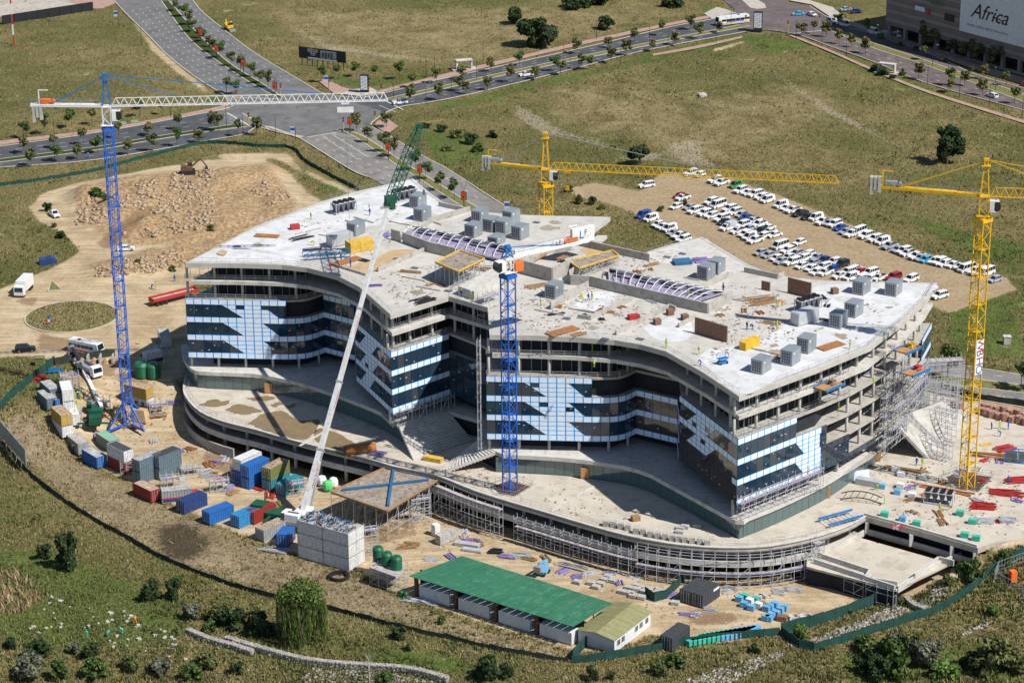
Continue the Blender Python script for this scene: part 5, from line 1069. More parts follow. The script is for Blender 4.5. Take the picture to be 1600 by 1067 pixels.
for x in (-1.3, 1.3): b = MB(); b.box((x, -.3, 1.35), (2.3, .06, 2.2)); b.build('pane', 'glass_teal', t)
for k, q in enumerate(((1532, 640), (1541, 643), (1550, 646), (1560, 648), (1570, 651), (1581, 653), (1592, 655), (1603, 658), (1537, 634), (1548, 636), (1558, 638), (1569, 640), (1580, 643), (1591, 645), (1602, 648), (1500, 632), (1491, 629))):
    p = P(q[0], q[1] + 6, 0); t = tag(MB().prism([(random.uniform(.75, 1.0) * math.cos(a), random.uniform(.75, 1.0) * math.sin(a)) for a in [i * math.pi / 3.5 for i in range(7)]], 0, random.uniform(1.2, 1.7)).build('rock_block', 'brick_rock' if 'brick_rock' in MATS else mat('brick_rock', (0.36, 0.20, 0.15), .95, var=.35, scale=1.2, bump=.8, bscale=3), None, False, p, random.uniform(0, 3)), 'pinkish quarried rock in the double row along the road side', 'rock', 'pink rocks in a double row')
# blue braced frames on the terrace near the canopy
p = P(1310, 812, .02); t = thing('trestle_frame', 'flat blue steel frames on trestles near the court corner', 'steel frame', p, R(30))
for y in (-2.2, 1.0): b = MB(); b.bar((-4, y, .8), (4, y, .8), .35, .3); b.build('beam', 'crane_blue_light', t)
for x in (-3.5, -1.5, .5, 2.5): b = MB(); b.bar((x, -2.2, .6), (x, 1.0, .6), .12); b.bar((x, -2.2, 0), (x, -2.2, .7), .08); b.bar((x, 1.0, 0), (x, 1.0, .7), .08); b.build('trestle', 'galv', t)
p = P(1345, 785, .02); t = thing('arched_truss', 'black arched steel truss lying on the terrace', 'truss', p, R(-18))
for z in (0, 1.1):
    b = MB(); pts = [Vector((x, z * .6, .15 + z + 1.4 * (1 - (x / 4) ** 2) * .6)) for x in (-4, -2.6, -1.3, 0, 1.3, 2.6, 4)]
    for u, v in zip(pts[:-1], pts[1:]): b.bar(u, v, .16)
    b.build('chord', 'black_metal', t)
b = MB(); [b.bar((x, 0, .15 + 1.4 * (1 - (x / 4) ** 2) * .6), (x + .65, .66, 1.25 + 1.4 * (1 - ((x + .65) / 4) ** 2) * .6), .08) for x in (-3.5, -2.2, -.9, .4, 1.7, 2.8)]; stuff(b.build('web', 'black_metal', t))
# rusty steel casing tube on the west terrace
p = P(563, 708, .02); t = thing('steel_casing', 'large rust coloured steel tube lying on the west terrace', 'pipe', p, R(20)); b = MB(); b.lathe([(1.0, -3.2), (1.0, 3.2), (.9, 3.2), (.9, -3.2)], 18); b.v = [(v[2], v[1], v[0] + 1.0) for v in b.v]; b.build('tube', 'rust_sheet', t, smooth=True); b = MB(); [b.box((x, s * .8, .12), (.3, .3, .25)) for x in (-2, 2) for s in (-1, 1)]; b.build('chock', 'timber', t)
block('plank_stack', 'small stack of yellow planks at the foot of the grand stair', 'planks', (677, 719), .1, (4.0, 1.5, .8), R(-25), 'timber_yellow', slats=4)
bundle('board_heap', 'purple boards and props beside the rust tube', 'boards', (590, 710), .01, 14, 3.2, 1.3, R(-25), 'purple_ply', r=.09)
# loose litter of the works, too small to count
def litter(name, label, regions, z, n, m, parent=None):
    b = MB()
    for px, k in regions:
        xs = [q[0] for q in px]; ys = [q[1] for q in px]; c = 0
        while c < k:
            u, v = random.uniform(min(xs), max(xs)), random.uniform(min(ys), max(ys))
            if not inside(px, np.array([u]), np.array([v]))[0]: continue
            p = P(u, v, z) if z is not None else GT(u, v); c += 1; s = random.uniform(.08, .36)
            b.box((p.x, p.y, p.z + s * .12), (s * random.uniform(.5, 2.6), s, s * .3), random.uniform(0, 3.1))
    return stuff(b.build(name, m), label, 'debris')
litter('roof_litter', 'scattered offcuts and small rubble lying about the roof slab', [([(470, 345), (640, 320), (660, 360), (580, 400), (480, 400)], 120), ([(590, 430), (700, 410), (700, 450), (620, 480)], 90), ([(800, 440), (960, 450), (1050, 480), (940, 525), (780, 515)], 170), ([(960, 400), (1060, 400), (1000, 430)], 60), ([(1130, 440), (1260, 470), (1240, 530), (1110, 560), (1120, 500)], 170), ([(1260, 470), (1420, 470), (1340, 530), (1250, 560)], 50)], ZR + .012, 0, 'debris')
litter('deck_litter', 'small rubble and offcuts scattered over the concrete deck', [([(1340, 745), (1480, 720), (1590, 700), (1595, 830), (1500, 850), (1380, 800)], 260), ([(810, 740), (940, 770), (1000, 830), (860, 795)], 60), ([(690, 710), (770, 735), (760, 765), (700, 745)], 120)], .012, 0, 'debris')

for m_, reg in (('galv', 160), ('timber', 260), ('debris', 420), ('block', 160)):
    litter('yard_litter', 'loose %s scattered on the sandy yard' % {'galv': 'metal offcuts', 'timber': 'timber offcuts', 'debris': 'dark rubble', 'block': 'pale concrete bits'}[m_], [([(560, 800), (690, 770), (900, 860), (1090, 900), (1230, 920), (1240, 960), (1100, 990), (1020, 960), (900, 910), (720, 855), (650, 900)], reg // 2), ([(120, 600), (260, 570), (330, 700), (480, 760), (470, 800), (330, 770), (200, 690)], reg // 2)], None, 0, m_)
for m_, n_ in (('galv', 90), ('timber', 120), ('wrap_white', 40), ('brick', 50)):
    litter('roof_litter', 'small %s pieces lying about the roof slab' % {'galv': 'steel', 'timber': 'timber', 'wrap_white': 'white packing', 'brick': 'red brick'}[m_], [([(590, 430), (700, 410), (780, 440), (800, 515), (700, 455), (620, 480)], n_ // 2), ([(830, 440), (960, 440), (1050, 480), (1000, 525), (780, 515)], n_), ([(1130, 440), (1230, 470), (1240, 530), (1110, 560), (1120, 500)], n_)], ZR + .014, 0, m_)
# ================================================================== SITE YARD: containers, sheds, scaffolds, fences
COLS = dict(ochre=(0.46, 0.30, 0.06), white=(0.68, 0.68, 0.66), grey=(0.30, 0.31, 0.30), slate=(0.11, 0.16, 0.19), dark=(0.055, 0.06, 0.07), blue=(0.018, 0.13, 0.40), navy=(0.018, 0.05, 0.17), sky=(0.03, 0.22, 0.46), teal=(0.03, 0.22, 0.27), olive=(0.17, 0.19, 0.06), red=(0.26, 0.03, 0.025), greengrey=(0.22, 0.29, 0.27))
for k, c in COLS.items(): mat('box_' + k, c, 0.6, var=0.16, scale=1.6, c2=tuple(v * 0.55 + 0.09 * (0.9, 0.5, 0.25)[i] for i, v in enumerate(c)), amt=0.22)
mat('roof_grey', (0.40, 0.40, 0.38), 0.7, var=0.2, scale=0.8, c2=(0.26, 0.20, 0.14), amt=0.4); mat('roof_mint', (0.22, 0.42, 0.28), 0.7, var=0.12); mat('roof_rustw', (0.42, 0.33, 0.24), 0.8, var=0.3, scale=0.9, c2=(0.25, 0.13, 0.06), amt=0.5)
CM = {}
def cont_mesh(L):
    if L in CM: return CM[L]
    W, H = 2.44, 2.5; pts = []; n = int(L / 0.28)
    for i in range(n): x = -L / 2 + L * i / n; pts += [(x, -W / 2 + .08 * (i % 2)), (x + L / n * .8, -W / 2 + .08 * (i % 2))]
    m = 9
    for i in range(m): y = -W / 2 + W * i / m; pts += [(L / 2 - .05 * (i % 2), y), (L / 2 - .05 * (i % 2), y + W / m * .8)]
    for i in range(n): x = L / 2 - L * i / n; pts += [(x, W / 2 - .08 * (i % 2)), (x - L / n * .8, W / 2 - .08 * (i % 2))]
    b = MB(); b.prism(pts, 0.1, H); body = b
    f = MB()
    for sx in (-1, 1):
        for sy in (-1, 1): f.box((sx * (L / 2 - .05), sy * (W / 2 - .04), 1.29), (.14, .14, 2.58))
    for sy in (-1, 1): f.box((0, sy * (W / 2 - .03), .07), (L, .12, .14)); f.box((0, sy * (W / 2 - .03), 2.54), (L, .1, .1))
    for sx in (-1, 1): f.box((sx * (L / 2 - .05), 0, 2.54), (.1, W, .1))
    r = MB(); 
    for i in range(int(L / .5)): r.box((-L / 2 + .3 + i * .5, 0, 2.53), (.42, W - .16, .06))
    r.box((0, 0, 2.49), (L - .1, W - .1, .05))
    CM[L] = (body, f, r); return CM[L]
CMM = {}
LAST = {}
def cont(px, d, col, level, label, L=6.06, roof=None, group=None, xy=None, ang=None, doors=True, stripe=None, zg=None):
    if px is not None and px in LAST: xy, ang, zg = LAST[px]
    if xy is None:
        z = YARD
        for _ in range(16): p = P(px[0], px[1], z + 2.6 * level); z = .6 * z + .4 * gz(p.x, p.y)
        q = P(px[0] + d[0], px[1] + d[1], z + 2.6 * level); ang = math.atan2(q.y - p.y, q.x - p.x)
        u_ = Vector((math.cos(ang), math.sin(ang), 0)) * L / 2; w_ = Vector((-u_.y, u_.x, 0)).normalized() * 1.2; zs = [gz(*(p + u_ * a + w_ * c)[:2]) for a in (-1, 1) for c in (-1, 1)]; z = (min(zs) + sum(zs) / 4) / 2; LAST[px] = ((p.x, p.y), ang, z)
    else: p = Vector((xy[0], xy[1], 0)); z = gz(xy[0], xy[1]) if zg is None else zg
    if math.sin(ang) > 0: ang += math.pi      # door end towards the yard
    k = (L, col, roof)
    if k not in CMM:
        bo, f, r = cont_mesh(L); CMM[k] = (bo.mesh('body', 'box_' + col), f.mesh('corner_frame', 'roof_grey' if col == 'white' else 'box_' + col), r.mesh('roof', roof or 'box_' + col))
        dm = MB(); [dm.box((L / 2 + .03, s * .58, 1.3), (.06, 1.12, 2.25)) for s in (-1,)]; CMM[k + ('d',)] = (dm.mesh('door', 'box_' + col), None)
        hm = MB(); [hm.box((L / 2 + .09, -.58 + o, 1.3), (.04, .05, 2.2)) for o in (-.25, .25)]; CMM[k + ('h',)] = (hm.mesh('lock_rod', 'galv'), None)
    t = thing('shipping_container' if not stripe else 'site_cabin', label, 'container' if not stripe else 'cabin', (p.x, p.y, z + 2.6 * (level - 1)), ang, group)
    for nm, me in zip(('body', 'corner_frame', 'roof'), CMM[k]): obj(nm, me, t)
    if doors:
        for s in (0, 1.16): dd = obj('door', CMM[k + ('d',)][0], t, (0, s, 0)); obj('lock_rod', CMM[k + ('h',)][0], dd)
    if stripe:
        b = MB(); b.box((0, 0, .95), (L + .03, 2.5, .28)); b.build('red_band', 'red_paint', t); b = MB(); b.box((0, 0, .5), (L + .025, 2.49, .6)); b.build('blue_band', 'box_navy', t)
        for x in (-1.6, .2, 1.9): b = MB(); b.box((x, -1.25, 1.6), (.9, .05, .8)); b.build('window', 'glass_dark', t)
    return t
cont((95, 635), (15, 13), 'ochre', 2, 'mustard yellow container topmost of its stack beside the left fence', roof='roof_rustw'); cont((95, 635), (15, 13), 'white', 1, 'white container under the mustard yellow one')
cont((73, 612), (13, 11), 'slate', 1, 'slate container with pale grey roof nearest the fence corner', roof='roof_grey'); cont((78, 598), (13, 11), 'slate', 1, 'slate container behind the grey roofed one at the fence corner', roof='roof_grey')
cont((103, 597), (4, 13), 'white', 2, 'white upper cabin with glass front and red band near the fence corner', stripe=1); cont((103, 597), (4, 13), 'white', 1, 'white cabin with red band under the glass fronted cabin', stripe=1)
cont((112, 634), (5, 12), 'white', 1, 'white cabin with red band behind the mustard container', stripe=1)
cont((121, 684), (20, 16), 'grey', 1, 'plain grey container between the mustard stack and the mint roof', roof='roof_grey'); cont((168, 681), (20, 13), 'greengrey', 1, 'grey container with a mint green roof', roof='roof_mint')
cont((147, 706), (19, 11), 'blue', 1, 'blue and white container with boards on its roof', roof='roof_grey'); cont((187, 697), (19, 9), 'white', 2, 'white container with black roof on top of a red one', roof='box_dark'); cont((187, 697), (19, 9), 'red', 1, 'red container carrying the white one with black roof')
for i, q in enumerate(((229, 711), (259, 705))):
    cont(q, (25, -10), 'slate', 2, ('upper slate container with pale roof, beside its black roofed twin', 'upper slate container with black roof')[i], roof=('roof_grey', 'box_dark')[i]); cont(q, (25, -10), 'slate', 1, ('lower slate container under the pale roof', 'lower slate container under the black roof')[i])
cont((275, 762), (27, -3), 'grey', 1, 'low grey roofed cabin with purple scaffold beside the slate stack', roof='roof_grey', stripe=1); cont((299, 775), (38, -15), 'navy', 1, 'dark blue container with a white strap below the slate stack')
cont((340, 792), (38, -14), 'blue', 1, 'blue container with red jacks lying on its roof'); cont((386, 709), (34, -15), 'white', 2, 'white roofed container on a blue one by the terrace wall'); cont((386, 709), (34, -15), 'blue', 1, 'blue container under the white roofed one')
cont((398, 719), (34, -15), 'blue', 2, 'bright blue container topmost beside the white roof'); cont((398, 719), (34, -15), 'blue', 1, 'bright blue container below its twin with scaffold in front')
cont((430, 722), (27, -14), 'olive', 2, 'olive green container on top of a teal one', roof='roof_rustw'); cont((430, 722), (27, -14), 'teal', 1, 'teal container below the olive one'); cont((452, 748), (27, -14), 'teal', 1, 'teal container with open racks beside the big crane')
cont((384, 797), (32, -14), 'sky', 1, 'light blue container beside the dark red one'); cont((407, 791), (32, -14), 'red', 1, 'dark red container next to the light blue one'); cont((446, 828), (12, -14), 'blue', 1, 'small blue cabin with white and red bands beside the white stack', L=4.0, stripe=1)
text_obj('number', '78', 1.2, 'text_white', bpy.data.objects[[o.name for o in bpy.data.objects if o.get('label', '').startswith('small blue cabin')][0]], Vector((0, 0, 0)), (1, 0, 0), (0, 0, 1))
o_ = [o for o in bpy.data.objects if o.name.startswith('number')][-1]; o_.matrix_basis = Matrix.Translation((-.8, -1.28, 1.9)) @ Matrix(((1, 0, 0), (0, 0, -1), (0, 1, 0))).to_4x4()
za = YARD + 7.8; a, c = P(463, 812, za), P(545, 835, za); u = (c - a); u.z = 0; u.normalize(); n_ = Vector((-u.y, u.x, 0)); n_ = n_ if n_.y > 0 else -n_; aw = math.atan2(u.y, u.x)
for lv in (1, 2, 3):
    for i in range(2):
        for j in range(2):
            q = a + u * (3.1 + 6.12 * i) + n_ * (1.25 + 2.52 * j)
            cont(None, None, 'white', lv, '%s white container in the %s row of the three high white stack, %s' % (('bottom', 'middle', 'top')[lv - 1], ('outer', 'inner')[j], ('mobile crane end', 'green tank end')[i]), xy=q, ang=aw, zg=YARD, doors=(i == 1), roof='roof_grey')
for q2, dd, co, lb in (((86, 612), (13, 11), 'blue', 'blue container behind the slate ones'), ((229, 758), (19, 9), 'red', 'low red cabin below the slate stack'), ((423, 818), (30, -13), 'grey', 'small rust roofed hut between the red container and the white stack')): cont(q2, dd, co, 1, lb, roof='roof_rustw')
q = a + u * 6.1 + n_ * 2.5; litter_top = thing('cable_heap', 'heaps of black cable and scrap on the roof of the white container stack', 'scrap', (q.x, q.y, YARD + 7.77))
for i in range(110):
    b = MB(); x, y = random.uniform(-5.8, 5.8), random.uniform(-2.3, 2.3); r = random.uniform(.2, .55); k0 = random.uniform(0, 3); pts = [Vector((x + r * math.cos(k0 + k * .9), y + r * math.sin(k0 + k * .9), .12 + random.uniform(0, .5))) for k in range(7)]
    [b.bar(p_, r_, .09) for p_, r_ in zip(pts[:-1], pts[1:])]; b.v = [tuple(Matrix.Rotation(aw, 3, 'Z') @ Vector(v)) for v in b.v]; b.build('cable_coil', ('black_metal', 'galv', 'black_metal', 'crane_blue_light')[i % 4], litter_top)
cont((216, 598), (30, 7), 'ochre', 2, 'mustard yellow container on a striped cabin behind the blue crane mast', roof='roof_rustw'); cont((216, 598), (30, 7), 'white', 1, 'striped white and red cabin under the mustard container behind the crane mast', stripe=1)
cont((257, 520), (9, 22), 'white', 1, 'white roofed cabin with red band by the building corner', stripe=1, roof='roof_grey'); cont((238, 548), (20, -5), 'white', 1, 'short white cabin with dark end beside the scaffold stair', L=4.0, stripe=1)
zd = YARD + 2.6; A_, B_, C_ = P(1062, 919.5, zd), P(1087.5, 902, zd), P(1128.7, 913.7, zd); ud = (B_ - A_).normalized(); vd = (C_ - B_).normalized(); ad = math.atan2(ud.y, ud.x)
for i in range(2): q = A_ + ud * 2.95 + vd * (1.25 + 2.5 * i); cont(None, None, 'dark', 1, ('charcoal container with open doors in the yard, beside its twin', 'charcoal container with a white sign strip on its side')[i], xy=q, ang=ad, zg=YARD)
b = MB(); q = A_ + ud * 4.6 + vd * 5.03; b.box((q.x, q.y, YARD + 2.1), (2.0, .04, .45), ad); tag(b.build('sign_strip', 'wrap_white'), 'white sign strip on the charcoal container side', 'sign')
cont((1055, 984), (26, -19), 'dark', 1, 'single charcoal container near the olive roofed cabin')
# ---------- green tanks on a scaffold tower
def scaffold(pts, z0, z1, label, w=1.2, bay=2.2, lift=2.0, toe='purple_ply', plats=(), seedk=0, zf=None, name='scaffold'):
    pts = [Vector((p[0], p[1], 0)) for p in pts]; q = resample(pts, bay); c = q[len(q) // 2]; t = thing(name, label, 'scaffold', (c.x, c.y, z0)); b = MB(); n = len(q)
    off = []
    for i in range(n): d = (q[min(i + 1, n - 1)] - q[max(i - 1, 0)]).normalized(); off.append(Vector((-d.y, d.x, 0)) * w)
    lv = []; z = z0 + 0.3
    while z < z1 - 0.5: lv.append(z); z += lift
    for i in range(n):
        zt = z1 + random.uniform(0, .6)
        for o in (Vector(), off[i]):
            p = q[i] + o; b.bar((p.x, p.y, z0 - .1), (p.x, p.y, zt), .10)
        for z in lv + [z1 - .4]:
            p, r = q[i], q[i] + off[i]; b.bar((p.x, p.y, z), (r.x, r.y, z), .06)
        if i < n - 1:
            for o0, o1 in ((Vector(), Vector()), (off[i], off[i + 1])):
                for z in lv + [z1 - .4]: p, r = q[i] + o0, q[i + 1] + o1; b.bar((p.x, p.y, z), (r.x, r.y, z), .085)
            if i % 3 == 0 and len(lv) > 0:
                for k in range(len(lv)): p, r = q[i], q[i + 1]; b.bar((p.x, p.y, lv[k]), (r.x, r.y, lv[k] + lift), .08)
    stuff(b.build('tube', 'galv', t, world=True))
    for z in plats:
        for i in range(n - 1):
            A, B, C2, D = q[i], q[i + 1], q[i + 1] + off[i + 1], q[i] + off[i]; b = MB(); b.prism([(p.x, p.y) for p in (A, B, C2, D)], z, z + .06); b.build('platform', 'concrete', t, world=True)
            b = MB(); b.bar((A.x, A.y, z + .14), (B.x, B.y, z + .14), .05, .22); b.build('toe_board', toe, t, world=True)
    return t
p0 = G(579, 905); tk_ = [V2(p.x, p.y) for p in (P(578, 912, YARD), P(622, 928, YARD))]
for k in range(2): scaffold([q + V2(0.5 * k, 3.0 * k) for q in tk_], YARD, YARD + 3.6, ('front frame of the scaffold tower that carries the green tanks', 'back frame of the scaffold tower that carries the green tanks')[k], w=2.4, plats=(YARD + 3.2,))
mat('tank_green', (0.012, 0.12, 0.055), 0.45, var=.1)
def tank(p, r, h, label, m='tank_green'):
    t = thing('water_tank', label, 'tank', p); b = MB(); prof = [(r, 0)]
    for k in range(6): prof += [(r, h * (k + .35) / 6), (r * .965, h * (k + .5) / 6), (r, h * (k + .65) / 6)]
    b.lathe(prof + [(r, h), (r * .75, h + r * .35)], 18); b.build('shell', m, t, smooth=False); b = MB(); b.lathe([(r * .28, h + r * .33), (r * .28, h + r * .33 + .15)], 12); b.build('lid', m, t); return t
for px, lab in (((591, 873), 'green plastic water tank at the back left on the scaffold tower'), ((605, 882), 'tall green plastic water tank in the middle of the scaffold tower'), ((620, 888), 'green plastic water tank at the stair side of the scaffold tower')): p = P(px[0], px[1], YARD + 3.3); tank(p, 1.05, 2.2, lab)
for px, lab in (((222, 587), 'dark green tank in the building shadow, beside its twin'), ((240, 588), 'dark green tank nearest the building wall')): tank(G(*px), 1.7, 2.6, lab)
for px in ((627, 931), (634, 933)): tank(G(*px), .42, .95, 'small green drum beside the shed corner').__setitem__('group', 'small green drums')
# ---------- green roofed shed
mat('green_sheet', (0.030, 0.150, 0.082), 0.7, var=0.12, scale=0.3, c2=(0.060, 0.19, 0.115), amt=0.4); mat('olive_sheet', (0.23, 0.22, 0.10), 0.75, var=0.12, scale=0.7, c2=(0.29, 0.27, 0.15), amt=.4); mat('cream_wall', (0.66, 0.67, 0.66), 0.7, var=.08); mat('brown_post', (0.13, 0.07, 0.045), .9)
zr = YARD + 4.3
sh = thing('green_roof_shed', 'long shed with a green sheet roof resting on white containers', 'shed', (8, 392, YARD))
Lc_, Tc, Rc, Fc = P(639, 899, zr), P(722, 868, zr + .9), P(958, 942, zr + .9), P(896, 979, zr); nS = 22
for i in range(nS):
    f0, f1 = i / nS, (i + 1) / nS - .004; b = MB(); q = [Lc_.lerp(Fc, f0), Lc_.lerp(Fc, f1), Tc.lerp(Rc, f1), Tc.lerp(Rc, f0)]; dz = Vector((0, 0, .012 * (i % 2)))
    b.add([p + dz for p in q] + [p + dz - Vector((0, 0, .1)) for p in q], [(0, 1, 2, 3), (7, 6, 5, 4), (0, 4, 5, 1), (1, 5, 6, 2), (2, 6, 7, 3), (3, 7, 4, 0)]); b.build('roof_sheet', 'green_sheet', sh, world=True)
uu = (Fc - Lc_); LLn = uu.length; uu.normalize(); vv = Vector((-uu.y, uu.x, 0)); vv = vv if vv.y > 0 else -vv; au = math.atan2(uu.y, uu.x)
for i in range(4):
    q = Lc_ + uu * (1.4 + LLn * (i + .42) / 4.05) + vv * 1.9; b = MB(); bo, f, r = cont_mesh(6.06); b.v = [tuple(Matrix.Rotation(au, 3, 'Z') @ Vector((v[0] * 1.14, v[1], v[2])) + Vector((q.x, q.y, YARD))) for v in bo.v]; b.f = list(bo.f); b.m = [0] * len(b.f); b.build('container_wall', 'cream_wall', sh, world=True)
    q = Lc_ + uu * (LLn * i / 4.05 + 1.0) + vv * .9; b = MB(); b.box((q.x, q.y, (YARD + zr) / 2), (.6, .6, zr - YARD - .1), au); b.build('pier', 'brown_post', sh, world=True)
b = MB(); q0, q1 = Lc_ + vv * 3.4, Fc + vv * 3.4; b.wall([V2(q0.x, q0.y), V2(q1.x, q1.y)], zr - YARD - .1, .1, YARD); b.build('shade_sheet', 'painted_inner_shade', sh, world=True)  # added near-black sheet paints the shade between wall tops and roof
for i in range(6): q = Tc.lerp(Rc, (i + .3) / 6) - vv * .5; b = MB(); b.box((q.x, q.y, YARD + 2.5), (.2, .2, 5.0)); b.build('post', 'brown_post', sh, world=True)
# olive roofed cabin
ze, zk = YARD + 2.7, YARD + 3.7; el0, el1, er0, er1 = P(960, 939, ze), P(900, 984, ze), P(1020, 955, ze), P(960, 1001, ze); rk0, rk1 = P(989, 941, zk), P(931, 988, zk)
cbn = thing('gabled_cabin', 'white cabin with an olive gabled roof at the end of the green shed', 'cabin', ((el1.x + er0.x) / 2, (el1.y + er0.y) / 2, YARD))
def slab4(q, th): 
    b = MB(); z = Vector((0, 0, th)); b.add(list(q) + [p - z for p in q], [(0, 1, 2, 3), (7, 6, 5, 4), (0, 4, 5, 1), (1, 5, 6, 2), (2, 6, 7, 3), (3, 7, 4, 0)]); return b
for s_, (e0, e1) in enumerate(((el0, el1), (er0, er1))):
    for i in range(8): slab4([e0.lerp(e1, i / 8), e0.lerp(e1, (i + .97) / 8), rk0.lerp(rk1, (i + .97) / 8), rk0.lerp(rk1, i / 8)], .08).build('roof_sheet', 'olive_sheet', cbn, world=True)
wi = lambda p, f=.06: V2(*(p + ((el0 + er1) / 2 - p) * f)[:2])
wl = [wi(el0), wi(el1), wi(er1), wi(er0)]; b = MB(); b.prism(wl, YARD, ze - .03); wall_o = b.build('wall', 'cream_wall', cbn, world=True)
b = MB(); m0 = (wl[1] + wl[2]) / 2; b.add([(wl[1].x, wl[1].y, ze - .05), (wl[2].x, wl[2].y, ze - .05), (m0.x, m0.y, zk - .12)], [(0, 1, 2)]); b.build('gable', 'cream_wall', cbn, world=True)
for f in (.06, .18, .55, .68, .84):
    o = wl[2].lerp(wl[3], f + .05); d = (wl[3] - wl[2]).normalized(); n2 = Vector((d.y, -d.x, 0)); b = MB(); b.box((o.x + n2.x * .03, o.y + n2.y * .03, YARD + 1.6), (.95, .1, .95), math.atan2(d.y, d.x)); w_ = b.build('window', 'glass_dark', cbn, world=True); b = MB(); [b.box((o.x + n2.x * .08 + d.x * k, o.y + n2.y * .08 + d.y * k, YARD + 1.6), (.07, .06, 1.0), math.atan2(d.y, d.x)) for k in (-.48, 0, .48)]; b.build('frame', 'cream_wall', w_, world=True)
# ---------- yard pallets and stacks
for i, q in enumerate(((410, 430), (495, 435), (525, 460), (555, 440), (580, 415), (625, 420), (600, 395), (690, 490), (755, 515), (740, 500), (810, 525), (830, 490), (775, 450), (825, 465), (870, 480), (900, 495), (940, 505), (860, 505), (730, 465), (780, 475), (915, 478), (1020, 560), (1540, 520), (1570, 515))):
    g = G(800 + q[0] / 4, 803 + q[1] / 4); block('paver_pallet', 'low pallet of pale grey pavers in the yard below the scaffold', 'pavers', (800 + q[0] / 4, 803 + q[1] / 4), g.z + .08, (1.5, 1.2, .55), R(-25 + random.uniform(-8, 8)), 'block', 'paver pallets in the yard', slats=2)
for i, (q, m, nm) in enumerate([((1455, 525), 'wrap_teal', 0), ((1520, 545), 'wrap_teal', 0), ((1420, 540), 'wrap_blue', 1), ((1450, 575), 'wrap_blue', 1), ((1495, 595), 'wrap_blue', 1), ((1590, 600), 'wrap_blue', 1), ((1585, 660), 'wrap_blue', 1), ((1485, 555), 'wrap_white', 2), ((1540, 580), 'wrap_white', 2), ((1610, 590), 'wrap_blue', 1), ((1640, 575), 'wrap_blue', 1), ((1675, 610), 'wrap_blue', 1), ((1700, 595), 'wrap_blue', 1), ((1650, 630), 'wrap_blue', 1), ((1620, 645), 'wrap_blue', 1), ((1605, 662), 'wrap_blue', 1)]):
    g = G(800 + q[0] / 4, 803 + q[1] / 4); block('wrapped_pallet', ('teal wrapped pallet in the yard near the charcoal containers', 'pale blue wrapped pallet in the yard near the concrete rings', 'white wrapped pallet among the blue ones in the yard')[nm], 'pallet', (800 + q[0] / 4, 803 + q[1] / 4), g.z + .08, (1.3, 1.1, .95), R(-28 + random.uniform(-6, 6)), m, ('teal pallets in the yard', 'blue pallets in the yard', 'white pallets in the yard')[nm], slats=2)
for i in range(13):
    u_, v_ = 1087 + i * 7.2, 1003 - i * 1.2; g = G(u_, v_); block('tarp_bundle', 'bundle under a %s tarpaulin in the row along the green fence' % ('teal' if i < 7 else 'pale blue'), 'bundle', (u_, v_), g.z + .08, (1.1, 4.2, 1.0), R(-50), 'wrap_teal' if i < 7 else 'wrap_blue', 'tarpaulin bundles along the fence', slats=2)
for q, r in (((1158 + 82, 966), .9), ((1243, 972), 1.1), ((1259, 966), 1.2), ((1256, 973), 1.0)): g = G(*q); b = MB(); b.lathe([(r, 0), (r, .6), (r * .85, .6), (r * .85, .05)], 18); tag(b.build('concrete_ring', 'concrete_pale', None, False, g), 'pale precast concrete ring lying in the yard corner', 'concrete ring', 'concrete rings in the yard corner')
block('brick_pallet', 'single pallet of red bricks beside the concrete rings', 'bricks', (1222, 968), G(1222, 968).z + .08, (1.8, 1.3, .9), R(-20), 'brick', slats=4)
block('transformer_box', 'long pale grey plant box standing alone in the yard', 'plant box', (697, 845), YARD + .08, (4.2, 1.7, 1.9), R(40), 'roof_grey'); block('portable_toilet', 'tall white portable toilet beside the grey plant box', 'toilet', (681, 835), YARD + .08, (1.3, 1.2, 2.3), R(40), 'wrap_white')
block('formwork_stack', 'stack of galvanised scaffold frames in the yard by the wall', 'frames', (730, 852), YARD + .08, (5.0, 1.4, .6), R(-20), 'galv', slats=3); block('formwork_stack', 'second stack of galvanised frames nearer the shed', 'frames', (738, 860), YARD + .08, (4.0, 1.2, .4), R(-20), 'galv', slats=2)
for px, n, L, a, lab, m in (((775, 862), 14, 3.0, -10, 'scrap heap with a black pipe coil in the yard', 'black_metal'), ((792, 870), 12, 3.5, -20, 'purple scaffold ledgers heaped behind the shed', 'purple_ply'), ((880, 893), 12, 2.5, 45, 'purple ledgers beside the blue lift in the yard', 'purple_ply'), ((902, 902), 10, 2.2, 10, 'small purple ledger heap beside the pavers', 'purple_ply'), ((895, 885), 12, 6, -25, 'long galvanised tubes lying beside the scaffold foot', 'galv'), ((812, 868), 16, 5, -15, 'jumble of galvanised tubes at the scaffold foot', 'galv'), ((1240, 922), 10, 4, -20, 'small heap of tubes under the court scaffold', 'galv'), ((1216, 925), 10, 3, -20, 'loose galvanised tubes in the sandy yard', 'galv'), ((330, 745), 14, 5, -20, 'loose tubes on the sand below the west wall', 'galv'), ((240, 650), 12, 6, 10, 'timbers laid by the blue crane base', 'timber'), ((60, 592), 18, 3.5, 30, 'jumble of red and grey scaffold parts by the fence', 'red_paint'), ((85, 580), 18, 3.5, 10, 'jumble of blue scaffold parts along the fence', 'crane_blue_light'), ((1010, 1010), 8, 3, -20, 'few coloured boards beside the cabin', 'timber'), ((660, 940), 8, 8, -25, 'long steel angles along the shed front', 'galv'), ((430, 860), 10, 6, -20, 'pipes lying below the blue container', 'galv')):
    g = G(*px); p_ = P(px[0], px[1], g.z); bundle('material_heap', lab, 'materials', px, g.z + .02, n, L, 1.0, R(a), m, r=.09)

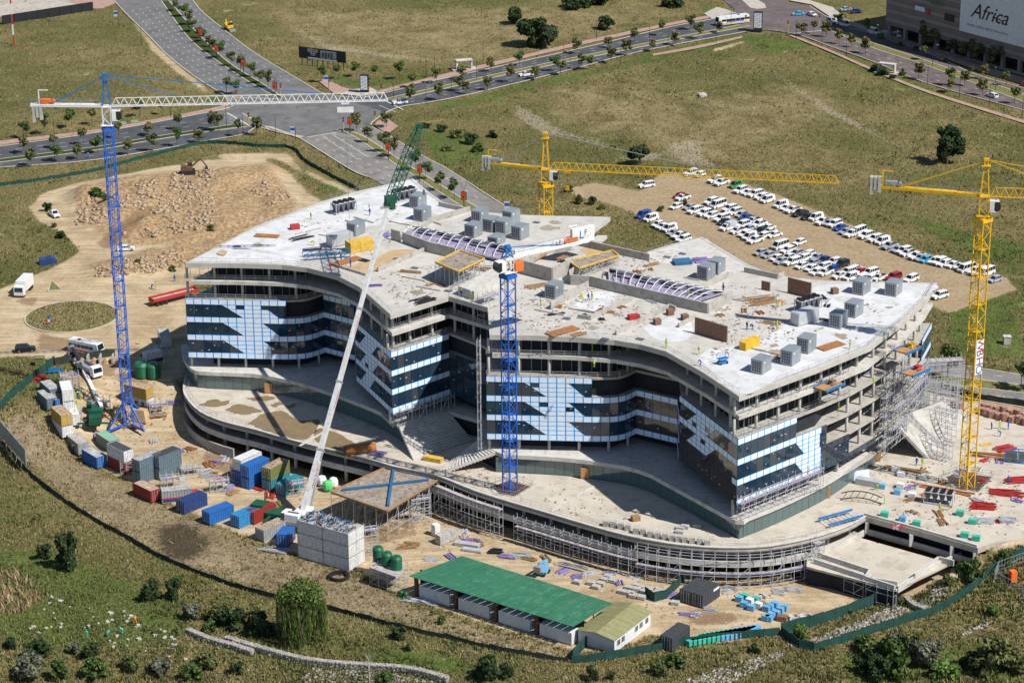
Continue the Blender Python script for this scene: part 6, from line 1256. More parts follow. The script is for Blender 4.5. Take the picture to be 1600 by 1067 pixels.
for q, m, lab in (((503, 757), 'wrap_white', 'bulging white bulk bag behind the mobile crane'), ((512, 765), 'wrap_lime', 'bright green bulk bag behind the mobile crane'), ((521, 760), 'wrap_white', 'second white bulk bag next to the bright green one')):
    if m not in MATS: mat(m, (0.10, 0.58, 0.16), .6, var=.12)
    g = G(*q); b = MB(); b.lathe([(.8, 0), (1.05, .5), (1.0, 1.3), (.8, 1.8), (.5, 2.0)], 9, (0, 0, 0)); tag(b.build('bulk_bag', m, None, False, P(q[0], q[1], YARD), .3), lab, 'bag')
g = G(530, 902); b = MB()
for k in range(6):
    r = 1.5 + .22 * (k % 3); pts = [Vector((r * math.cos(a_ * .35), r * math.sin(a_ * .35), .15 + .2 * (k // 2))) for a_ in range(19)]; [b.bar(x_, y_, .16) for x_, y_ in zip(pts[:-1], pts[1:])]
ht = thing('hose_coil', 'large black hose coil on the ground beside the white stack', 'hose', g); stuff(b.build('coil', 'black_metal', ht))
# ---------- scaffolding along the terrace front
def edge_between(x0, x1, off):
    pts = [p - (sum(EDGE, Vector()) / len(EDGE) - p).normalized() * 0 for p in EDGE]; o = inset(DECK, -off)[:len(EDGE)]; out = []
    for p, q in zip(EDGE, o):
        px, py = proj_np(p.x, p.y, 0.0)
        if x0 <= px <= x1: out.append(q)
    return out
scaffold(edge_between(688, 812, 2.3), YARD, -1.0, 'front scaffold with purple toe boards below the blue crane deck', plats=(-1.3,))
scaffold(edge_between(800, 1010, 2.3), YARD, -1.8, 'front scaffold with purple toe boards along the curved terrace middle', plats=(-3.9,))
scaffold(edge_between(990, 1275, 2.3), YARD, -.6, 'front scaffold with purple toe boards round the terrace nose', plats=(-4.6,))
scaffold([V2(p.x, p.y) for p in (P(1245, 895, YARD), P(1350, 935, YARD))], YARD, -3.0, 'scaffold with purple toe boards below the court wall', plats=(-4.0,)); scaffold([V2(p.x, p.y) for p in (P(1352, 938, YARD), P(1395, 950, YARD))], YARD, -3.4, 'short scaffold at the end of the court wall')
scaffold([V2(p.x, p.y) for p in (P(1262, 866, -3.6), P(1276, 872, -3.6))], YARD, -.3, 'scaffold stair tower at the court corner', w=2.2, plats=(-1.0,))
t_, q_ = table([(517, 769), (617, 724), (687, 749), (605, 799)], YARD, -.9, 'large timber formwork deck on props with blue cross beams beside the mobile crane', 'timber')
for i, j in ((0, 2), (1, 3)): b = MB(); a_, c_ = q_[i].lerp(q_[j], .1), q_[i].lerp(q_[j], .9); b.bar(Vector((a_.x, a_.y, -.6)), Vector((c_.x, c_.y, -.6 - .0)), .5, .35 + .05 * i); b.build('cross_beam', 'truss_blue', t_, world=True)
# dense propping and scaffold over the amphitheatre stair, scaffold at the north-east corner
for k in range(4):
    a_, c_ = P(1392 + k * 16, 690 - k * 12, 0), P(1478 + k * 8, 722 - k * 24, 0)
    scaffold([V2(a_.x, a_.y), V2(c_.x, c_.y)], 0.0, (4.0, 7.5, 10.5, 13)[k], '%s row of the dense scaffold over the amphitheatre stair' % ('first', 'second', 'third', 'fourth')[k], w=2.0, bay=1.5, lift=1.3, plats=((12.4,) if k == 3 else ()))
for path, za_, zb_, lab, pl in ((ins(S10[1:3], -1.8), 4.2, 21, 'tall facade scaffold below the open slabs at the east curve', (7.8, 12, 16)), (ins(S9[:2], -1.5), 4.15, 8.5, 'low facade scaffold with purple boards along the east podium roof', (7.3,)), (ins(S4, -1.5), 4.15, 7.0, 'low scaffold rail on the podium roof above the grand stair', ()), (ins(S10[2:4], -1.6), 4.2, 16, 'facade scaffold under the north east corner', (12, 16))): scaffold([V2(p.x, p.y) for p in path], za_, zb_, lab, plats=pl, bay=2.0)
scaffold([V2(-5.6, 466.5), V2(-2.6, 469.5)], 24.4, 30.5, 'purple and grey scaffold tower between the two wings', w=2.0, bay=1.5, lift=1.2, plats=(26.0, 27.4, 29.8))
p = P(769, 560, 20); scaffold([V2(-6.4, 448.6), V2(-6.2, 449.5)], 4.1, 27.5, 'slim white hoist tower at the corner of the east wing', w=.6, bay=.9)
for px, z, lab in (((1296, 603), 24.5, 'blue edged loading platform jutting from the open slab'), ((1420, 545), 24.5, 'timber loading platform with yellow crate at the east roof edge'), ((1430, 580), 20.2, 'loading platform with a red box below the east roof edge')):
    p = P(px[0], px[1], z); t = thing('loading_platform', lab, 'platform', p, R(44)); b = MB(); b.box((0, 0, 0), (5.5, 3.0, .25)); b.build('deck_board', 'plywood', t)
    for s in (-1, 1): b = MB(); b.box((0, s * 1.5, .05), (5.8, .2, .5)); b.build('edge_beam', 'crane_blue_light', t); b = MB(); [b.bar((x, s * 1.5, .1), (x, s * 1.5, 1.2), .06) for x in (-2.6, 0, 2.6)]; b.bar((-2.6, s * 1.5, 1.2), (2.6, s * 1.5, 1.2), .05); b.build('rail', 'galv', t)
    b = MB(); b.box((.8, 0, .6), (1.2, 1.1, .9)); b.build('load', 'brick' if 'blue' in lab else 'yellow_paint' if 'yellow' in lab else 'red_paint', t)
for px, lab, h in (((268, 763), 'purple scaffold stair beside the slate container stack', 3.0), ((378, 748), 'scaffold landing with purple boards in front of the blue containers', 3.2), ((115, 660), 'small purple scaffold landing at the mustard container', 2.8), ((250, 650), 'scaffold stair beside the striped cabins behind the crane', 3.5), ((578, 868), 'scaffold stair with purple treads at the end of the white stack', 6.0), ((250, 560), 'purple scaffold stair beside the short white cabin', 3.2), ((112, 615), 'thin scaffold stair at the glass fronted cabin', 5.0), ((300, 742), 'scaffold rack of tubes on the sand below the west wall', 2.2), ((345, 768), 'scaffold landing behind the blue container with red jacks', 3.0), ((205, 740), 'purple scaffold landing below the slate stack', 3.0), ((465, 775), 'scaffold stair with purple treads behind the mobile crane', 3.4), ((660, 815), 'tall scaffold bay beside the formwork deck', 5.5), ((160, 640), 'scaffold rack beside the truck crane', 2.4)):
    g = G(*px); scaffold([V2(g.x - 2, g.y - .6), V2(g.x + 2, g.y + .6)], g.z, g.z + h, lab, w=1.4, bay=1.3, lift=1.3, plats=(g.z + h - .9,))
# ---------- fences
mat('net_green', (0.012, 0.060, 0.046), 0.9, var=0.25, scale=0.6); mat('net_dark', (0.035, 0.048, 0.036), 0.95, var=0.3, scale=0.6)
def net_fence(px, h, label, m='net_green', step=3.0):
    pts = resample(catmull([G(*q) for q in px], 6), step); pts = [Vector((p.x, p.y, zterr(p.x, p.y))) for p in pts]; t = thing('site_fence', label, 'fence', pts[len(pts) // 2]); b = MB()
    for a_, c_ in zip(pts[:-1], pts[1:]):
        d = c_ - a_; nn = Vector((-d.y, d.x, 0)).normalized() * .03; s1, s2 = random.uniform(-.28, .08), random.uniform(-.28, .08)
        q = [a_ - nn, c_ - nn, c_ - nn + Vector((0, 0, h + s2)), a_ - nn + Vector((0, 0, h + s1))]; b = MB(); b.add(q + [p + nn * 2 for p in q], [(0, 1, 2, 3), (7, 6, 5, 4), (3, 2, 6, 7), (0, 3, 7, 4), (1, 5, 6, 2)]); b.build('net_panel', m, t, world=True)
        b = MB(); b.bar(a_ - Vector((0, 0, .2)), a_ + Vector((0, 0, h + .15)), .09); b.build('post', 'black_metal', t, world=True)
net_fence([(-20, 668), (0, 689), (37, 731), (80, 768), (125, 799), (200, 842), (275, 882), (400, 927), (517, 952), (600, 975), (700, 997), (800, 1019), (893, 1034)], 1.15, 'dark net fence along the bank below the containers', 'net_dark')
net_fence([(893, 1034), (950, 1030), (1012, 1018), (1100, 1003), (1200, 993), (1220, 990)], 1.7, 'dark green net fence curving in front of the cabins'); net_fence([(1220, 990), (1300, 968), (1399, 930)], 2.4, 'tall green net fence beside the gravel channel'); net_fence([(1220, 990), (1240, 1004), (1266, 1016), (1340, 995), (1412, 972), (1500, 935), (1550, 893), (1605, 862)], 1.8, 'green net fence running up the outer bank')
net_fence([(-20, 294), (0, 290), (75, 280), (150, 267), (250, 240), (325, 224), (400, 229), (455, 232), (475, 251), (500, 266), (562, 299)], 1.15, 'low green net fence behind the dirt loop road'); net_fence([(0, 640), (18, 621), (35, 607), (60, 588), (86, 568)], 2.2, 'grey green hoarding on the left of the cabins', 'net_green'); net_fence([(86, 570), (130, 563), (180, 556)], 2.0, 'dark hoarding in front of the parked bus', 'net_dark'); net_fence([(895, 1030), (917, 1008)], 2.2, 'short green net screen at the cabin corner'); net_fence([(1008, 930), (1033, 940), (1070, 908)], 2.0, 'short green net screen beside the charcoal container'); net_fence([(1470, 605), (1520, 622), (1600, 636), (1680, 650)], 1.6, 'dark net fence behind the pink rocks', 'net_dark')
# hoarding seen from behind, lower left
t = thing('hoarding_board', 'large grey hoarding board on poles seen from behind above the bank', 'hoarding', G(22, 725)); a_, c_ = G(2, 692), G(42, 738)
for i in range(5): f0, f1 = i / 5, (i + .96) / 5; p, q = a_.lerp(c_, f0), a_.lerp(c_, f1); b = MB(); zz = Vector((0, 0, 1)); b.add([p + zz * 1.6, q + zz * 1.6, q + zz * 5.2, p + zz * 5.2] + [v + Vector((.15, .1, 0)) for v in (p + zz * 1.6, q + zz * 1.6, q + zz * 5.2, p + zz * 5.2)], [(0, 1, 2, 3), (7, 6, 5, 4), (3, 2, 6, 7), (0, 3, 7, 4), (1, 5, 6, 2), (0, 4, 5, 1)]); b.build('panel', 'unit_grey', t, world=True); b = MB(); b.bar(p - zz * .3, p + zz * 5.2, .14); b.bar(p + zz * 4 + Vector((.1, 0, 0)), p + Vector((2.6, 1.4, 0)), .09); b.build('pole', 'grey_metal', t, world=True)
# palisade compound at the right edge with an orange toilet
t = thing('steel_palisade', 'grey steel mesh fence round the small compound at the far right corner', 'fence', G(1560, 905)); pts = [G(*q) for q in ((1602, 878), (1560, 893), (1553, 908), (1602, 935))]
for a_, c_ in zip(pts[:-1], pts[1:]):
    n = 9
    for i in range(n): p = a_.lerp(c_, i / n); b = MB(); b.bar(p, p + Vector((0, 0, 2.2)), .08); b.build('post', 'grey_metal', t, world=True)
    for z in (.3, 1.1, 2.1): b = MB(); b.bar(a_ + Vector((0, 0, z)), c_ + Vector((0, 0, z)), .06); b.build('rail', 'grey_metal', t, world=True)
block('portable_toilet', 'orange portable toilet inside the mesh compound', 'toilet', (1582, 908), G(1582, 908).z, (1.2, 1.2, 2.2), .3, 'orange_gear')

# more loose material, heaped where the yards are busiest
HN = dict(galv='galvanised tubes', timber='timber boards', purple_ply='purple boards', red_paint='red props', rust_sheet='rusty steel', black_metal='black steel bars')
HM = ('galv', 'timber', 'purple_ply', 'galv', 'red_paint', 'rust_sheet')
for i in range(34):
    px = random.choice(((150, 690), (205, 670), (255, 690), (290, 700), (320, 735), (360, 760), (345, 720), (300, 760), (400, 770), (430, 780), (265, 640), (225, 640), (140, 660), (440, 800))); px = (px[0] + random.uniform(-18, 18), px[1] + random.uniform(-12, 12)); g = G(*px)
    bundle('material_heap', 'loose heap of %s among the containers' % HN[HM[i % 6]], 'materials', px, g.z + .02, 9, random.uniform(2, 4.5), .9, random.uniform(0, 3), HM[i % 6], 'loose %s among the containers' % HN[HM[i % 6]], r=.1)
for i in range(26):
    px = random.choice(((720, 840), (760, 850), (830, 880), (930, 890), (990, 905), (1040, 925), (1140, 925), (1180, 940), (1100, 960), (660, 850), (690, 870))); px = (px[0] + random.uniform(-25, 25), px[1] + random.uniform(-8, 8)); g = G(*px)
    bundle('material_heap', 'loose heap of %s in the sandy yard below the terrace' % HN[HM[i % 4]], 'materials', px, g.z + .02, 8, random.uniform(2, 4.5), .8, random.uniform(0, 3), HM[i % 4], 'loose %s below the terrace' % HN[HM[i % 4]], r=.09)
for i in range(26):
    px = (random.uniform(1390, 1590), random.uniform(705, 835))
    bundle('material_heap', 'loose heap of %s on the concrete deck near the yellow crane' % HN[HM[i % 6]], 'materials', px, .015, 8, random.uniform(1.5, 4), .8, random.uniform(0, 3), HM[i % 6], 'loose %s on the deck' % HN[HM[i % 6]], r=.09)
for i in range(34):
    px = random.choice(((620, 450), (680, 445), (560, 400), (700, 400), (850, 470), (900, 500), (960, 490), (1000, 480), (1140, 470), (1180, 490), (1130, 500), (1240, 540), (1010, 420), (900, 400), (1280, 470))); px = (px[0] + random.uniform(-22, 22), px[1] + random.uniform(-10, 10))
    bundle('material_heap', 'loose heap of %s on the roof slab' % HN[('galv', 'timber', 'rust_sheet', 'black_metal')[i % 4]], 'materials', px, ZR + .015, 8, random.uniform(1.2, 3.6), .7, random.uniform(0, 3), ('galv', 'timber', 'rust_sheet', 'black_metal')[i % 4], 'loose %s on the roof' % HN[('galv', 'timber', 'rust_sheet', 'black_metal')[i % 4]], r=.08)
for i in range(26):
    px = random.choice(((640, 440), (700, 430), (830, 480), (900, 490), (1000, 500), (1050, 440), (1150, 470), (1180, 540), (870, 350), (760, 440), (1290, 520), (600, 340), (480, 370))); a_ = P(px[0] + random.uniform(-20, 20), px[1] + random.uniform(-8, 8), ZR); th = random.choice((-.55, .75)); L_ = random.uniform(2, 7); b = MB(); b.bar((a_.x, a_.y, ZR + .12), (a_.x + L_ * math.cos(th), a_.y + L_ * math.sin(th), ZR + .12), random.uniform(.2, .5), .24); b.build('roof_upstand', 'concrete', roof, world=True)
mat('roof_stain', (0.30, 0.26, 0.20), .7, var=.2, scale=.5)
for i in range(20):
    px = random.choice(((640, 455), (680, 430), (850, 500), (930, 505), (980, 490), (1060, 440), (1140, 485), (1200, 545), (870, 355), (760, 455), (1300, 530), (600, 325), (420, 385), (1380, 480))); c_ = P(px[0] + random.uniform(-20, 20), px[1] + random.uniform(-8, 8), ZR); b = MB(); r0 = random.uniform(.6, 2.4); b.prism([(c_.x + r0 * random.uniform(.5, 1.2) * math.cos(k * .52), c_.y + r0 * random.uniform(.5, 1.2) * math.sin(k * .52)) for k in range(12)], ZR + .013, ZR + .0145 + .0005 * i); b.build('stain', 'roof_stain', roof, world=True)
# ================================================================== VEHICLES
PAINT = dict(white=(0.74, 0.74, 0.73), silver=(0.36, 0.39, 0.43), black=(0.018, 0.02, 0.024), blue=(0.015, 0.07, 0.30), red=(0.33, 0.015, 0.02), green=(0.06, 0.26, 0.07), cyan=(0.08, 0.42, 0.58), navy=(0.02, 0.04, 0.13))
for k, c in PAINT.items(): mat('paint_' + k, c, 0.28, var=0.05, spec=0.5, coat=0.4, c2=tuple(v * .8 + .03 for v in c), amt=.2)
glass_mat('car_glass', (0.012, 0.016, 0.02), spec=.8); mat('rim', (0.4, 0.41, 0.42), .35, metal=.7); mat('lamp_clear', (.75, .75, .72), .2); mat('lamp_red', (.4, .02, .02), .3); mat('black_trim', (.02, .02, .02), .7); mat('tarp_grey', (.42, .45, .50), .7, var=.15, scale=1.5)
WH = {}
def wheel_mesh(r):
    if r not in WH:
        a = MB(); a.tube((0, -.11, 0), (0, .11, 0), r, n=12); c = MB(); c.tube((0, -.118, 0), (0, .118, 0), r * .58, n=10); WH[r] = (a.mesh('tyre', 'rubber'), c.mesh('rim', 'rim'))
    return WH[r]
# kind: length, width, belt, roof, bonnet height, cabin base rear/front, cabin top rear/front, wheel radius, load bed?
KIND = dict(hatch=(3.9, 1.7, .92, 1.5, .82, -1.85, .95, -1.45, .25, .31, 0), sedan=(4.5, 1.75, .9, 1.45, .82, -1.55, 1.1, -.95, .35, .32, 0), suv=(4.7, 1.85, 1.1, 1.82, 1.02, -2.25, 1.05, -2.0, .45, .38, 0), wagon=(4.6, 1.75, .95, 1.55, .85, -2.15, 1.05, -1.8, .35, .33, 0),
            van=(4.5, 1.8, 1.1, 1.95, .95, -2.2, 1.5, -2.1, .75, .34, 0), minibus=(5.2, 1.9, 1.2, 2.15, 1.0, -2.55, 2.2, -2.45, 1.5, .35, 0), pickup=(5.1, 1.85, 1.08, 1.78, 1.0, -.75, 1.1, -.55, .45, .38, 1), canopy=(5.1, 1.85, 1.08, 1.8, 1.0, -2.45, 1.1, -2.4, .45, .38, 0), single=(4.9, 1.75, 1.0, 1.62, .92, .0, 1.3, .15, .7, .35, 1), truckbed=(5.0, 1.85, 1.05, 1.75, 1.0, .25, 1.5, .35, .9, .36, 2))
CARM = {}
def car_meshes(kind, col):
    if (kind, col) in CARM: return CARM[(kind, col)]
    L, W, bz, rz_, hz, cr, cf, tr, tf, r, bed = KIND[kind]; h = L / 2; y = W / 2; M_ = 'paint_' + col; out = []
    b = MB(); s = .26 if kind not in ('suv', 'pickup', 'canopy') else .36
    side = [(-h + .05, s), (h - .1, s), (h, s + .25), (h - .05, hz - .14), (h - .35, hz - .03), (cf + .1, hz + .03), (cf - .15, bz), (max(-h + .02, cr), bz), (-h + .02, bz - (.12 if kind in ('sedan',) else 0)), (-h, s + .3)]
    n = len(side); vs = []
    for yy, k in ((-y, 0), (-y * .94, 1), (y * .94, 1), (y, 0)):
        pass
    for sy in (-1, 1):
        for x, z in side: t_ = .93 if z > s + .35 else 1.0; vs.append((x, sy * y * t_ * (.94 if abs(x) > h - .12 else 1), z))
    fs = [tuple(range(n - 1, -1, -1)), tuple(range(n, 2 * n))] + [(i, (i + 1) % n, n + (i + 1) % n, n + i) for i in range(n)]; b.add(vs, fs); out.append(('body', b.mesh('body', M_), (0, 0, 0)))
    yb, yt = y * .90, y * .74
    def frust(x0, x1, t0, t1, z0, z1, a, c): return [(x0, -a, z0), (x1, -a, z0), (x1, a, z0), (x0, a, z0), (t0, -c, z1), (t1, -c, z1), (t1, c, z1), (t0, c, z1)]
    FQ = [(3, 2, 1, 0), (4, 5, 6, 7), (0, 1, 5, 4), (1, 2, 6, 5), (2, 3, 7, 6), (3, 0, 4, 7)]
    b = MB(); b.add(frust(cr + .02, cf, tr, tf, bz - .03, rz_ - .06, yb, yt), FQ); out.append(('windows', b.mesh('windows', 'car_glass'), (0, 0, 0)))
    b = MB(); b.add(frust(tr - .06, tf + .06, tr + .1, tf - .1, rz_ - .08, rz_, yt + .03, yt - .1), FQ); out.append(('roof_panel', b.mesh('roof_panel', M_), (0, 0, 0)))
    for sy in (-1, 1):
        b = MB(); nb = 4 if kind in ('minibus', 'van', 'suv', 'canopy', 'wagon') else 3
        for i in range(nb + 1):
            f = i / nb; x0, x1 = cr + .04 + (cf - cr - .06) * f, tr + (tf - tr) * f; b.bar((x0, sy * (yb + .012), bz - .02), (x1, sy * (yt + .012), rz_ - .05), .10 if 0 < i < nb else .13, .05)
            if i and kind in ('van', 'canopy') and False: pass
        b.bar((cr, sy * (yb + .01), bz), (cf, sy * (yb + .01), bz), .05, .05); out.append(('pillar_frame', b.mesh('pillar_frame', M_), (0, 0, 0)))
        if kind in ('van',): b = MB(); b.add([(cr + .1, sy * (yb + .025), bz), (cr + 1.0, sy * (yb + .025), bz), (tr + 1.0, sy * (yt + .02), rz_ - .1), (tr + .1, sy * (yt + .02), rz_ - .1)], [(0, 1, 2, 3)]); out.append(('side_panel', b.mesh('side_panel', M_), (0, 0, 0)))
        b = MB(); b.box((h - .12, sy * y * .68, hz - .22), (.22, .36, .17)); out.append(('headlight', b.mesh('headlight', 'lamp_clear'), (0, 0, 0)))
        b = MB(); b.box((-h + .03, sy * y * .76, bz - .2), (.1, .2, .3)); out.append(('tail_light', b.mesh('tail_light', 'lamp_red'), (0, 0, 0)))
        b = MB(); b.box((cf - .2, sy * (y + .06), bz + .06), (.1, .18, .14)); out.append(('mirror', b.mesh('mirror', 'black_trim'), (0, 0, 0)))
    b = MB(); b.box((h - .02, 0, s + .22), (.1, W * .55, .2)); out.append(('grille', b.mesh('grille', 'black_trim'), (0, 0, 0)))
    if bed == 1: b = MB(); x0, x1 = -h + .12, cr - .08; b.box(((x0 + x1) / 2, 0, bz + .006), (x1 - x0, W * .78, .02)); out.append(('load_bed', b.mesh('load_bed', 'black_trim'), (0, 0, 0)))
    if bed == 2: b = MB(); x0, x1 = -h - .1, cr - .08; b.box(((x0 + x1) / 2, 0, bz + .45), (x1 - x0, W * .98, 1.1)); out.append(('load_cover', b.mesh('load_cover', 'tarp_grey'), (0, 0, 0)))
    CARM[(kind, col)] = (out, r, h, y); return CARM[(kind, col)]
CARN = dict(hatch='hatchback', sedan='saloon', suv='off roader', wagon='estate car', van='panel van', minibus='minibus', pickup='pickup', canopy='canopy pickup', single='single cab pickup', truckbed='pickup under a grey tarpaulin')
def car(px, kind, col, ang, where, ground=None, dz=0.0, name=None):
    g = ground or GT(*px); parts, r, h, y = car_meshes(kind, col); nm = {'pickup': 'pickup', 'canopy': 'pickup', 'single': 'pickup', 'truckbed': 'pickup', 'van': 'van', 'minibus': 'minibus'}.get(kind, 'car')
    lab = '%s %s %s' % (col if col != 'navy' else 'dark blue', CARN[kind], where)
    t = thing(nm, lab, 'van' if nm == 'minibus' else nm, (g.x, g.y, g.z + dz), R(ang), '%s %ss %s' % (col, CARN[kind], where))
    for n_, me, l in parts: obj(n_, me, t)
    ty, ri = wheel_mesh(r)
    for sx in (-.31, .31):
        for sy in (-1, 1): w = obj('wheel', ty, t, (sx * h * 2, sy * (y - .12), r)); obj('rim', ri, w)
    return t
CX_ = 222
def row(items, where, ang=CX_):
    for it in items: car((it[0], it[1] + 3), it[2], it[3], ang + random.uniform(-4, 4), where)
W_, S_, B_ = 'white', 'silver', 'black'
row([(1010, 290, 'suv', W_)], 'standing alone at the car park entrance', 205)
row([(1063, 306, 'sedan', 'red'), (1067, 309, 'single', W_), (1056, 323, 'hatch', W_), (1078, 324, 'sedan', S_), (1085, 330, 'suv', W_), (1111, 316, 'suv', W_), (1122, 321, 'minibus', W_), (1101, 334, 'suv', W_), (1112, 337, 'wagon', W_), (1127, 342, 'canopy', W_), (1132, 347, 'sedan', B_), (1137, 356, 'truckbed', W_)], 'parked at the head of the middle row')
row([(1005, 337, 'van', 'blue'), (1017, 342, 'van', W_), (1028, 351, 'hatch', W_), (1036, 354, 'sedan', W_), (1046, 358, 'van', W_), (1053, 364, 'sedan', S_), (1062, 369, 'pickup', W_), (1068, 375, 'suv', W_)], 'parked along the green verge behind the roof tip')
row([(1079, 271, 'suv', W_), (1093, 273, 'hatch', W_), (1117, 282, 'suv', W_), (1127, 286, 'pickup', W_), (1150, 290, 'van', 'green'), (1157, 298, 'suv', W_), (1169, 301, 'sedan', W_), (1180, 304, 'canopy', W_), (1190, 308, 'wagon', W_), (1199, 313, 'van', W_), (1220, 321, 'van', W_), (1239, 329, 'pickup', W_), (1250, 334, 'pickup', B_), (1262, 339, 'sedan', B_), (1275, 341, 'van', W_), (1286, 347, 'pickup', W_), (1304, 351, 'suv', W_), (1313, 356, 'sedan', 'blue'), (1322, 362, 'sedan', S_)], 'in the upper half of the row along the field')
row([(1341, 363, 'minibus', W_), (1353, 369, 'suv', W_), (1367, 374, 'suv', W_), (1379, 378, 'van', W_), (1390, 385, 'pickup', S_), (1403, 390, 'sedan', S_), (1419, 396, 'single', W_), (1432, 401, 'pickup', W_), (1446, 406, 'hatch', 'cyan'), (1461, 408, 'wagon', W_), (1476, 412, 'wagon', W_), (1502, 417, 'single', W_), (1510, 421, 'minibus', W_), (1524, 425, 'suv', W_), (1541, 427, 'minibus', W_), (1554, 437, 'hatch', S_)], 'in the lower half of the row along the field')
row([(1148, 332, 'suv', W_), (1158, 336, 'hatch', S_), (1166, 340, 'sedan', 'blue'), (1178, 345, 'single', W_), (1186, 351, 'pickup', W_), (1200, 356, 'sedan', W_), (1202, 362, 'sedan', W_), (1210, 367, 'sedan', W_), (1153, 361, 'single', W_), (1164, 366, 'wagon', W_), (1171, 371, 'van', W_), (1180, 376, 'pickup', W_)], 'in the middle double row')
row([(1249, 379, 'hatch', W_), (1219, 385, 'minibus', W_), (1231, 391, 'wagon', W_), (1188, 395, 'hatch', S_), (1200, 399, 'hatch', S_), (1213, 404, 'hatch', W_), (1221, 408, 'sedan', S_), (1238, 410, 'canopy', W_), (1252, 416, 'hatch', W_), (1267, 420, 'hatch', W_), (1276, 425, 'sedan', W_), (1290, 426, 'single', W_), (1244, 396, 'hatch', S_), (1262, 398, 'wagon', W_), (1277, 402, 'sedan', S_), (1288, 406, 'sedan', 'navy'), (1303, 409, 'wagon', W_), (1315, 414, 'suv', B_), (1335, 420, 'sedan', W_), (1344, 425, 'sedan', 'red'), (1359, 427, 'canopy', W_), (1313, 431, 'single', W_), (1360, 436, 'wagon', W_), (1374, 434, 'single', W_), (1396, 434, 'suv', 'red'), (1423, 437, 'suv', W_)], 'in the near double row behind the parapet')
row([(1092, 327, 'sedan', W_), (1140, 327, 'suv', W_), (1229, 325, 'sedan', W_), (1295, 349, 'hatch', S_), (1331, 366, 'canopy', W_), (1412, 393, 'suv', W_), (1438, 403, 'sedan', S_), (1468, 410, 'suv', W_), (1489, 414, 'sedan', W_), (1532, 426, 'van', W_)], 'squeezed between the others in the field side rows')
row([(1160, 352, 'suv', W_), (1170, 357, 'sedan', S_), (1192, 369, 'wagon', W_), (1189, 361, 'hatch', B_), (1232, 402, 'sedan', W_), (1255, 405, 'suv', W_), (1270, 411, 'sedan', S_), (1286, 417, 'wagon', W_), (1300, 421, 'hatch', 'blue'), (1325, 426, 'suv', W_), (1330, 434, 'van', W_), (1345, 435, 'sedan', W_)], 'squeezed into the near rows of the car park')
car((1468, 466), 'suv', W_, 215, 'parked below the tip of the roof')
car((85, 338), 'pickup', W_, 300, 'driving on the dirt loop road'); car((197, 391), 'sedan', W_, 8, 'on the dirt beside the blue crane mast')
for px, k, c, a, w in (((625, 163), 'suv', W_, 200, 'turning at the junction stop line'), ((822, 119), 'single', W_, 205, 'driving on the cross road'), ((1247, 24), 'sedan', 'cyan', 190, 'crossing the mall junction'), ((1268, 25), 'sedan', W_, 300, 'crossing the mall junction'), ((1318, 41), 'minibus', W_, 300, 'queueing at the mall kerb'), ((1364, 53), 'minibus', W_, 300, 'driving past the mall trees'), ((1405, 57), 'van', W_, 80, 'parked at the mall pavement'), ((1550, 152), 'wagon', W_, 120, 'driving along the mall road'), ((1602, 134), 'hatch', 'red', 60, 'half seen at the mall exit'), ((1299, 36), 'van', S_, 300, 'waiting behind the mall minibus'), ((113, 560), 'pickup', S_, 110, 'parked beside the white bus'), ((1338, 20), 'sedan', 'navy', 20, 'in the shade of the mall'), ((1322, 17), 'sedan', S_, 20, 'in the shade of the mall')): car(px, k, c, a, w, ground=(P(px[0], px[1], .06) if px[1] < 200 else None))
# bus, coaches, trucks
def bus(px, ang, label, band, L=8.6, H=2.9, z=None, stripe2=None, W=2.4):
    g = GT(*px) if z is None else P(px[0], px[1], z); t = thing('bus', label, 'bus', g, R(ang)); h = L / 2
    b = MB(); b.profile([(-h, .35), (h - .15, .35), (h, .7), (h - .05, 1.5), (h - .35, H), (-h + .15, H), (-h, H - .3)], -W / 2, W / 2); b.build('body', 'paint_white', t)
    for s in (-1, 1):
        for i in range(6): b = MB(); b.box((-h + .9 + i * (L - 2.4) / 5.4, s * (W / 2 + .01), 1.85), ((L - 2.4) / 5.4 - .12, .04, .75)); b.build('window', 'car_glass', t)
        b = MB(); b.box((0, s * (W / 2 + .015), .75), (L - .3, .03, .35)); b.build('band', band, t)
        if stripe2: b = MB(); b.box((-.6, s * (W / 2 + .02), 1.25), (L * .55, .03, .35)); b.build('livery', stripe2, t)
        b = MB(); b.box((h - .02, s * .85, .65), (.1, .35, .2)); b.build('headlight', 'lamp_clear', t)
        for sx in (-.3, .32): w = obj('wheel', wheel_mesh(.46)[0], t, (sx * L, s * (W / 2 - .12), .46)); obj('rim', wheel_mesh(.46)[1], w)
    b = MB(); b.add([(h - .02, -W * .44, 1.5), (h - .02, W * .44, 1.5), (h - .32, W * .42, H - .18), (h - .32, -W * .42, H - .18)], [(0, 1, 2, 3)]); b.v = [(v[0] + .02, v[1], v[2]) for v in b.v]; b.build('windscreen', 'car_glass', t); b = MB(); b.box((-h * .4, 0, H + .06), (.8, .8, .12)); b.build('roof_hatch', 'black_trim', t); return t
bus((135, 551), -28, 'white bus with red and black trim parked on the sand by the hoarding', 'red_paint'); bus((1144, 38), 205, 'long city bus in white, blue and orange stopped before the mall junction', 'crane_yellow', 12.5, 3.1, .07, 'crane_blue')
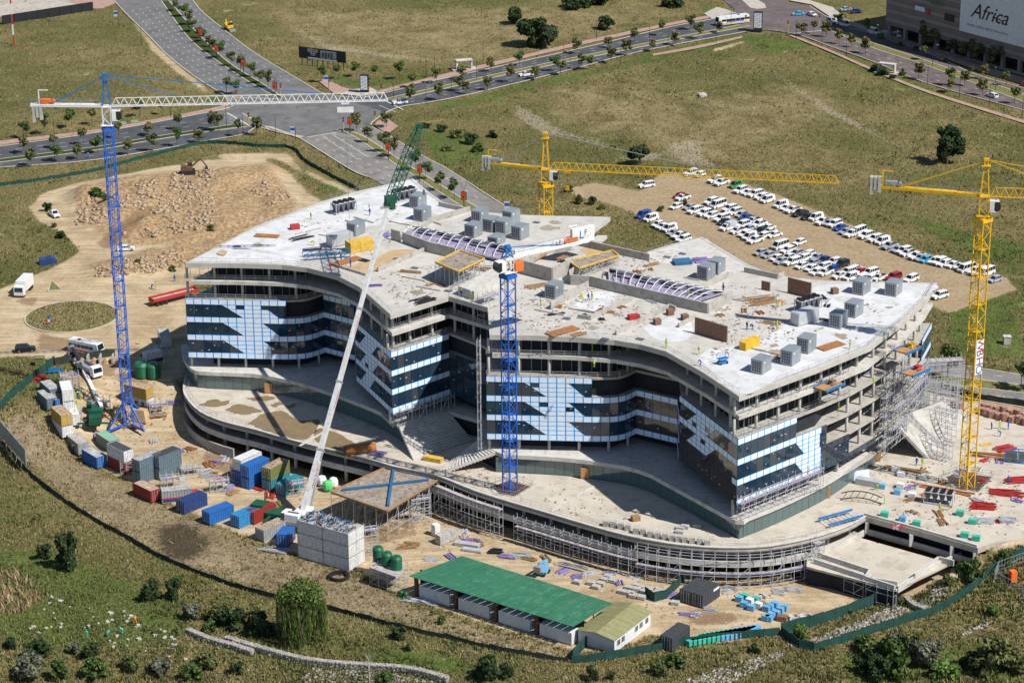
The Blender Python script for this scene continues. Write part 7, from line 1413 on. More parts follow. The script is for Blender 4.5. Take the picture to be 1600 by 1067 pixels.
def truck(px, ang, label, load):
    g = GT(*px); t = thing('truck', label, 'truck', g, R(ang)); b = MB(); b.box((-.6, 0, .85), (7.6, .9, .3)); b.build('chassis', 'black_trim', t)
    b = MB(); b.profile([(2.0, .55), (3.5, .55), (3.55, 1.4), (3.3, 2.7), (2.0, 2.8)], -1.2, 1.2); b.build('cab', 'paint_white', t); b = MB(); b.add([(3.6, -1.05, 1.5), (3.6, 1.05, 1.5), (3.37, 1.0, 2.5), (3.37, -1.0, 2.5)], [(0, 1, 2, 3)]); b.build('windscreen', 'car_glass', t)
    for x in (-3.4, -2.2, 2.7):
        for s in (-1, 1): obj('wheel', wheel_mesh(.5)[0], t, (x, s * 1.05, .5))
    if load == 'box':
        b = MB(); b.box((-1.3, 0, 2.35), (6.2, 2.4, 2.6)); bx_ = b.build('box_body', 'paint_white', t); return t
    b = MB(); b.box((-1.2, 0, 1.25), (6.0, 2.4, .12)); [b.box((-1.2, s * 1.17, 1.7), (6.0, .06, .8)) for s in (-1, 1)]; b.box((-4.2, 0, 1.7), (.06, 2.4, .8)); b.build('dropside_body', 'red_paint' if load == 'red' else 'grey_metal', t)
    if load == 'stone': b = MB(); [b.box((-3.2 + i * 1.0, random.uniform(-.3, .3), 1.7), (.9, 1.6, .7), random.uniform(-.3, .3)) for i in range(5)]; stuff(b.build('stone_load', 'brick_rock', t))
    return t
t = truck((37, 458), 262, 'white box truck with lettering parked on the dirt track verge', 'box')
for i, (ch, m) in enumerate((('H', 'text_black'), ('F', 'text_black'), ('K', 'text_red'))):
    o = text_obj('lettering', ch, 1.3, m, t, wloc(t), (1, 0, 0), (0, 0, 1)); o.matrix_basis = Matrix.Translation((-4.43, .75 - i * .75, 2.4)) @ Matrix(((0, 0, -1), (-1, 0, 0), (0, 1, 0))).to_4x4()
b = MB(); b.box((-4.42, 0, 1.5), (.05, 2.2, .3)); b.build('band', 'crane_yellow', t)
truck((141, 585), -50, 'white concrete truck cab beside the stone bays', 'grey')
g = GT(272, 470); t = thing('flat_trailer', 'long dark red dropside trailer half under the building corner', 'trailer', g, R(38)); b = MB(); b.box((0, 0, 1.35), (12.5, 2.5, .2)); [b.box((0, s * 1.22, 1.75), (12.5, .06, .7)) for s in (-1, 1)]; [b.box((s * 6.2, 0, 1.75), (.06, 2.5, .7)) for s in (-1, 1)]; b.build('bed', 'red_paint', t); b = MB(); b.box((0, 0, 1.5), (12, 2.2, .1)); b.build('bed_floor', 'concrete', t); b = MB(); b.box((-6.25, 0, 1.1), (.1, 2.3, .25)); b.build('bumper', 'orange_gear', t)
for x in (-5, -3.8, -2.6):
    for s in (-1, 1): obj('wheel', wheel_mesh(.5)[0], t, (x, s * 1.0, .5))
# earth movers
def digger(px, ang, label, m, boom=True, sc=1.0):
    g = GT(*px); t = thing('excavator' if boom else 'backhoe_loader', label, 'excavator' if boom else 'digger', g, R(ang), None, sc); b = MB()
    if boom: [b.box((0, s * 1.2, .5), (4.0, .6, 1.0)) for s in (-1, 1)]; b.build('track', 'black_metal', t)
    else:
        for x, r in ((-1.3, .75), (1.2, .5)):
            for s in (-1, 1): obj('wheel', wheel_mesh(r)[0], t, (x, s * .9, r))
    b = MB(); b.box((-.3, 0, 1.5), (3.2, 2.2, 1.0)); b.box((-1.2, 0, 2.1), (1.4, 2.2, .6)); b.build('body', m, t); b = MB(); b.box((.6, .5, 2.4), (1.3, 1.0, 1.6)); b.build('cab', m, t); b = MB(); b.box((.6, .5, 2.6), (1.34, 1.04, .9)); b.build('cab_window', 'cab_glass', t)
    if boom: b = MB(); b.bar((.8, -.4, 1.8), (3.6, -.4, 4.2), .4); b.bar((3.6, -.4, 4.2), (5.2, -.4, 2.0), .35); b.build('boom', m, t); b = MB(); b.box((5.2, -.4, 1.5), (.9, 1.0, .9), 0, .6); b.build('bucket', 'black_metal', t)
    else: b = MB(); b.bar((1.2, .7, 1.2), (2.6, .7, .6), .2); b.bar((1.2, -.7, 1.2), (2.6, -.7, .6), .2); b.box((2.9, 0, .5), (.7, 2.1, .8)); b.build('loader_bucket', 'grey_metal', t); b = MB(); b.bar((-1.8, 0, 1.2), (-2.6, 0, 3.4), .3); b.bar((-2.6, 0, 3.4), (-3.2, 0, 1.6), .25); b.build('rear_arm', m, t)
    return t
digger((358, 48), 300, 'yellow backhoe loader on the verge of the avenue', 'yellow_paint', False); digger((294, 271), 10, 'dark brown excavator on top of the rubble tip', 'brown_post')
g = G(848, 896); t = thing('boom_lift', 'folded pale blue boom lift in the sandy yard', 'lift', g, R(60)); b = MB(); b.box((0, 0, .7), (2.6, 1.8, .6)); b.build('chassis', 'wrap_blue', t); b = MB(); b.bar((-1.2, 0, 1.2), (1.8, 0, 2.0), .4); b.bar((1.8, 0.1, 2.1), (-1.4, .1, 2.6), .35); b.build('folded_boom', 'wrap_blue', t); b = MB(); b.box((-1.8, 0, 1.8), (.9, 1.5, 1.0)); b.build('basket', 'grey_metal', t)
for x in (-.9, .9):
    for s in (-1, 1): obj('wheel', wheel_mesh(.42)[0], t, (x, s * .85, .42))
g = P(1129, 568, ZR + .02); t = thing('scissor_lift', 'small blue scissor lift on the white roof corner', 'lift', g, R(30)); b = MB(); b.box((0, 0, .3), (2.0, 1.0, .4)); b.box((0, 0, 1.1), (2.1, 1.0, .12)); [b.bar((x, y, 1.1), (x, y, 2.1), .06) for x in (-1, 1) for y in (-.5, .5)]; [b.bar((-1, y, 2.1), (1, y, 2.1), .06) for y in (-.5, .5)]; [b.bar((-.9, y, .5), (.9, y, 1.0), .08) for y in (-.45, .45)]; b.build('platform_frame', 'crane_blue_light', t); [obj('wheel', wheel_mesh(.2)[0], t, (x, y, .2)) for x in (-.7, .7) for y in (-.5, .5)]
g = GT(75, 412); t = thing('tarp_tent', 'low dark blue tarpaulin shelter beside the dirt track', 'tent', g, R(15)); b = MB(); b.profile([(-2.2, 0), (2.2, 0), (2.0, 1.3), (.7, 1.9), (-.6, 1.5), (-2.0, 1.6)], -1.2, 1.2); b.build('tarpaulin', 'box_navy', t); b = MB(); [b.bar((x, s * 1.1, 0), (x, s * 1.1, 1.7), .07) for x in (-2, 2) for s in (-1, 1)]; stuff(b.build('pole', 'galv', t))
car((40, 549), 'suv', B_, 12, 'under camouflage netting at the sandy lay by')
# ================================================================== PEOPLE
mat('skin', (.10, .05, .032), .7); mat('cloth_blue', (.02, .055, .26), .85, var=.15); mat('hivis', (.36, .52, .04), .8); mat('cloth_pink', (.62, .05, .16), .8); mat('cloth_green', (.08, .46, .40), .8); mat('cloth_dark', (.03, .032, .04), .85); mat('helmet_yellow', (.75, .50, .02), .4); mat('helmet_white', (.75, .75, .72), .4); mat('helmet_blue', (.02, .10, .40), .4); mat('cloth_orange', (.75, .25, .03), .8)
def person_mesh(pose):
    J = dict(pel=(0, 0, .95), wst=(0, 0, 1.12), chs=(0, 0, 1.36), nk=(0, 0, 1.50), hd0=(0, .01, 1.60), hd1=(0, .015, 1.76), sl=(-.19, 0, 1.43), sr=(.19, 0, 1.43), hl=(-.10, 0, .90), hr=(.10, 0, .90), kl=(-.11, .03, .50), kr=(.11, .03, .50), al=(-.12, 0, .09), ar=(.12, 0, .09), tl=(-.12, .15, .045), tr=(.12, .15, .045), el=(-.26, -.02, 1.16), er=(.26, -.02, 1.16), wl=(-.25, .08, .92), wr=(.25, .08, .92), fl=(-.24, .12, .80), fr=(.24, .12, .80), ll=(-.20, .14, .86), lr=(.20, .14, .86))
    if pose == 1: J.update(kl=(-.11, .22, .54), al=(-.12, .26, .10), tl=(-.12, .41, .06), kr=(.11, -.06, .50), ar=(.12, -.30, .12), tr=(.12, -.16, .05), el=(-.25, -.14, 1.18), wl=(-.24, -.10, .95), fl=(-.23, -.06, .84), ll=(-.19, -.04, .90), er=(.25, .12, 1.18), wr=(.24, .26, 1.0), fr=(.23, .33, .93), lr=(.19, .30, .98))
    if pose == 2:
        for k, v in dict(pel=(0, -.10, .88), wst=(0, .02, 1.02), chs=(0, .26, 1.16), nk=(0, .38, 1.22), hd0=(0, .46, 1.26), hd1=(0, .55, 1.34), sl=(-.19, .32, 1.18), sr=(.19, .32, 1.18), hl=(-.10, -.08, .84), hr=(.10, -.08, .84), kl=(-.12, .12, .50), kr=(.12, .10, .50), el=(-.22, .44, .92), er=(.22, .44, .92), wl=(-.14, .56, .72), wr=(.14, .56, .72), fl=(-.12, .60, .62), fr=(.12, .60, .62), ll=(-.08, .62, .67), lr=(.08, .62, .67)).items(): J[k] = v
    rad = dict(pel=.15, wst=.14, chs=.16, nk=.06, hd0=.085, hd1=.075, sl=.075, sr=.075, hl=.095, hr=.095, kl=.07, kr=.07, al=.055, ar=.055, tl=.045, tr=.045, el=.05, er=.05, wl=.038, wr=.038, fl=.03, fr=.03, ll=.016, lr=.016)
    names = list(J); E = [('pel', 'wst'), ('wst', 'chs'), ('chs', 'nk'), ('nk', 'hd0'), ('hd0', 'hd1'), ('chs', 'sl'), ('chs', 'sr'), ('pel', 'hl'), ('pel', 'hr'), ('hl', 'kl'), ('hr', 'kr'), ('kl', 'al'), ('kr', 'ar'), ('al', 'tl'), ('ar', 'tr'), ('sl', 'el'), ('sr', 'er'), ('el', 'wl'), ('er', 'wr'), ('wl', 'fl'), ('wr', 'fr'), ('wl', 'll'), ('wr', 'lr')]
    me = bpy.data.meshes.new('person'); me.from_pydata([J[k] for k in names], [(names.index(a), names.index(c)) for a, c in E], []); o = bpy.data.objects.new('tmp', me); COL.objects.link(o); md = o.modifiers.new('s', 'SKIN')
    for i, k in enumerate(names): v = me.skin_vertices[0].data[i]; v.radius = (rad[k], rad[k] * (.75 if k in ('pel', 'wst', 'chs') else 1)); v.use_root = k == 'pel'
    o.modifiers.new('u', 'SUBSURF').levels = 1; out = bpy.data.meshes.new_from_object(o.evaluated_get(bpy.context.evaluated_depsgraph_get())); bpy.data.objects.remove(o); hd = Vector(J['hd1']); nkz = J['nk']
    def region(c):
        if (c - Vector(J['hd0'])).length < .17 or (c - hd).length < .14: return 2
        if min((c - Vector(J[k])).length for k in ('fl', 'fr', 'wl', 'wr', 'll', 'lr')) < .10: return 2
        if min((c - Vector(J[k])).length for k in ('tl', 'tr', 'al', 'ar')) < .13: return 3
        dt = min((c - Vector(J[k])).length for k in ('chs', 'sl', 'sr', 'wst', 'el', 'er')); dl = min((c - Vector(J[k])).length for k in ('pel', 'hl', 'hr', 'kl', 'kr')); return 0 if dt < dl else 1
    out.polygons.foreach_set('material_index', [region(p.center) for p in out.polygons]); out.polygons.foreach_set('use_smooth', [True] * len(out.polygons)); return out, hd
PM = [person_mesh(i) for i in range(3)]; PV = {}
hm = MB(); hm.lathe([(.15, -.02), (.14, .05), (.09, .11), (.03, .135)], 10); hm.box((0, .14, -.01), (.2, .12, .02))
def person(p, pose, top, legs, helm, ang, label, group):
    k = (pose, top, legs)
    if k not in PV:
        me = PM[pose][0].copy(); me.materials.clear(); [me.materials.append(MATS[m]) for m in (top, legs, 'skin', 'cloth_dark')]; PV[k] = me
    t = thing('person', label, 'person', p, R(ang), group); obj('body', PV[k], t)
    if helm:
        if helm not in PV: PV[helm] = hm.mesh('helmet', helm)
        obj('helmet', PV[helm], t, PM[pose][1] + Vector((0, 0, .02)))
    return t
def crew(pts, z, where, n0=0):
    for i, q in enumerate(pts):
        st = q[2] if len(q) > 2 else ('hv', 'bl')[(i + n0) % 2]; top, legs, lab = {'hv': ('hivis', 'cloth_blue', 'worker in a yellow hi-vis vest and blue trousers'), 'bl': ('cloth_blue', 'cloth_blue', 'worker in blue overalls'), 'pk': ('cloth_pink', 'cloth_blue', 'worker in a bright pink top'), 'gr': ('cloth_green', 'cloth_green', 'labourer in turquoise overalls'), 'or': ('cloth_orange', 'cloth_dark', 'labourer in an orange top')}[st]
        pose = q[3] if len(q) > 3 else (0, 1, 0)[i % 3]; p = P(q[0], q[1], z) if z is not None else GT(q[0], q[1]); w = q[4] if len(q) > 4 else where
        person(p, pose, top, legs, None if st in ('pk', 'gr', 'or') else ('helmet_yellow', 'helmet_white', 'helmet_blue')[i % 3], random.uniform(0, 360), '%s %s' % (lab, w), 'workers %s' % w)
crew([(577, 330, 'bl'), (578, 337), (548, 417, 'bl'), (533, 408, 'bl'), (491, 384, 'hv', 2), (516, 421, 'pk', 1), (486, 343)], ZR + .015, 'on the white west roof')
crew([(721, 465, 'bl'), (736, 468, 'hv'), (845, 478, 'hv'), (910, 472, 'hv'), (920, 470, 'bl'), (925, 469, 'hv'), (1075, 466, 'hv'), (1080, 468, 'bl', 2), (1130, 456, 'bl')], ZR + .015, 'on the middle of the roof')
crew([(1167, 515, 'bl', 0), (1176, 515, 'bl', 2), (1209, 514, 'hv'), (1214, 515, 'hv'), (1214, 480, 'hv'), (1041, 543, 'hv'), (1092, 554, 'hv', 1), (1095, 572, 'bl', 2), (1328, 545, 'hv', 0), (1222, 478, 'or', 2)], ZR + .015, 'on the white east roof')
crew([(1382, 787, 'hv', 0), (1432, 727, 'bl'), (1441, 727, 'hv'), (1468, 799, 'hv'), (1482, 797, 'hv'), (1575, 756, 'bl'), (1549, 671, 'bl'), (1562, 670, 'hv'), (1575, 671, 'bl'), (1563, 682, 'bl', 2), (1350, 704, 'bl'), (1371, 765, 'hv', 2)], .015, 'on the concrete deck')
crew([(117, 624), (122, 624, 'bl'), (127, 625, 'hv'), (131, 624), (120, 636), (125, 622, 'hv'), (219, 538, 'hv'), (237, 452, 'bl', 2), (243, 453), (221, 572, 'hv'), (257, 575, 'hv'), (273, 440), (115, 708, 'bl'), (1490, 880, 'hv')], None, 'on the sandy yard')
crew([(136, 997, 'gr', 0), (168, 995, 'gr', 2), (192, 990, 'gr', 2), (212, 974, 'or', 1), (138, 249, 'bl', 1)], None, 'in the open grassland')
crew([(926, 551, 'hv', 0), (928, 574, 'hv', 2), (1310, 641, 'hv', 0), (1365, 601, 'hv', 0)], 24.36, 'on the open upper floor')
# ================================================================== TREES, SHRUBS, GRASS, STONES
def leaf_mat(name, c, c2):
    m, N, L, b = new_mat(name); b.inputs['Roughness'].default_value = .75; b.inputs['Specular IOR Level'].default_value = .25
    g = N.new('ShaderNodeNewGeometry'); r = N.new('ShaderNodeMix'); r.data_type = 'RGBA'; r.inputs[6].default_value = (*c, 1); r.inputs[7].default_value = (*c2, 1); L.new(g.outputs['Random Per Island'], r.inputs[0]); L.new(r.outputs[2], b.inputs['Base Color'])
    return m
leaf_mat('leaf_green', (.035, .070, .014), (.095, .145, .035)); leaf_mat('leaf_olive', (.060, .078, .022), (.155, .165, .055)); leaf_mat('leaf_rust', (.075, .078, .026), (.175, .16, .06)); leaf_mat('leaf_dark', (.014, .030, .010), (.048, .075, .022)); leaf_mat('leaf_willow', (.050, .085, .016), (.13, .18, .045)); leaf_mat('leaf_grey', (.075, .090, .055), (.17, .175, .12)); leaf_mat('leaf_bright', (.06, .12, .02), (.14, .23, .05))
leaf_mat('blade_dry', (.18, .145, .065), (.36, .29, .15)); leaf_mat('blade_olive', (.092, .102, .034), (.22, .205, .078)); leaf_mat('blade_green', (.070, .102, .026), (.165, .20, .055)); leaf_mat('blade_reed', (.25, .17, .09), (.46, .34, .20)); mat('bark', (.11, .085, .06), .95, var=.3, scale=2); mat('bark_pale', (.34, .31, .27), .95, var=.2, scale=2)
def leaves(cl, n, size, seed, droop=0.0):
    """n leaf quads in clumps cl = (centre, radius); returns an MB-like (v, f)"""
    r = np.random.default_rng(seed); w = np.array([c[1] ** 2 for c in cl]); w = w / w.sum(); k = r.choice(len(cl), n, p=w); C = np.array([c[0] for c in cl])[k]; Rd = np.array([c[1] for c in cl])[k]
    d = r.normal(size=(n, 3)); d /= np.linalg.norm(d, axis=1)[:, None]; pos = C + d * (Rd * (.55 + .5 * r.random(n)))[:, None] * np.array([1, 1, .85]); a = r.normal(size=(n, 3)); a /= np.linalg.norm(a, axis=1)[:, None]; b = np.cross(a, d + .3 * r.normal(size=(n, 3))); b /= np.maximum(np.linalg.norm(b, axis=1), 1e-6)[:, None]
    if droop: a = np.tile([0, 0, -1.0], (n, 1)) + .15 * a
    s = size * (.6 + .8 * r.random(n))[:, None]; A = a * s * (2.2 if droop else 1); B = b * s * (.35 if droop else .8)
    v = np.stack([pos - A - B * .4, pos - B, pos + A, pos + B], 1).reshape(-1, 3); f = np.arange(n * 4).reshape(n, 4); return v, f
def nmesh(name, v, f, m):
    me = bpy.data.meshes.new(name); me.vertices.add(len(v)); me.vertices.foreach_set('co', np.asarray(v, np.float32).ravel()); k = f.shape[1]; me.loops.add(f.size); me.loops.foreach_set('vertex_index', f.ravel().astype(np.int32)); me.polygons.add(len(f)); me.polygons.foreach_set('loop_start', (np.arange(len(f)) * k).astype(np.int32)); me.update(calc_edges=True); me.materials.append(MATS[m]); return me
def street_tree(seed, m, h=4.2, r=1.25, n=520):
    rr = random.Random(seed); cl = [((rr.uniform(-.65, .65) * r, rr.uniform(-.65, .65) * r, h * .62 + rr.uniform(-.6, .75) * r), r * rr.uniform(.3, .62)) for _ in range(8)]
    v, f = leaves(cl, n, .2, seed); t = thing('street_tree', 'x', 'tree'); obj('crown', nmesh('crown', v, f, m), t); b = MB(); b.tube((0, 0, -.1), (.03, 0, h * .45), .07, .05, 6)
    for i in range(5): a = i * 1.26; b.tube((.03, 0, h * .42), (math.cos(a) * r * .5, math.sin(a) * r * .5, h * .7), .035, .012, 5)
    b.build('trunk', 'bark', t); return t
ST = [Proto(street_tree(3 + i, m, h, r)) for i, (m, h, r) in enumerate((('leaf_olive', 4.3, 1.35), ('leaf_green', 4.4, 1.4), ('leaf_rust', 4.0, 1.15), ('leaf_olive', 4.0, 1.1)))]; TN = ('olive green', 'fresh green', 'browning', 'thin olive')
def trees(pts, where, z=.14, sc=1.0):
    for i, q in enumerate(pts):
        k = q[2] if len(q) > 2 else random.choice((0, 0, 1, 3, 2)); ST[k].put(P(q[0], q[1], z), random.uniform(0, 6), '%s young street tree %s' % (TN[k], where), 'young trees %s' % where, [sc * 1.25 * random.uniform(.75, 1.25) for _ in range(2)] + [sc * 1.25 * random.uniform(.8, 1.25)])
trees([(275, 18), (286, 27), (296, 40), (300, 50), (311, 60), (318, 66), (326, 74), (333, 82), (344, 92), (361, 104, 0), (376, 112, 0), (392, 121, 1), (405, 131, 0), (419, 138, 0)], 'on the median of the upper avenue')
trees([(37, 216, 1), (112, 199, 1), (144, 194, 3), (219, 182, 1), (254, 178, 3), (70, 209), (354, 146, 3), (367, 148, 1)], 'on the far pavement of the cross road'); trees([(37, 240), (85, 231, 3), (131, 226, 3), (186, 216, 3), (232, 212, 2), (280, 203, 3), (330, 203, 2), (342, 205, 0)], 'on the median of the cross road'); trees([(49, 260, 0), (86, 252, 1), (122, 249, 0), (153, 240), (200, 242, 2), (238, 237, 0), (277, 229, 1), (311, 223, 2), (372, 214, 3), (401, 211, 2)], 'on the near verge of the cross road')
trees([(502, 128, 1), (529, 123, 3), (557, 119, 1), (587, 124, 3), (624, 124, 1), (644, 138, 3), (682, 130, 0), (721, 124, 0), (767, 112, 2), (812, 104, 1), (902, 84, 0), (950, 75, 2), (992, 66, 0), (1035, 56, 3), (1079, 47, 0)], 'on the far side of the eastern cross road')
trees([(642, 163, 0), (686, 157, 0), (716, 143, 0), (728, 147, 2), (762, 141, 0), (797, 129, 2), (837, 124, 2), (866, 112, 1), (876, 117, 3), (910, 109, 0), (919, 108, 1), (955, 98, 0), (980, 87, 2), (1020, 80, 2), (1055, 71, 2), (1091, 61, 0), (1125, 52, 2)], 'on the near side of the eastern cross road')
trees([(557, 205, 2), (574, 223, 0), (600, 238, 0), (616, 246, 0), (604, 199, 0), (650, 268, 1), (665, 281, 1), (689, 299, 1), (710, 311, 1)], 'on the avenue beside the junction'); trees([(1595, 609, 1), (1640, 612, 1), (1480, 590, 1)], 'on the median behind the rocks', sc=1.25)
trees([(1252, 56, 0), (1271, 53, 3), (1291, 58, 2), (1311, 69, 2), (1331, 74, 2), (1352, 84, 2), (1435, 124, 2), (1484, 134, 0), (1485, 144, 2), (1507, 134, 2), (1535, 149, 2), (1585, 162, 3), (1309, 40, 1), (1354, 53, 0), (1441, 94, 3), (1395, 57, 2), (1537, 124, 2), (1572, 134, 3)], 'along the mall road'); trees([(1459, 78, 0), (1485, 86, 2), (1502, 91, 2), (1525, 99, 2), (1549, 106, 2), (1520, 92, 3), (1565, 104, 3)], 'in the planting bed before the mall', sc=1.35)
def big_tree(name, label, px, h, r, m, n, seed, size=.3, z=None, group=None, base=.25, flat=1.0):
    rr = random.Random(seed); cl = []
    for i in range(15): a = rr.uniform(0, 6.3); q = rr.random() ** .5 * .78; zz = rr.uniform(base, .9); k = 1 - abs(zz - .45) * .9; cl.append(((math.cos(a) * r * q * k, math.sin(a) * r * q * k, h * zz), r * rr.uniform(.18, .42)))
    v, f = leaves(cl, n, size, seed); p = GT(*px) if z is None else P(px[0], px[1], z); t = thing(name, label, 'tree' if 'tree' in name else 'bush', p, rr.uniform(0, 6), group); obj('crown', nmesh('crown', v, f, m), t); b = MB(); b.tube((0, 0, -.3), (0, 0, h * .5), .06 * r, .03 * r, 7)
    for i in range(6): a = i * 1.05; b.tube((0, 0, h * .2), (math.cos(a) * r * .55, math.sin(a) * r * .55, h * rr.uniform(.45, .75)), .03 * r, .01 * r, 5)
    b.build('trunk' if 'tree' in name else 'stem', 'bark', t); return t
big_tree('evergreen_tree', 'tall dark pine standing alone in the eastern field', (1480, 257), 11.5, 5.4, 'leaf_dark', 4200, 1, .36, base=.15); big_tree('evergreen_tree', 'rounded dark tree behind the yellow jib in the field', (999, 258), 6.6, 3.4, 'leaf_dark', 2200, 2, .3, base=.15)
big_tree('field_tree', 'largest dark green tree clump in the far field', (838, 74), 9.5, 7.6, 'leaf_dark', 5200, 3, .45, base=.12); big_tree('field_tree', 'dark tree beside the largest clump in the far field', (806, 38), 5.5, 4.0, 'leaf_dark', 1800, 4, .4, base=.1); big_tree('field_tree', 'lone round dark tree in the far field near the cross road', (945, 47), 4.6, 3.4, 'leaf_dark', 1600, 5, .35, base=.1); big_tree('field_tree', 'broad dark tree at the top edge of the far field', (900, 13), 4.5, 6.0, 'leaf_dark', 2200, 6, .4, base=.1); big_tree('field_tree', 'second broad dark tree at the top edge of the far field', (935, 8), 5, 5.0, 'leaf_dark', 1800, 7, .4, base=.1); big_tree('field_tree', 'dark tree near the mall junction at the field edge', (1052, 10), 4, 5.0, 'leaf_dark', 1600, 8, .4, base=.1); big_tree('evergreen_tree', 'tall conifer in the shade of the mall wall', (1443, 72), 10, 3.0, 'leaf_olive', 1800, 9, .3, z=.1, base=.1); big_tree('evergreen_tree', 'second tall conifer in the shade of the mall wall', (1474, 74), 8, 2.6, 'leaf_dark', 1400, 10, .3, z=.1, base=.1)
BU = [Proto(big_tree('shrub', 'x', (600, 600), 2.6, 1.9, m, 1100, 20 + i, .2, z=0, base=.12)) for i, m in enumerate(('leaf_dark', 'leaf_green', 'leaf_olive', 'leaf_grey', 'leaf_bright'))]; BN = ('dark green', 'mid green', 'olive', 'grey green', 'bright green')
def bushes(pts, where):
    for q in pts: k = q[2]; s = q[3] / 2.0; BU[k].put(GT(q[0], q[1]), random.uniform(0, 6), '%s rounded shrub %s' % (BN[k], where), 'shrubs %s' % where, (s * random.uniform(.75, 1.3), s * random.uniform(.75, 1.3), s * random.uniform(.75, 1.3) * (q[4] if len(q) > 4 else 1)))
bushes([(69, 872, 0, 1.9), (107, 890, 0, 2.3, 1.9), (234, 938, 0, 2.2), (271, 938, 0, 1.9, 1.4), (240, 925, 1, 1.6), (275, 918, 1, 1.6)], 'on the slope above the white boulders'); bushes([(60, 1030, 0, 2.6), (141, 1025, 0, 2.2), (147, 1055, 1, 2.8), (205, 1045, 2, 2.3), (45, 1060, 3, 3.2), (92, 1062, 1, 2.3), (16, 1014, 0, 1.5), (252, 1052, 3, 2.6), (325, 1040, 2, 2.5), (370, 1050, 0, 1.6), (118, 1020, 3, 1.8), (300, 1060, 1, 2)], 'below the white boulders'); bushes([(362, 980, 0, 3.0), (340, 970, 2, 2.6), (300, 966, 3, 2.2), (410, 992, 0, 3.2), (395, 975, 2, 2.4), (330, 985, 1, 2.0)], 'in the thicket beside the willow')
bushes([(624, 998, 0, 1.7), (760, 1062, 0, 2.8), (792, 1058, 0, 2.0), (690, 975, 1, 1.0), (640, 1015, 2, 1.1), (605, 1066, 1, 1.6)], 'on the bank below the dark net fence'); bushes([(1056, 1040, 1, 2.0), (1030, 1053, 2, 1.6), (925, 1063, 0, 1.6), (1180, 1020, 0, 1.2), (955, 1060, 0, 1.3)], 'below the curved green fence')
bushes([(1250, 1002, 4, 1.9), (1330, 960, 2, .8), (1406, 945, 2, 1.0)], 'beside the gravel channel'); bushes([(1395, 1050, 1, 4.0), (1350, 1015, 1, 2.6), (1365, 1030, 2, 3.2), (1440, 1040, 3, 4.0), (1478, 1060, 4, 2.6), (1420, 1020, 2, 3.0), (1370, 1062, 0, 2.6), (1460, 1020, 3, 2.6), (1400, 1015, 3, 2.4), (1345, 1050, 0, 2.4)], 'in the thicket at the channel mouth'); bushes([(1550, 1052, 2, 4.0), (1520, 1045, 0, 3.0), (1585, 1050, 2, 3.5), (1550, 962, 4, 1.4), (1522, 905, 1, 2.4), (1505, 895, 1, 1.6), (1570, 880, 1, 1.6), (1480, 915, 2, 1.4)], 'on the outer bank beside the green fence')
bushes([(690, 206, 0, 2.2, .7), (735, 225, 0, 3, .6), (748, 237, 1, 2.4, .6), (715, 215, 2, 2.6, .6), (700, 235, 2, 2.2, .5), (665, 200, 0, 2.2, .6), (770, 215, 0, 2.0, .6)], 'in the dark scrub beyond the avenue'); bushes([(905, 318, 1, 1.4), (925, 320, 0, 1.3), (940, 328, 1, 1.2), (1033, 330, 2, 1.0), (1070, 320, 2, 1.0), (890, 300, 2, 1.2)], 'between the yellow crane and the car park'); bushes([(1366, 112, 0, 2.2, .8), (1380, 118, 0, 2.2, .7), (1410, 118, 1, 1.6, .8), (1395, 124, 0, 1.6, .7)], 'behind the mall bus shelter'); bushes([(1376, 62, 4, 1.4), (1407, 73, 1, 1.5), (1430, 80, 1, 1.2), (1475, 98, 2, 1.4), (1518, 112, 2, 1.2)], 'on the mall verge'); bushes([(150, 306, 1, 2.2, .7), (165, 312, 1, 1.6, .7), (95, 372, 0, 1.6, .8), (85, 355, 2, 1.4, .8), (330, 360, 2, 1.3), (270, 424, 2, 1.2), (215, 412, 2, 1.0), (75, 330, 0, 1.4)], 'around the rubble tip')
# willow
rr = random.Random(5); cl = [((math.cos(a) * 3.0 * q, math.sin(a) * 2.6 * q, 7.2 + (1 - q) * 1.4), 1.7) for a, q in [(i * .9, (.2, .95, .6)[i % 3]) for i in range(16)]]; v1, f1 = leaves(cl, 5200, .17, 11); vs, fs, o = [v1], [f1], len(v1)
for i in range(150):
    a = rr.uniform(0, 6.3); q = rr.uniform(.45, 1.0); x, y = math.cos(a) * 4.3 * q, math.sin(a) * 3.9 * q; zt = 7.6 - 1.8 * q; zb = rr.uniform(.3, 2.6); n = int((zt - zb) / .28); zz = np.linspace(zt, zb, n); jx = x + .08 * np.sin(zz * 2 + i); pos = np.stack([jx, np.full(n, y), zz], 1); v, f = leaves([((0, 0, 0), .22)], n * 2, .2, 50 + i, 1.0); v = v.reshape(-1, 4, 3) + np.repeat(pos, 2, 0)[:, None, :]; vs.append(v.reshape(-1, 3)); fs.append(f + o); o += n * 8
t = thing('willow_tree', 'weeping willow with hanging green strands on the lower bank', 'tree', GT(472, 1002), 0, None, (1.08, 1.08, 1.28)); obj('crown', nmesh('crown', np.concatenate(vs), np.concatenate(fs), 'leaf_willow'), t); b = MB(); b.tube((0, 0, -.3), (0, 0, 5.5), .4, .25, 8); [b.tube((0, 0, 4), (math.cos(i) * 3, math.sin(i) * 2.6, 7.2), .14, .04, 5) for i in range(6)]; b.build('trunk', 'bark', t)
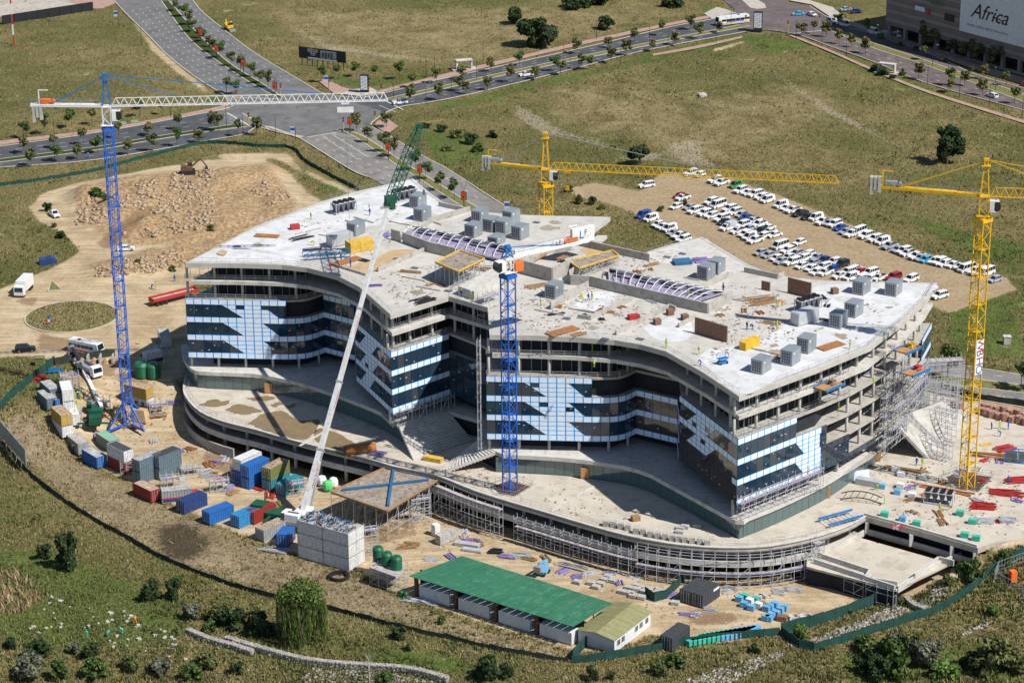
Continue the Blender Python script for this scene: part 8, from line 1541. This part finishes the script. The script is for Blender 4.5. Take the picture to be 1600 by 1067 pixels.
# bare dead tree
g = GT(578, 1070); t = thing('dead_tree', 'bare pale dead tree in front of the gabion wall', 'tree', g); b = MB(); b.tube((0, 0, -.3), (-.2, 0, 5.2), .16, .1, 6); t1 = b.build('trunk', 'bark_pale', t)
for i in range(11): a = rr.uniform(0, 6.3); z = rr.uniform(3.0, 5.4); e = Vector((math.cos(a) * rr.uniform(.5, 1.3), math.sin(a) * .8, z + rr.uniform(.4, 1.6))); b = MB(); b.tube((-.15, 0, z - .3), e, .06, .015, 5); b.tube(e * .7 + Vector((0, 0, z * .3 - .1)), e * .7 + Vector((rr.uniform(-.4, .4), .2, z * .3 + .5)), .02, .008, 4); stuff(b.build('branch', 'bark_pale', t))
# ---------- stones
mat('stone_white', (.44, .42, .37), .95, var=.2, scale=1.5); mat('stone_grey', (.36, .34, .30), .95, var=.3, scale=1.0, c2=(.22, .19, .15), amt=.5); mat('stone_tip', (.35, .245, .145), .95, var=.35, scale=.8, c2=(.47, .40, .31), amt=.5)
CUBE = np.array([(-1, -1, -1), (1, -1, -1), (1, 1, -1), (-1, 1, -1), (-1, -1, 1), (1, -1, 1), (1, 1, 1), (-1, 1, 1)], float); CF = np.array([(3, 2, 1, 0), (4, 5, 6, 7), (0, 1, 5, 4), (1, 2, 6, 5), (2, 3, 7, 6), (3, 0, 4, 7)])
def stones(polys, n, smin, smax, seed, zoff=None, pw=3.0, cl_=False):
    r = np.random.default_rng(seed); V, Fs = [], []; k = 0
    for px, cnt in zip(polys, n):
        xs = [q[0] for q in px]; ys = [q[1] for q in px]; u = r.uniform(min(xs), max(xs), cnt * 6); v = r.uniform(min(ys), max(ys), cnt * 6); ok = inside(px, u, v) & (vnoise(u, v, 16, 7) * .6 + vnoise(u, v, 6, 8) * .4 + r.normal(0, .07, len(u)) > (.5 if cl_ else -1)); u, v = u[ok][:cnt], v[ok][:cnt]
        for a, c in zip(u, v):
            p = GT(a, c); s = smin + (smax - smin) * r.random() ** pw; q = CUBE * r.uniform(.45, 1.0, (8, 3)) * np.array([1, r.uniform(.6, 1), r.uniform(.45, .8)]) * s; ag = r.uniform(0, 6.3); q = np.stack([q[:, 0] * math.cos(ag) - q[:, 1] * math.sin(ag), q[:, 0] * math.sin(ag) + q[:, 1] * math.cos(ag), q[:, 2]], 1); V.append(q + np.array([p.x, p.y, p.z + s * .25 + (zoff(a, c) if zoff else 0)])); Fs.append(CF + k); k += 8
    return np.concatenate(V), np.concatenate(Fs)
TIP = [[(175, 305), (240, 280), (330, 280), (345, 300), (300, 330), (190, 340)], [(250, 320), (330, 300), (345, 350), (290, 365), (200, 372), (190, 365), (260, 350)], [(115, 330), (165, 325), (165, 350), (120, 352)], [(240, 275), (330, 262), (345, 275), (280, 285)], [(395, 290), (440, 280), (455, 310), (400, 330)], [(145, 418), (240, 395), (300, 390), (290, 420), (150, 435)], [(130, 340), (140, 310), (175, 300), (160, 345)]]
v, f = stones(TIP, (1400, 1200, 330, 380, 280, 900, 200), .07, .75, 3, None, 5.0, True); stuff(obj('rubble', nmesh('rubble', v, f, 'stone_tip')), 'loose broken rock and rubble heaped on the spoil tip', 'rubble')
GR = [[(1225, 1008), (1265, 1000), (1400, 945), (1425, 955), (1340, 985), (1270, 1012)], [(1425, 935), (1480, 912), (1480, 930), (1440, 955)], [(1060, 1066), (1120, 1045), (1225, 1015), (1220, 1030), (1140, 1067)], [(480, 1045), (600, 1050), (680, 1066), (470, 1066)], [(1500, 990), (1545, 970), (1545, 978), (1505, 995)]]
v, f = stones(GR, (900, 260, 500, 420, 70), .10, .36, 4, None, 1.5); stuff(obj('gravel_channel', nmesh('gravel_channel', v, f, 'stone_grey')), 'grey riprap stones lining the drainage channel', 'stones')
# gabion walls along the stream
def gabion(px, h, label):
    pts = resample(catmull([GT(*q) for q in px], 5), 2.0); t = thing('gabion_wall', label, 'wall', pts[len(pts) // 2])
    for a_, c_ in zip(pts[:-1], pts[1:]):
        d = c_ - a_; nn = Vector((-d.y, d.x, 0)).normalized() * .5; b = MB(); zz = Vector((0, 0, h)); q = [a_ - nn, c_ - nn, c_ + nn, a_ + nn]; e = Vector((0, 0, -.3)); b.add([p + e for p in q] + [p + zz for p in q], [(3, 2, 1, 0), (4, 5, 6, 7), (0, 1, 5, 4), (1, 2, 6, 5), (2, 3, 7, 6), (3, 0, 4, 7)])
        for k in range(26):
            p = a_.lerp(c_, random.random()) + nn * random.choice((-1, random.uniform(-1, 1))) ; s = random.uniform(.1, .2); z = random.choice((h, random.uniform(.1, h))); b.box((p.x, p.y, p.z + z), (s * 2, s * 1.6, s * 1.4), random.uniform(0, 3))
        stuff(b.build('gabion_basket', 'stone_grey', t, world=True))
gabion([(295, 988), (330, 1003), (365, 1012), (395, 1022)], .9, 'grey gabion wall at the upper step of the stream bed'); gabion([(355, 1002), (400, 1016), (480, 1036), (560, 1044), (640, 1050), (700, 1066)], 1.1, 'long curved gabion wall along the stream bed'); gabion([(1417, 938), (1425, 948), (1445, 956)], 1.0, 'short dark gabion wall in the gravel channel')
sm = [MB() for _ in range(3)]
for i, m in enumerate(sm): r = random.Random(i); m.add([tuple(k * r.uniform(.55, 1) for k in c) for c in CUBE], [tuple(q) for q in CF])
sm = [m.mesh('boulder', 'stone_white') for m in sm]
for i in range(62):
    q = random.choice(((90, 935), (105, 945), (130, 950), (160, 960), (175, 965), (190, 960), (205, 970), (75, 960), (85, 975), (60, 985), (140, 975), (210, 1000), (235, 1000), (250, 990), (265, 990), (230, 1015), (255, 1020), (270, 1005), (290, 1000), (245, 1010), (225, 985), (300, 1030), (170, 1000), (190, 1015))); g = GT(q[0] + random.uniform(-14, 14), q[1] + random.uniform(-8, 8)); s = random.uniform(.18, .46)
    o = obj('boulder', sm[i % 3], None, (g.x, g.y, g.z + s * .3), random.uniform(0, 6), (s, s * .85, s * .6)); tag(o, 'pale boulder scattered on the cleared grass around the turquoise labourers', 'boulder', 'pale boulders on the cleared grass')
# ---------- grass: blades standing on the ground sheet
ROADS = [aveNW_l + aveNW_r[::-1], crW_n + crW_s[::-1], XI, crE_n + crE_s[::-1], [(468, 216), (547, 265), (595, 287), (700, 352), (1000, 510), (1465, 613), (1700, 650), (1700, 600), (1462, 563), (1100, 478), (800, 329), (700, 265), (607, 212), (578, 197)], [(1112, -14), (1148, 15), (1142, 36), (1165, 51)] + rC_s + rC_n[::-1], [(-60, 231), (0, 219), (152, 202), (352, 163), (358, 168), (0, 230)], [(590, 142), (700, 114), (925, 61), (1108, 24), (1108, 31), (925, 69), (700, 122), (590, 148)], [(1228, 51), (1450, 140), (1680, 213), (1680, 221), (1450, 148), (1228, 58)], [(1310, 20), (1700, 140), (1700, -30), (1300, -30)], [(1240, -8), (1310, 12), (1310, 36), (1235, 4)], [(90, -18), (290, -18), (290, 0), (183, 8), (146, 16)], [(497, 124), (550, 138), (590, 136), (592, 150), (520, 150)], [(584, 186), (606, 184), (624, 198), (606, 212), (582, 200)]]
FTW = [(p.x, p.y) for p in inset(DECK, -1.5)]
def grass(name, label, n, hmin, hmax, wid, m, sel, seed, ylo=-25, yhi=1085, blades=3):
    r = np.random.default_rng(seed); u = r.uniform(-20, 1620, n * 3); v = ylo + (yhi - ylo) * r.random(n * 3); ok = np.ones(len(u), bool)
    for rd in ROADS: ok &= ~inside(rd, u, v)
    u, v = u[ok], v[ok]; z = np.zeros(len(u)); dxr = (u - CX) / F; dyr = -(v - CY) / F; dxr, dyr = _c * dxr - _s * dyr, _s * dxr + _c * dyr; ry = math.cos(TH) + dyr * math.sin(TH); rz2 = -math.sin(TH) + dyr * math.cos(TH)
    for _ in range(12): t = (z - CAMH) / rz2; x, y = dxr * t, ry * t; z = .5 * z + .5 * gz_np(x, y)
    i = np.clip(np.searchsorted(gx, x) - 1, 0, nx - 2); j = np.clip(np.searchsorted(gy, y) - 1, 0, ny - 2); zz = np.maximum(np.maximum(Zb[j, i], Zb[j, i + 1]), np.maximum(Zb[j + 1, i], Zb[j + 1, i + 1])) - .12
    ok = sel(u, v, x, y, A_d[j, i], A_l[j, i], A_s[j, i], A_r[j, i], A_b[j, i], r) & ~inside(FTW, x, y) & (A_d[j, i] < .35) & (r.random(len(x)) > .72 * A_k[j, i]); x, y, zz = x[ok][:n], y[ok][:n], zz[ok][:n]; k = len(x); V = []
    for b_ in range(blades):
        a = r.uniform(0, 6.3, k); h = hmin + (hmax - hmin) * r.random(k); w = wid * (.5 + r.random(k)); ox, oy = r.normal(0, .16, k), r.normal(0, .16, k); lx, ly = r.normal(0, .35, k) * h, r.normal(0, .35, k) * h
        V.append(np.stack([np.stack([x + ox - w * np.cos(a), y + oy - w * np.sin(a), zz - .1], 1), np.stack([x + ox + w * np.cos(a), y + oy + w * np.sin(a), zz - .1], 1), np.stack([x + ox + lx, y + oy + ly, zz + h], 1)], 1))
    V = np.concatenate(V).reshape(-1, 3); return stuff(obj(name, nmesh(name, V, np.arange(len(V)).reshape(-1, 3), m)), label, 'grass')
patch = lambda x, y, s, sd: vnoise(x, y, s, sd) * .6 + vnoise(x, y, s * .35, sd + 1) * .4
grass('dry_grass', 'tall dry yellow grass over the fields and the bank', 60000, .25, .75, .14, 'blade_dry', lambda u, v, x, y, d, l, s, rb, bu, r: (patch(x, y, 16, 3) + .40 * s + r.normal(0, .09, len(x)) > .48) & (bu < .3) & (rb < .5) & (l < .6), 1)
grass('olive_grass', 'olive green grass tufts over the fields', 70000, .25, .70, .15, 'blade_olive', lambda u, v, x, y, d, l, s, rb, bu, r: (patch(x, y, 16, 3) + .15 * s + r.normal(0, .12, len(x)) < .56) & (bu < .4) & (rb < .6) & (s < .45), 2)
grass('green_grass', 'fresh green grass in damp patches and verges', 42000, .15, .45, .13, 'blade_green', lambda u, v, x, y, d, l, s, rb, bu, r: (l * .8 + patch(x, y, 30, 8) * .75 - .5 * s + r.normal(0, .10, len(x)) > .52) & (rb < .6), 3)
grass('reeds', 'patch of dry brown reeds at the lower left', 2600, .9, 1.9, .16, 'blade_reed', lambda u, v, x, y, d, l, s, rb, bu, r: inside([(-20, 895), (25, 892), (60, 915), (66, 935), (40, 955), (-20, 965)], u, v), 4, 880, 970)
grass('bank_scrub', 'low dark weeds on the banks and rough edges', 24000, .3, 1.0, .22, 'leaf_olive', lambda u, v, x, y, d, l, s, rb, bu, r: (patch(x, y, 9, 21) > .57 + .15 * s) & (rb < .7) & ((v > 590) | ((v < 430) & (patch(x, y, 9, 21) > .68))), 5)
for ctr, lab in (((112, 494), 'rough grass on the round traffic island'),):
    r = np.random.default_rng(9); k = 2600; a = r.uniform(0, 6.3, k); q = np.sqrt(r.random(k)) * 10.3; c0 = P(112, 495); x, y = c0.x + q * np.cos(a), c0.y + q * np.sin(a); h = r.uniform(.2, .6, k); w = .14; V = np.stack([np.stack([x - w, y, np.full(k, .12)], 1), np.stack([x + w, y, np.full(k, .12)], 1), np.stack([x + r.normal(0, .2, k), y + r.normal(0, .2, k), .14 + h], 1)], 1).reshape(-1, 3); stuff(obj('island_grass', nmesh('island_grass', V, np.arange(len(V)).reshape(-1, 3), 'blade_dry')), lab, 'grass')
    ring = [V2(c0.x + 10.9 * math.cos(i * .131), c0.y + 10.9 * math.sin(i * .131)) for i in range(48)]; sheet('roundabout_island', ring, .14, 'verge', .3); kerb_line('kerb', ring + ring[:1], .35, .17)
tri = poly([(75, 455), (81, 439), (97, 453)]); sheet('traffic_island', [V2(p.x, p.y) for p in tri], .13, 'verge', .3); kerb_line('kerb', tri + tri[:1])
# ================================================================== STREET FURNITURE, SIGNS, MALL
mat('pole_black', (.022, .024, .028), .6); mat('poster_orange', (.80, .13, .02), .6, var=.2, scale=1.2); mat('panel_white', (.66, .68, .70), .6, var=.12, scale=1.0); mat('panel_black', (.016, .017, .02), .6); mat('mall_wall', (.20, .165, .15), .85, var=.12, scale=.3); mat('mall_band', (.27, .225, .205), .85, var=.1, scale=.3); mat('pole_yellow', (.72, .44, .02), .6)
def lamp_post():
    t = thing('street_lamp', 'x', 'street lamp'); b = MB(); b.tube((0, 0, 0), (0, 0, 6.6), .09, .06, 6); b.build('pole', 'pole_black', t); b = MB(); b.bar((0, 0, 6.5), (1.2, 0, 6.9), .06); b.build('arm', 'pole_black', t); b = MB(); b.box((1.35, 0, 6.92), (.7, .26, .12)); b.build('lantern', 'grey_metal', t); return Proto(t)
LP_ = lamp_post()
def lamps(pts, where):
    for q in pts: LP_.put(P(q[0], q[1], .13), random.choice((0, 1.57, 3.1)), 'slim black street lamp %s' % where, 'street lamps %s' % where)
lamps([(85, 211), (267, 185), (221, 71), (354, 198), (380, 211), (431, 213)], 'west of the junction'); lamps([(615, 153), (745, 126), (666, 121), (679, 118), (706, 152), (666, 163), (755, 101), (881, 96), (896, 71), (932, 62), (1015, 68), (970, 103), (891, 111), (1044, 80), (1119, 68), (1142, 41)], 'along the eastern cross road'); lamps([(1244, 61), (1284, 73), (1322, 87), (1364, 71), (1457, 103), (1449, 133), (1499, 151), (1546, 166), (1555, 141), (1597, 186)], 'along the mall road')
def lollipop():
    t = thing('banner_post', 'orange poster box on a black post under two thin curved lamp arms', 'banner', group='orange poster posts on the avenue median'); b = MB(); b.tube((0, 0, 0), (0, 0, 3.6), .12, n=6); b.build('post', 'pole_black', t); b = MB(); b.box((0, 0, 3.9), (1.5, .4, 2.3)); b.build('box_frame', 'pole_black', t); b = MB(); b.box((0, 0, 3.9), (1.3, .46, 2.1)); p = b.build('poster', 'poster_orange', t); b = MB(); b.box((0, -.25, 3.7), (.45, .04, .6)); b.build('poster_motif', 'red_paint', p)
    for s in (-1, 1): b = MB(); b.bar((0, 0, 5), (s * .7, 0, 7.2), .06); b.bar((s * .7, 0, 7.2), (s * 1.3, 0, 8.6), .05); b.build('lamp_arm', 'pole_black', t)
    return Proto(t)
LO = lollipop(); [LO.put(P(a, b_, .13), R(-20)) for a, b_ in ((314, 68), (339, 94), (381, 117), (430, 153), (547, 209), (607, 250), (656, 285), (725, 328))]
def robot():
    t = thing('traffic_light', 'yellow traffic light post with a black signal head', 'traffic light', group='traffic lights at the junctions'); b = MB(); b.tube((0, 0, 0), (0, 0, 3.2), .12, n=6); b.build('post', 'pole_yellow', t); b = MB(); b.box((0, 0, 3.7), (.5, .4, 1.2)); h = b.build('signal_head', 'panel_black', t); [MB().box((0, -.22, 4.05 - i * .35), (.22, .06, .22)).build('lens', ('lamp_red', 'crane_yellow', 'tank_green')[i], h) for i in range(3)]; return Proto(t)
RB = robot(); [RB.put(P(a, b_, .13), 0) for a, b_ in ((389, 198), (1231, 51), (1280, 41), (1324, 34), (439, 152), (515, 143), (577, 149), (596, 153), (537, 206), (586, 196), (409, 209), (1165, 43), (370, 162))]
# black billboard
a_, c_ = P(468, 101, 0), P(541, 110, 0); d = (c_ - a_); L = d.length; an = math.atan2(d.y, d.x); t = thing('billboard', 'long black billboard with a picture and white print in the far field', 'billboard', (a_ + c_) / 2, an)
b = MB(); b.box((0, 0, 4.2), (L, .25, 3.8)); bb = b.build('board', 'panel_black', t); [MB().box((-L / 2 + (i + .5) * L / 9, .05, 1.2), (.18, .2, 2.4)).build('leg', 'pole_black', t) for i in range(9)]
MB().box((L * .13, -.14, 4.4), (L * .34, .03, 2.5)).build('picture', 'unit_grey', bb); MB().box((0, -.14, 2.65), (L * .62, .03, .5)).build('footer', 'panel_white', bb); [MB().box((L * .02 + i * 1.1, -.17, 4.2), (.7, .03, 1.4 + .5 * (i % 2))).build('towers', 'glass_dark', bb) for i in range(4)]
for i in range(4): o = text_obj('print', ('BUSINESS SPACE', 'RETAIL OFFICES', 'FOR SALE', 'TO LET')[i], .55, 'text_white', bb, wloc(bb), (1, 0, 0), (0, 0, 1)); o.matrix_basis = Matrix.Translation((-L * .2, -.15, 5.5 - i * .6)) @ Matrix.Rotation(R(90), 4, 'X')
def ad_tower(px, w, h, ang, label):
    p = P(px[0], px[1], .14); t = thing('advert_tower', label, 'sign', p, R(ang)); MB().box((0, 0, h / 2), (w, w * .8, h)).build('core', 'panel_black', t)
    for i in range(4):
        m = MB(); m.box((0, -w * .41, h * (.30 + .2 * i)), (w * .84, .06, h * .185)); pn = m.build('panel', 'panel_white', t); [MB().box((-w * .2 + k * w * .2, -w * .41 - .04, h * (.30 + .2 * i) + .15 * (k - 1)), (w * .12, .03, h * .07)).build('motif', 'text_grey', pn) for k in range(3)]
    MB().box((0, 0, h + .08), (w * 1.05, w * .85, .16)).build('cap', 'pole_black', t)
ad_tower((570, 145), 2.5, 5.6, -8, 'tall black and white advert tower at the junction corner'); ad_tower((1184, 49), 3.0, 6.6, -8, 'tall black and white advert tower beside the mall junction')
for px, lab, h in (((462, 220), 'small blue and white road name sign beside the lower junction', 4.2), ((514, 138), 'blue and white direction sign on the brick corner', 4.0), ((797, 336), 'blue and white sign beside the avenue behind the roof', 3.6), ((185, 35), 'blue and white sign by the upper gate', 4.0)):
    p = P(px[0], px[1], .05); t = thing('road_sign', lab, 'sign', p, R(-10)); MB().box((0, 0, h / 2), (.14, .14, h)).build('post', 'pole_black', t); s = MB().box((-.8, 0, h - 1.0), (1.5, .1, 2.0)).build('panel', 'panel_white', t); MB().box((-.8, -.07, h - .7), (1.3, .03, .8)).build('blue_field', 'crane_blue', s)
t = thing('arrow_sign', 'round blue arrow sign over red chevrons on the roundabout', 'sign', P(77, 508, .14)); b = MB(); b.tube((0, -.03, 2.0), (0, .03, 2.0), .45, n=12); b.build('disc', 'crane_blue', t); [MB().box((-.6 + i * .6, 0, 1.1), (.5, .06, .5)).build('chevron', ('red_paint', 'panel_white', 'red_paint')[i], t) for i in range(3)]; MB().box((0, .06, 1.0), (.08, .08, 2.0)).build('post', 'grey_metal', t)
def shelter(px, ang, label, L=5.5):
    p = P(px[0], px[1], .14); t = thing('bus_shelter', label, 'bus shelter', p, R(ang)); MB().box((0, 0, 3.0), (L, 2.2, .35)).build('roof', 'concrete_pale', t); [MB().box((s * (L / 2 - .3), 0, 1.45), (.55, 1.6, 2.9)).build('pier', 'concrete_pale', t) for s in (-1, 1)]; MB().box((0, .6, .5), (L * .5, .5, .12)).build('bench', 'timber', t); MB().box((0, .3, .03), (L + 2.5, 3.6, .14)).build('base', 'paver_pale', t)
shelter((725, 108), 14, 'white concrete bus shelter on the far side of the cross road'); shelter((1386, 114), -28, 'white concrete bus shelter on the mall road with scrub behind')
t = thing('radio_mast', 'red and white striped mast in the upper left field', 'mast', GT(22, 71)); [MB().bar((0, 0, i * 3.6), (0, 0, i * 3.6 + 3.6), .45).build('band', ('red_paint', 'panel_white')[i % 2], t) for i in range(5)]
t = thing('boundary_wall', 'dark boundary wall on the far left beside the paved yard', 'wall', P(75, 27)); [(lambda a, c: MB().wall([a, c], 3.0, .4, 0).build('wall_panel', 'panel_black', t, world=True))(P(4, 38).lerp(P(146, 16), i / 8), P(4, 38).lerp(P(146, 16), (i + .97) / 8)) for i in range(8)]
sheet('gravel_yard', poly([(-30, 30), (146, 10), (120, -10), (-40, -10)]), .02, 'paver_pale')
t = thing('kiosk', 'small grey kiosk box in the green field by the road', 'box', GT(1573, 537)); MB().box((0, 0, .9), (1.6, 1.4, 1.8)).build('cabinet', 'ballast', t); MB().box((0, 0, 1.85), (1.8, 1.6, .12)).build('lid', 'concrete_pale', t)
t = thing('switch_box', 'olive green electrical box beside the sandy lay by', 'box', GT(63, 570)); MB().box((0, 0, .9), (2.0, 1.6, 1.8)).build('cabinet', 'box_olive', t); MB().box((0, 0, 1.85), (2.2, 1.8, .1)).build('lid', 'box_olive', t)
for k in range(2):
    t = thing('picnic_bench', 'pale green bench beside the far pavement', 'bench', P(192 + 19 * k, 196 - 3 * k, .02), R(10), 'pale green benches'); MB().box((0, 0, .45), (2.2, .5, .08)).build('seat', 'roof_mint', t); [MB().box((s * .9, 0, .2), (.1, .4, .4)).build('leg', 'grey_metal', t) for s in (-1, 1)]; MB().box((0, .25, .8), (2.2, .06, .4)).build('backrest', 'roof_mint', t)
bundle('white_debris', 'small heap of pale broken concrete in the middle of the field', 'rubble', (1098, 150), 0.0, 22, 2.2, 1.2, .2, 'concrete_pale', r=.3)

t = thing('stone_bay', 'row of concrete bays holding brown gravel beside the concrete truck', 'bays', GT(165, 568)); g = GT(165, 568)
for i in range(4): MB().box((g.x - 4 + i * 2.8, g.y + .6, g.z + .9), (.3, 2.6, 1.8)).build('bay_wall', 'concrete', t, world=True); MB().lathe([(1.1, 0), (.7, .8), (.1, 1.3)], 9, (g.x - 2.6 + i * 2.8 if i < 3 else g.x - 5.4, g.y + .6, g.z)).build('gravel_heap', ('brick_rock', 'sand_fill', 'brick_rock', 'brick_rock')[i], t, world=True)
for px, s in (((187, 650), 1), ((222, 655), -1)): g = GT(*px); t = tag(MB().box((0, 0, 1.1), (3.4, 2.6, 2.6), 0, .6).build('ballast_block', 'sand_fill', None, False, g, .4 * s), 'big tan tarpaulin covered block %s' % ('left of the blue crane mast foot' if s == 1 else 'beside the cabins right of the crane mast foot').replace('left of', 'at the truck crane side of').replace('right of', 'by'), 'block')
# mall with the big advert
m0, m1 = P(1383, 56, 0), P(1600, 116, 0); dm = (m1 - m0).normalized(); m2 = m0 + dm * 150; nm_ = Vector((-dm.y, dm.x, 0)); nm_ = nm_ if nm_.y > 0 else -nm_; am = math.atan2(dm.y, dm.x)
t = thing('shopping_mall', 'large brown banded shopping mall with signs and a huge white advert', 'building', m0); ctr = (m0 + m2) / 2 + nm_ * 30
MB().box((ctr.x, ctr.y, 17), (150, 60, 26), am).build('wall', 'mall_wall', t, world=True); c3 = (m0 + m2) / 2 + nm_ * 33; MB().box((c3.x, c3.y, 2), (150, 54, 4), am).build('arcade_wall', 'painted_inner_shade', t, world=True)
for i in range(8): MB().box((m0 + dm * 75 - nm_ * .12 + Vector((0, 0, 6 + i * 3.0))), (149.8, .3, 1.2), am).build('stone_band', 'mall_band', t, world=True)
for i in range(20): p = m0 + dm * (1.5 + i * 7.7) + nm_ * .8; MB().box((p.x, p.y, 2.0), (1.2, 1.2, 4.0), am).build('column', 'mall_band', t, world=True)
zA = 6.2; s0 = (P(1499, 88, 0) - m0).dot(dm)
def on_wall(s, z): p = m0 + dm * s - nm_ * .5; return Vector((p.x, p.y, z))
s_l = None
for k in range(400):
    q = on_wall(k * .25, zA); u, v = proj_np(q.x, q.y, q.z)
    if u >= 1499: s_l = k * .25; break
for k in range(120):
    q = on_wall(s_l, k * .25); u, v = proj_np(q.x, q.y, q.z)
    if v <= 48: zA = k * .25; break
AW, AH = 42, 20; b = MB(); b.box(on_wall(s_l + AW / 2, zA + AH / 2), (AW, .5, AH), am); ad = b.build('advert', 'panel_white', t, world=True)
def wtext(nm, s, px, py, size, m, par, shear=0):
    best = min(((lambda u, v: (u - px) ** 2 + (v - py) ** 2)(*proj_np(*on_wall(a * .5, z * .5))), a * .5, z * .5) for a in range(0, 200) for z in range(4, 60)); q = on_wall(best[1], best[2]) - nm_ * .35; return text_obj(nm, s, size, m, par, q, dm, (0, 0, 1), shear)

o = wtext('lettering', 'Africa', 1546, 22, 7.0, 'text_black', ad, .4); wtext('lettering', 'WHERE AFRICA MEETS THE WORLD', 1543, 47, 1.15, 'text_grey', ad)
q0, q1 = (min(((lambda u, v: (u - px) ** 2 + (v - py) ** 2)(*proj_np(*on_wall(a * .5, z * .5))), a * .5, z * .5) for a in range(0, 200) for z in range(4, 60)) for px, py in ((1551, 27), (1568, 33))); MB().bar(on_wall(q0[1], q0[2]) - nm_ * .3, on_wall(q1[1], q1[2]) - nm_ * .3, .1, .35).build('underline', 'text_black', ad, world=True)
wtext('shop_sign', 'Super', 1464, 5, 3.0, 'text_green', t)
for px, py, w, h, m in ((1438, 15, 4.5, 1.5, 'panel_white'), (1451, 19, 1.4, 1.9, 'red_paint'), (1484, 28, 4.2, 2.2, 'panel_black')):
    bq = min(((lambda u, v: (u - px) ** 2 + (v - py) ** 2)(*proj_np(*on_wall(a * .5, z * .5))), a * .5, z * .5) for a in range(0, 200) for z in range(4, 60)); MB().box(on_wall(bq[1], bq[2]), (w, .3, h), am).build('shop_sign', m, t, world=True)
# low walls and entrance canopy edge in the mall forecourt
sheet('mall_forecourt', [m0 + dm * k + nm_ * j for k, j in ((-6, 34), (-6, -1.5), (150, -1.5), (150, .9), (-.2, .9), (-.2, 34))], .05, 'paver_pale', .1)
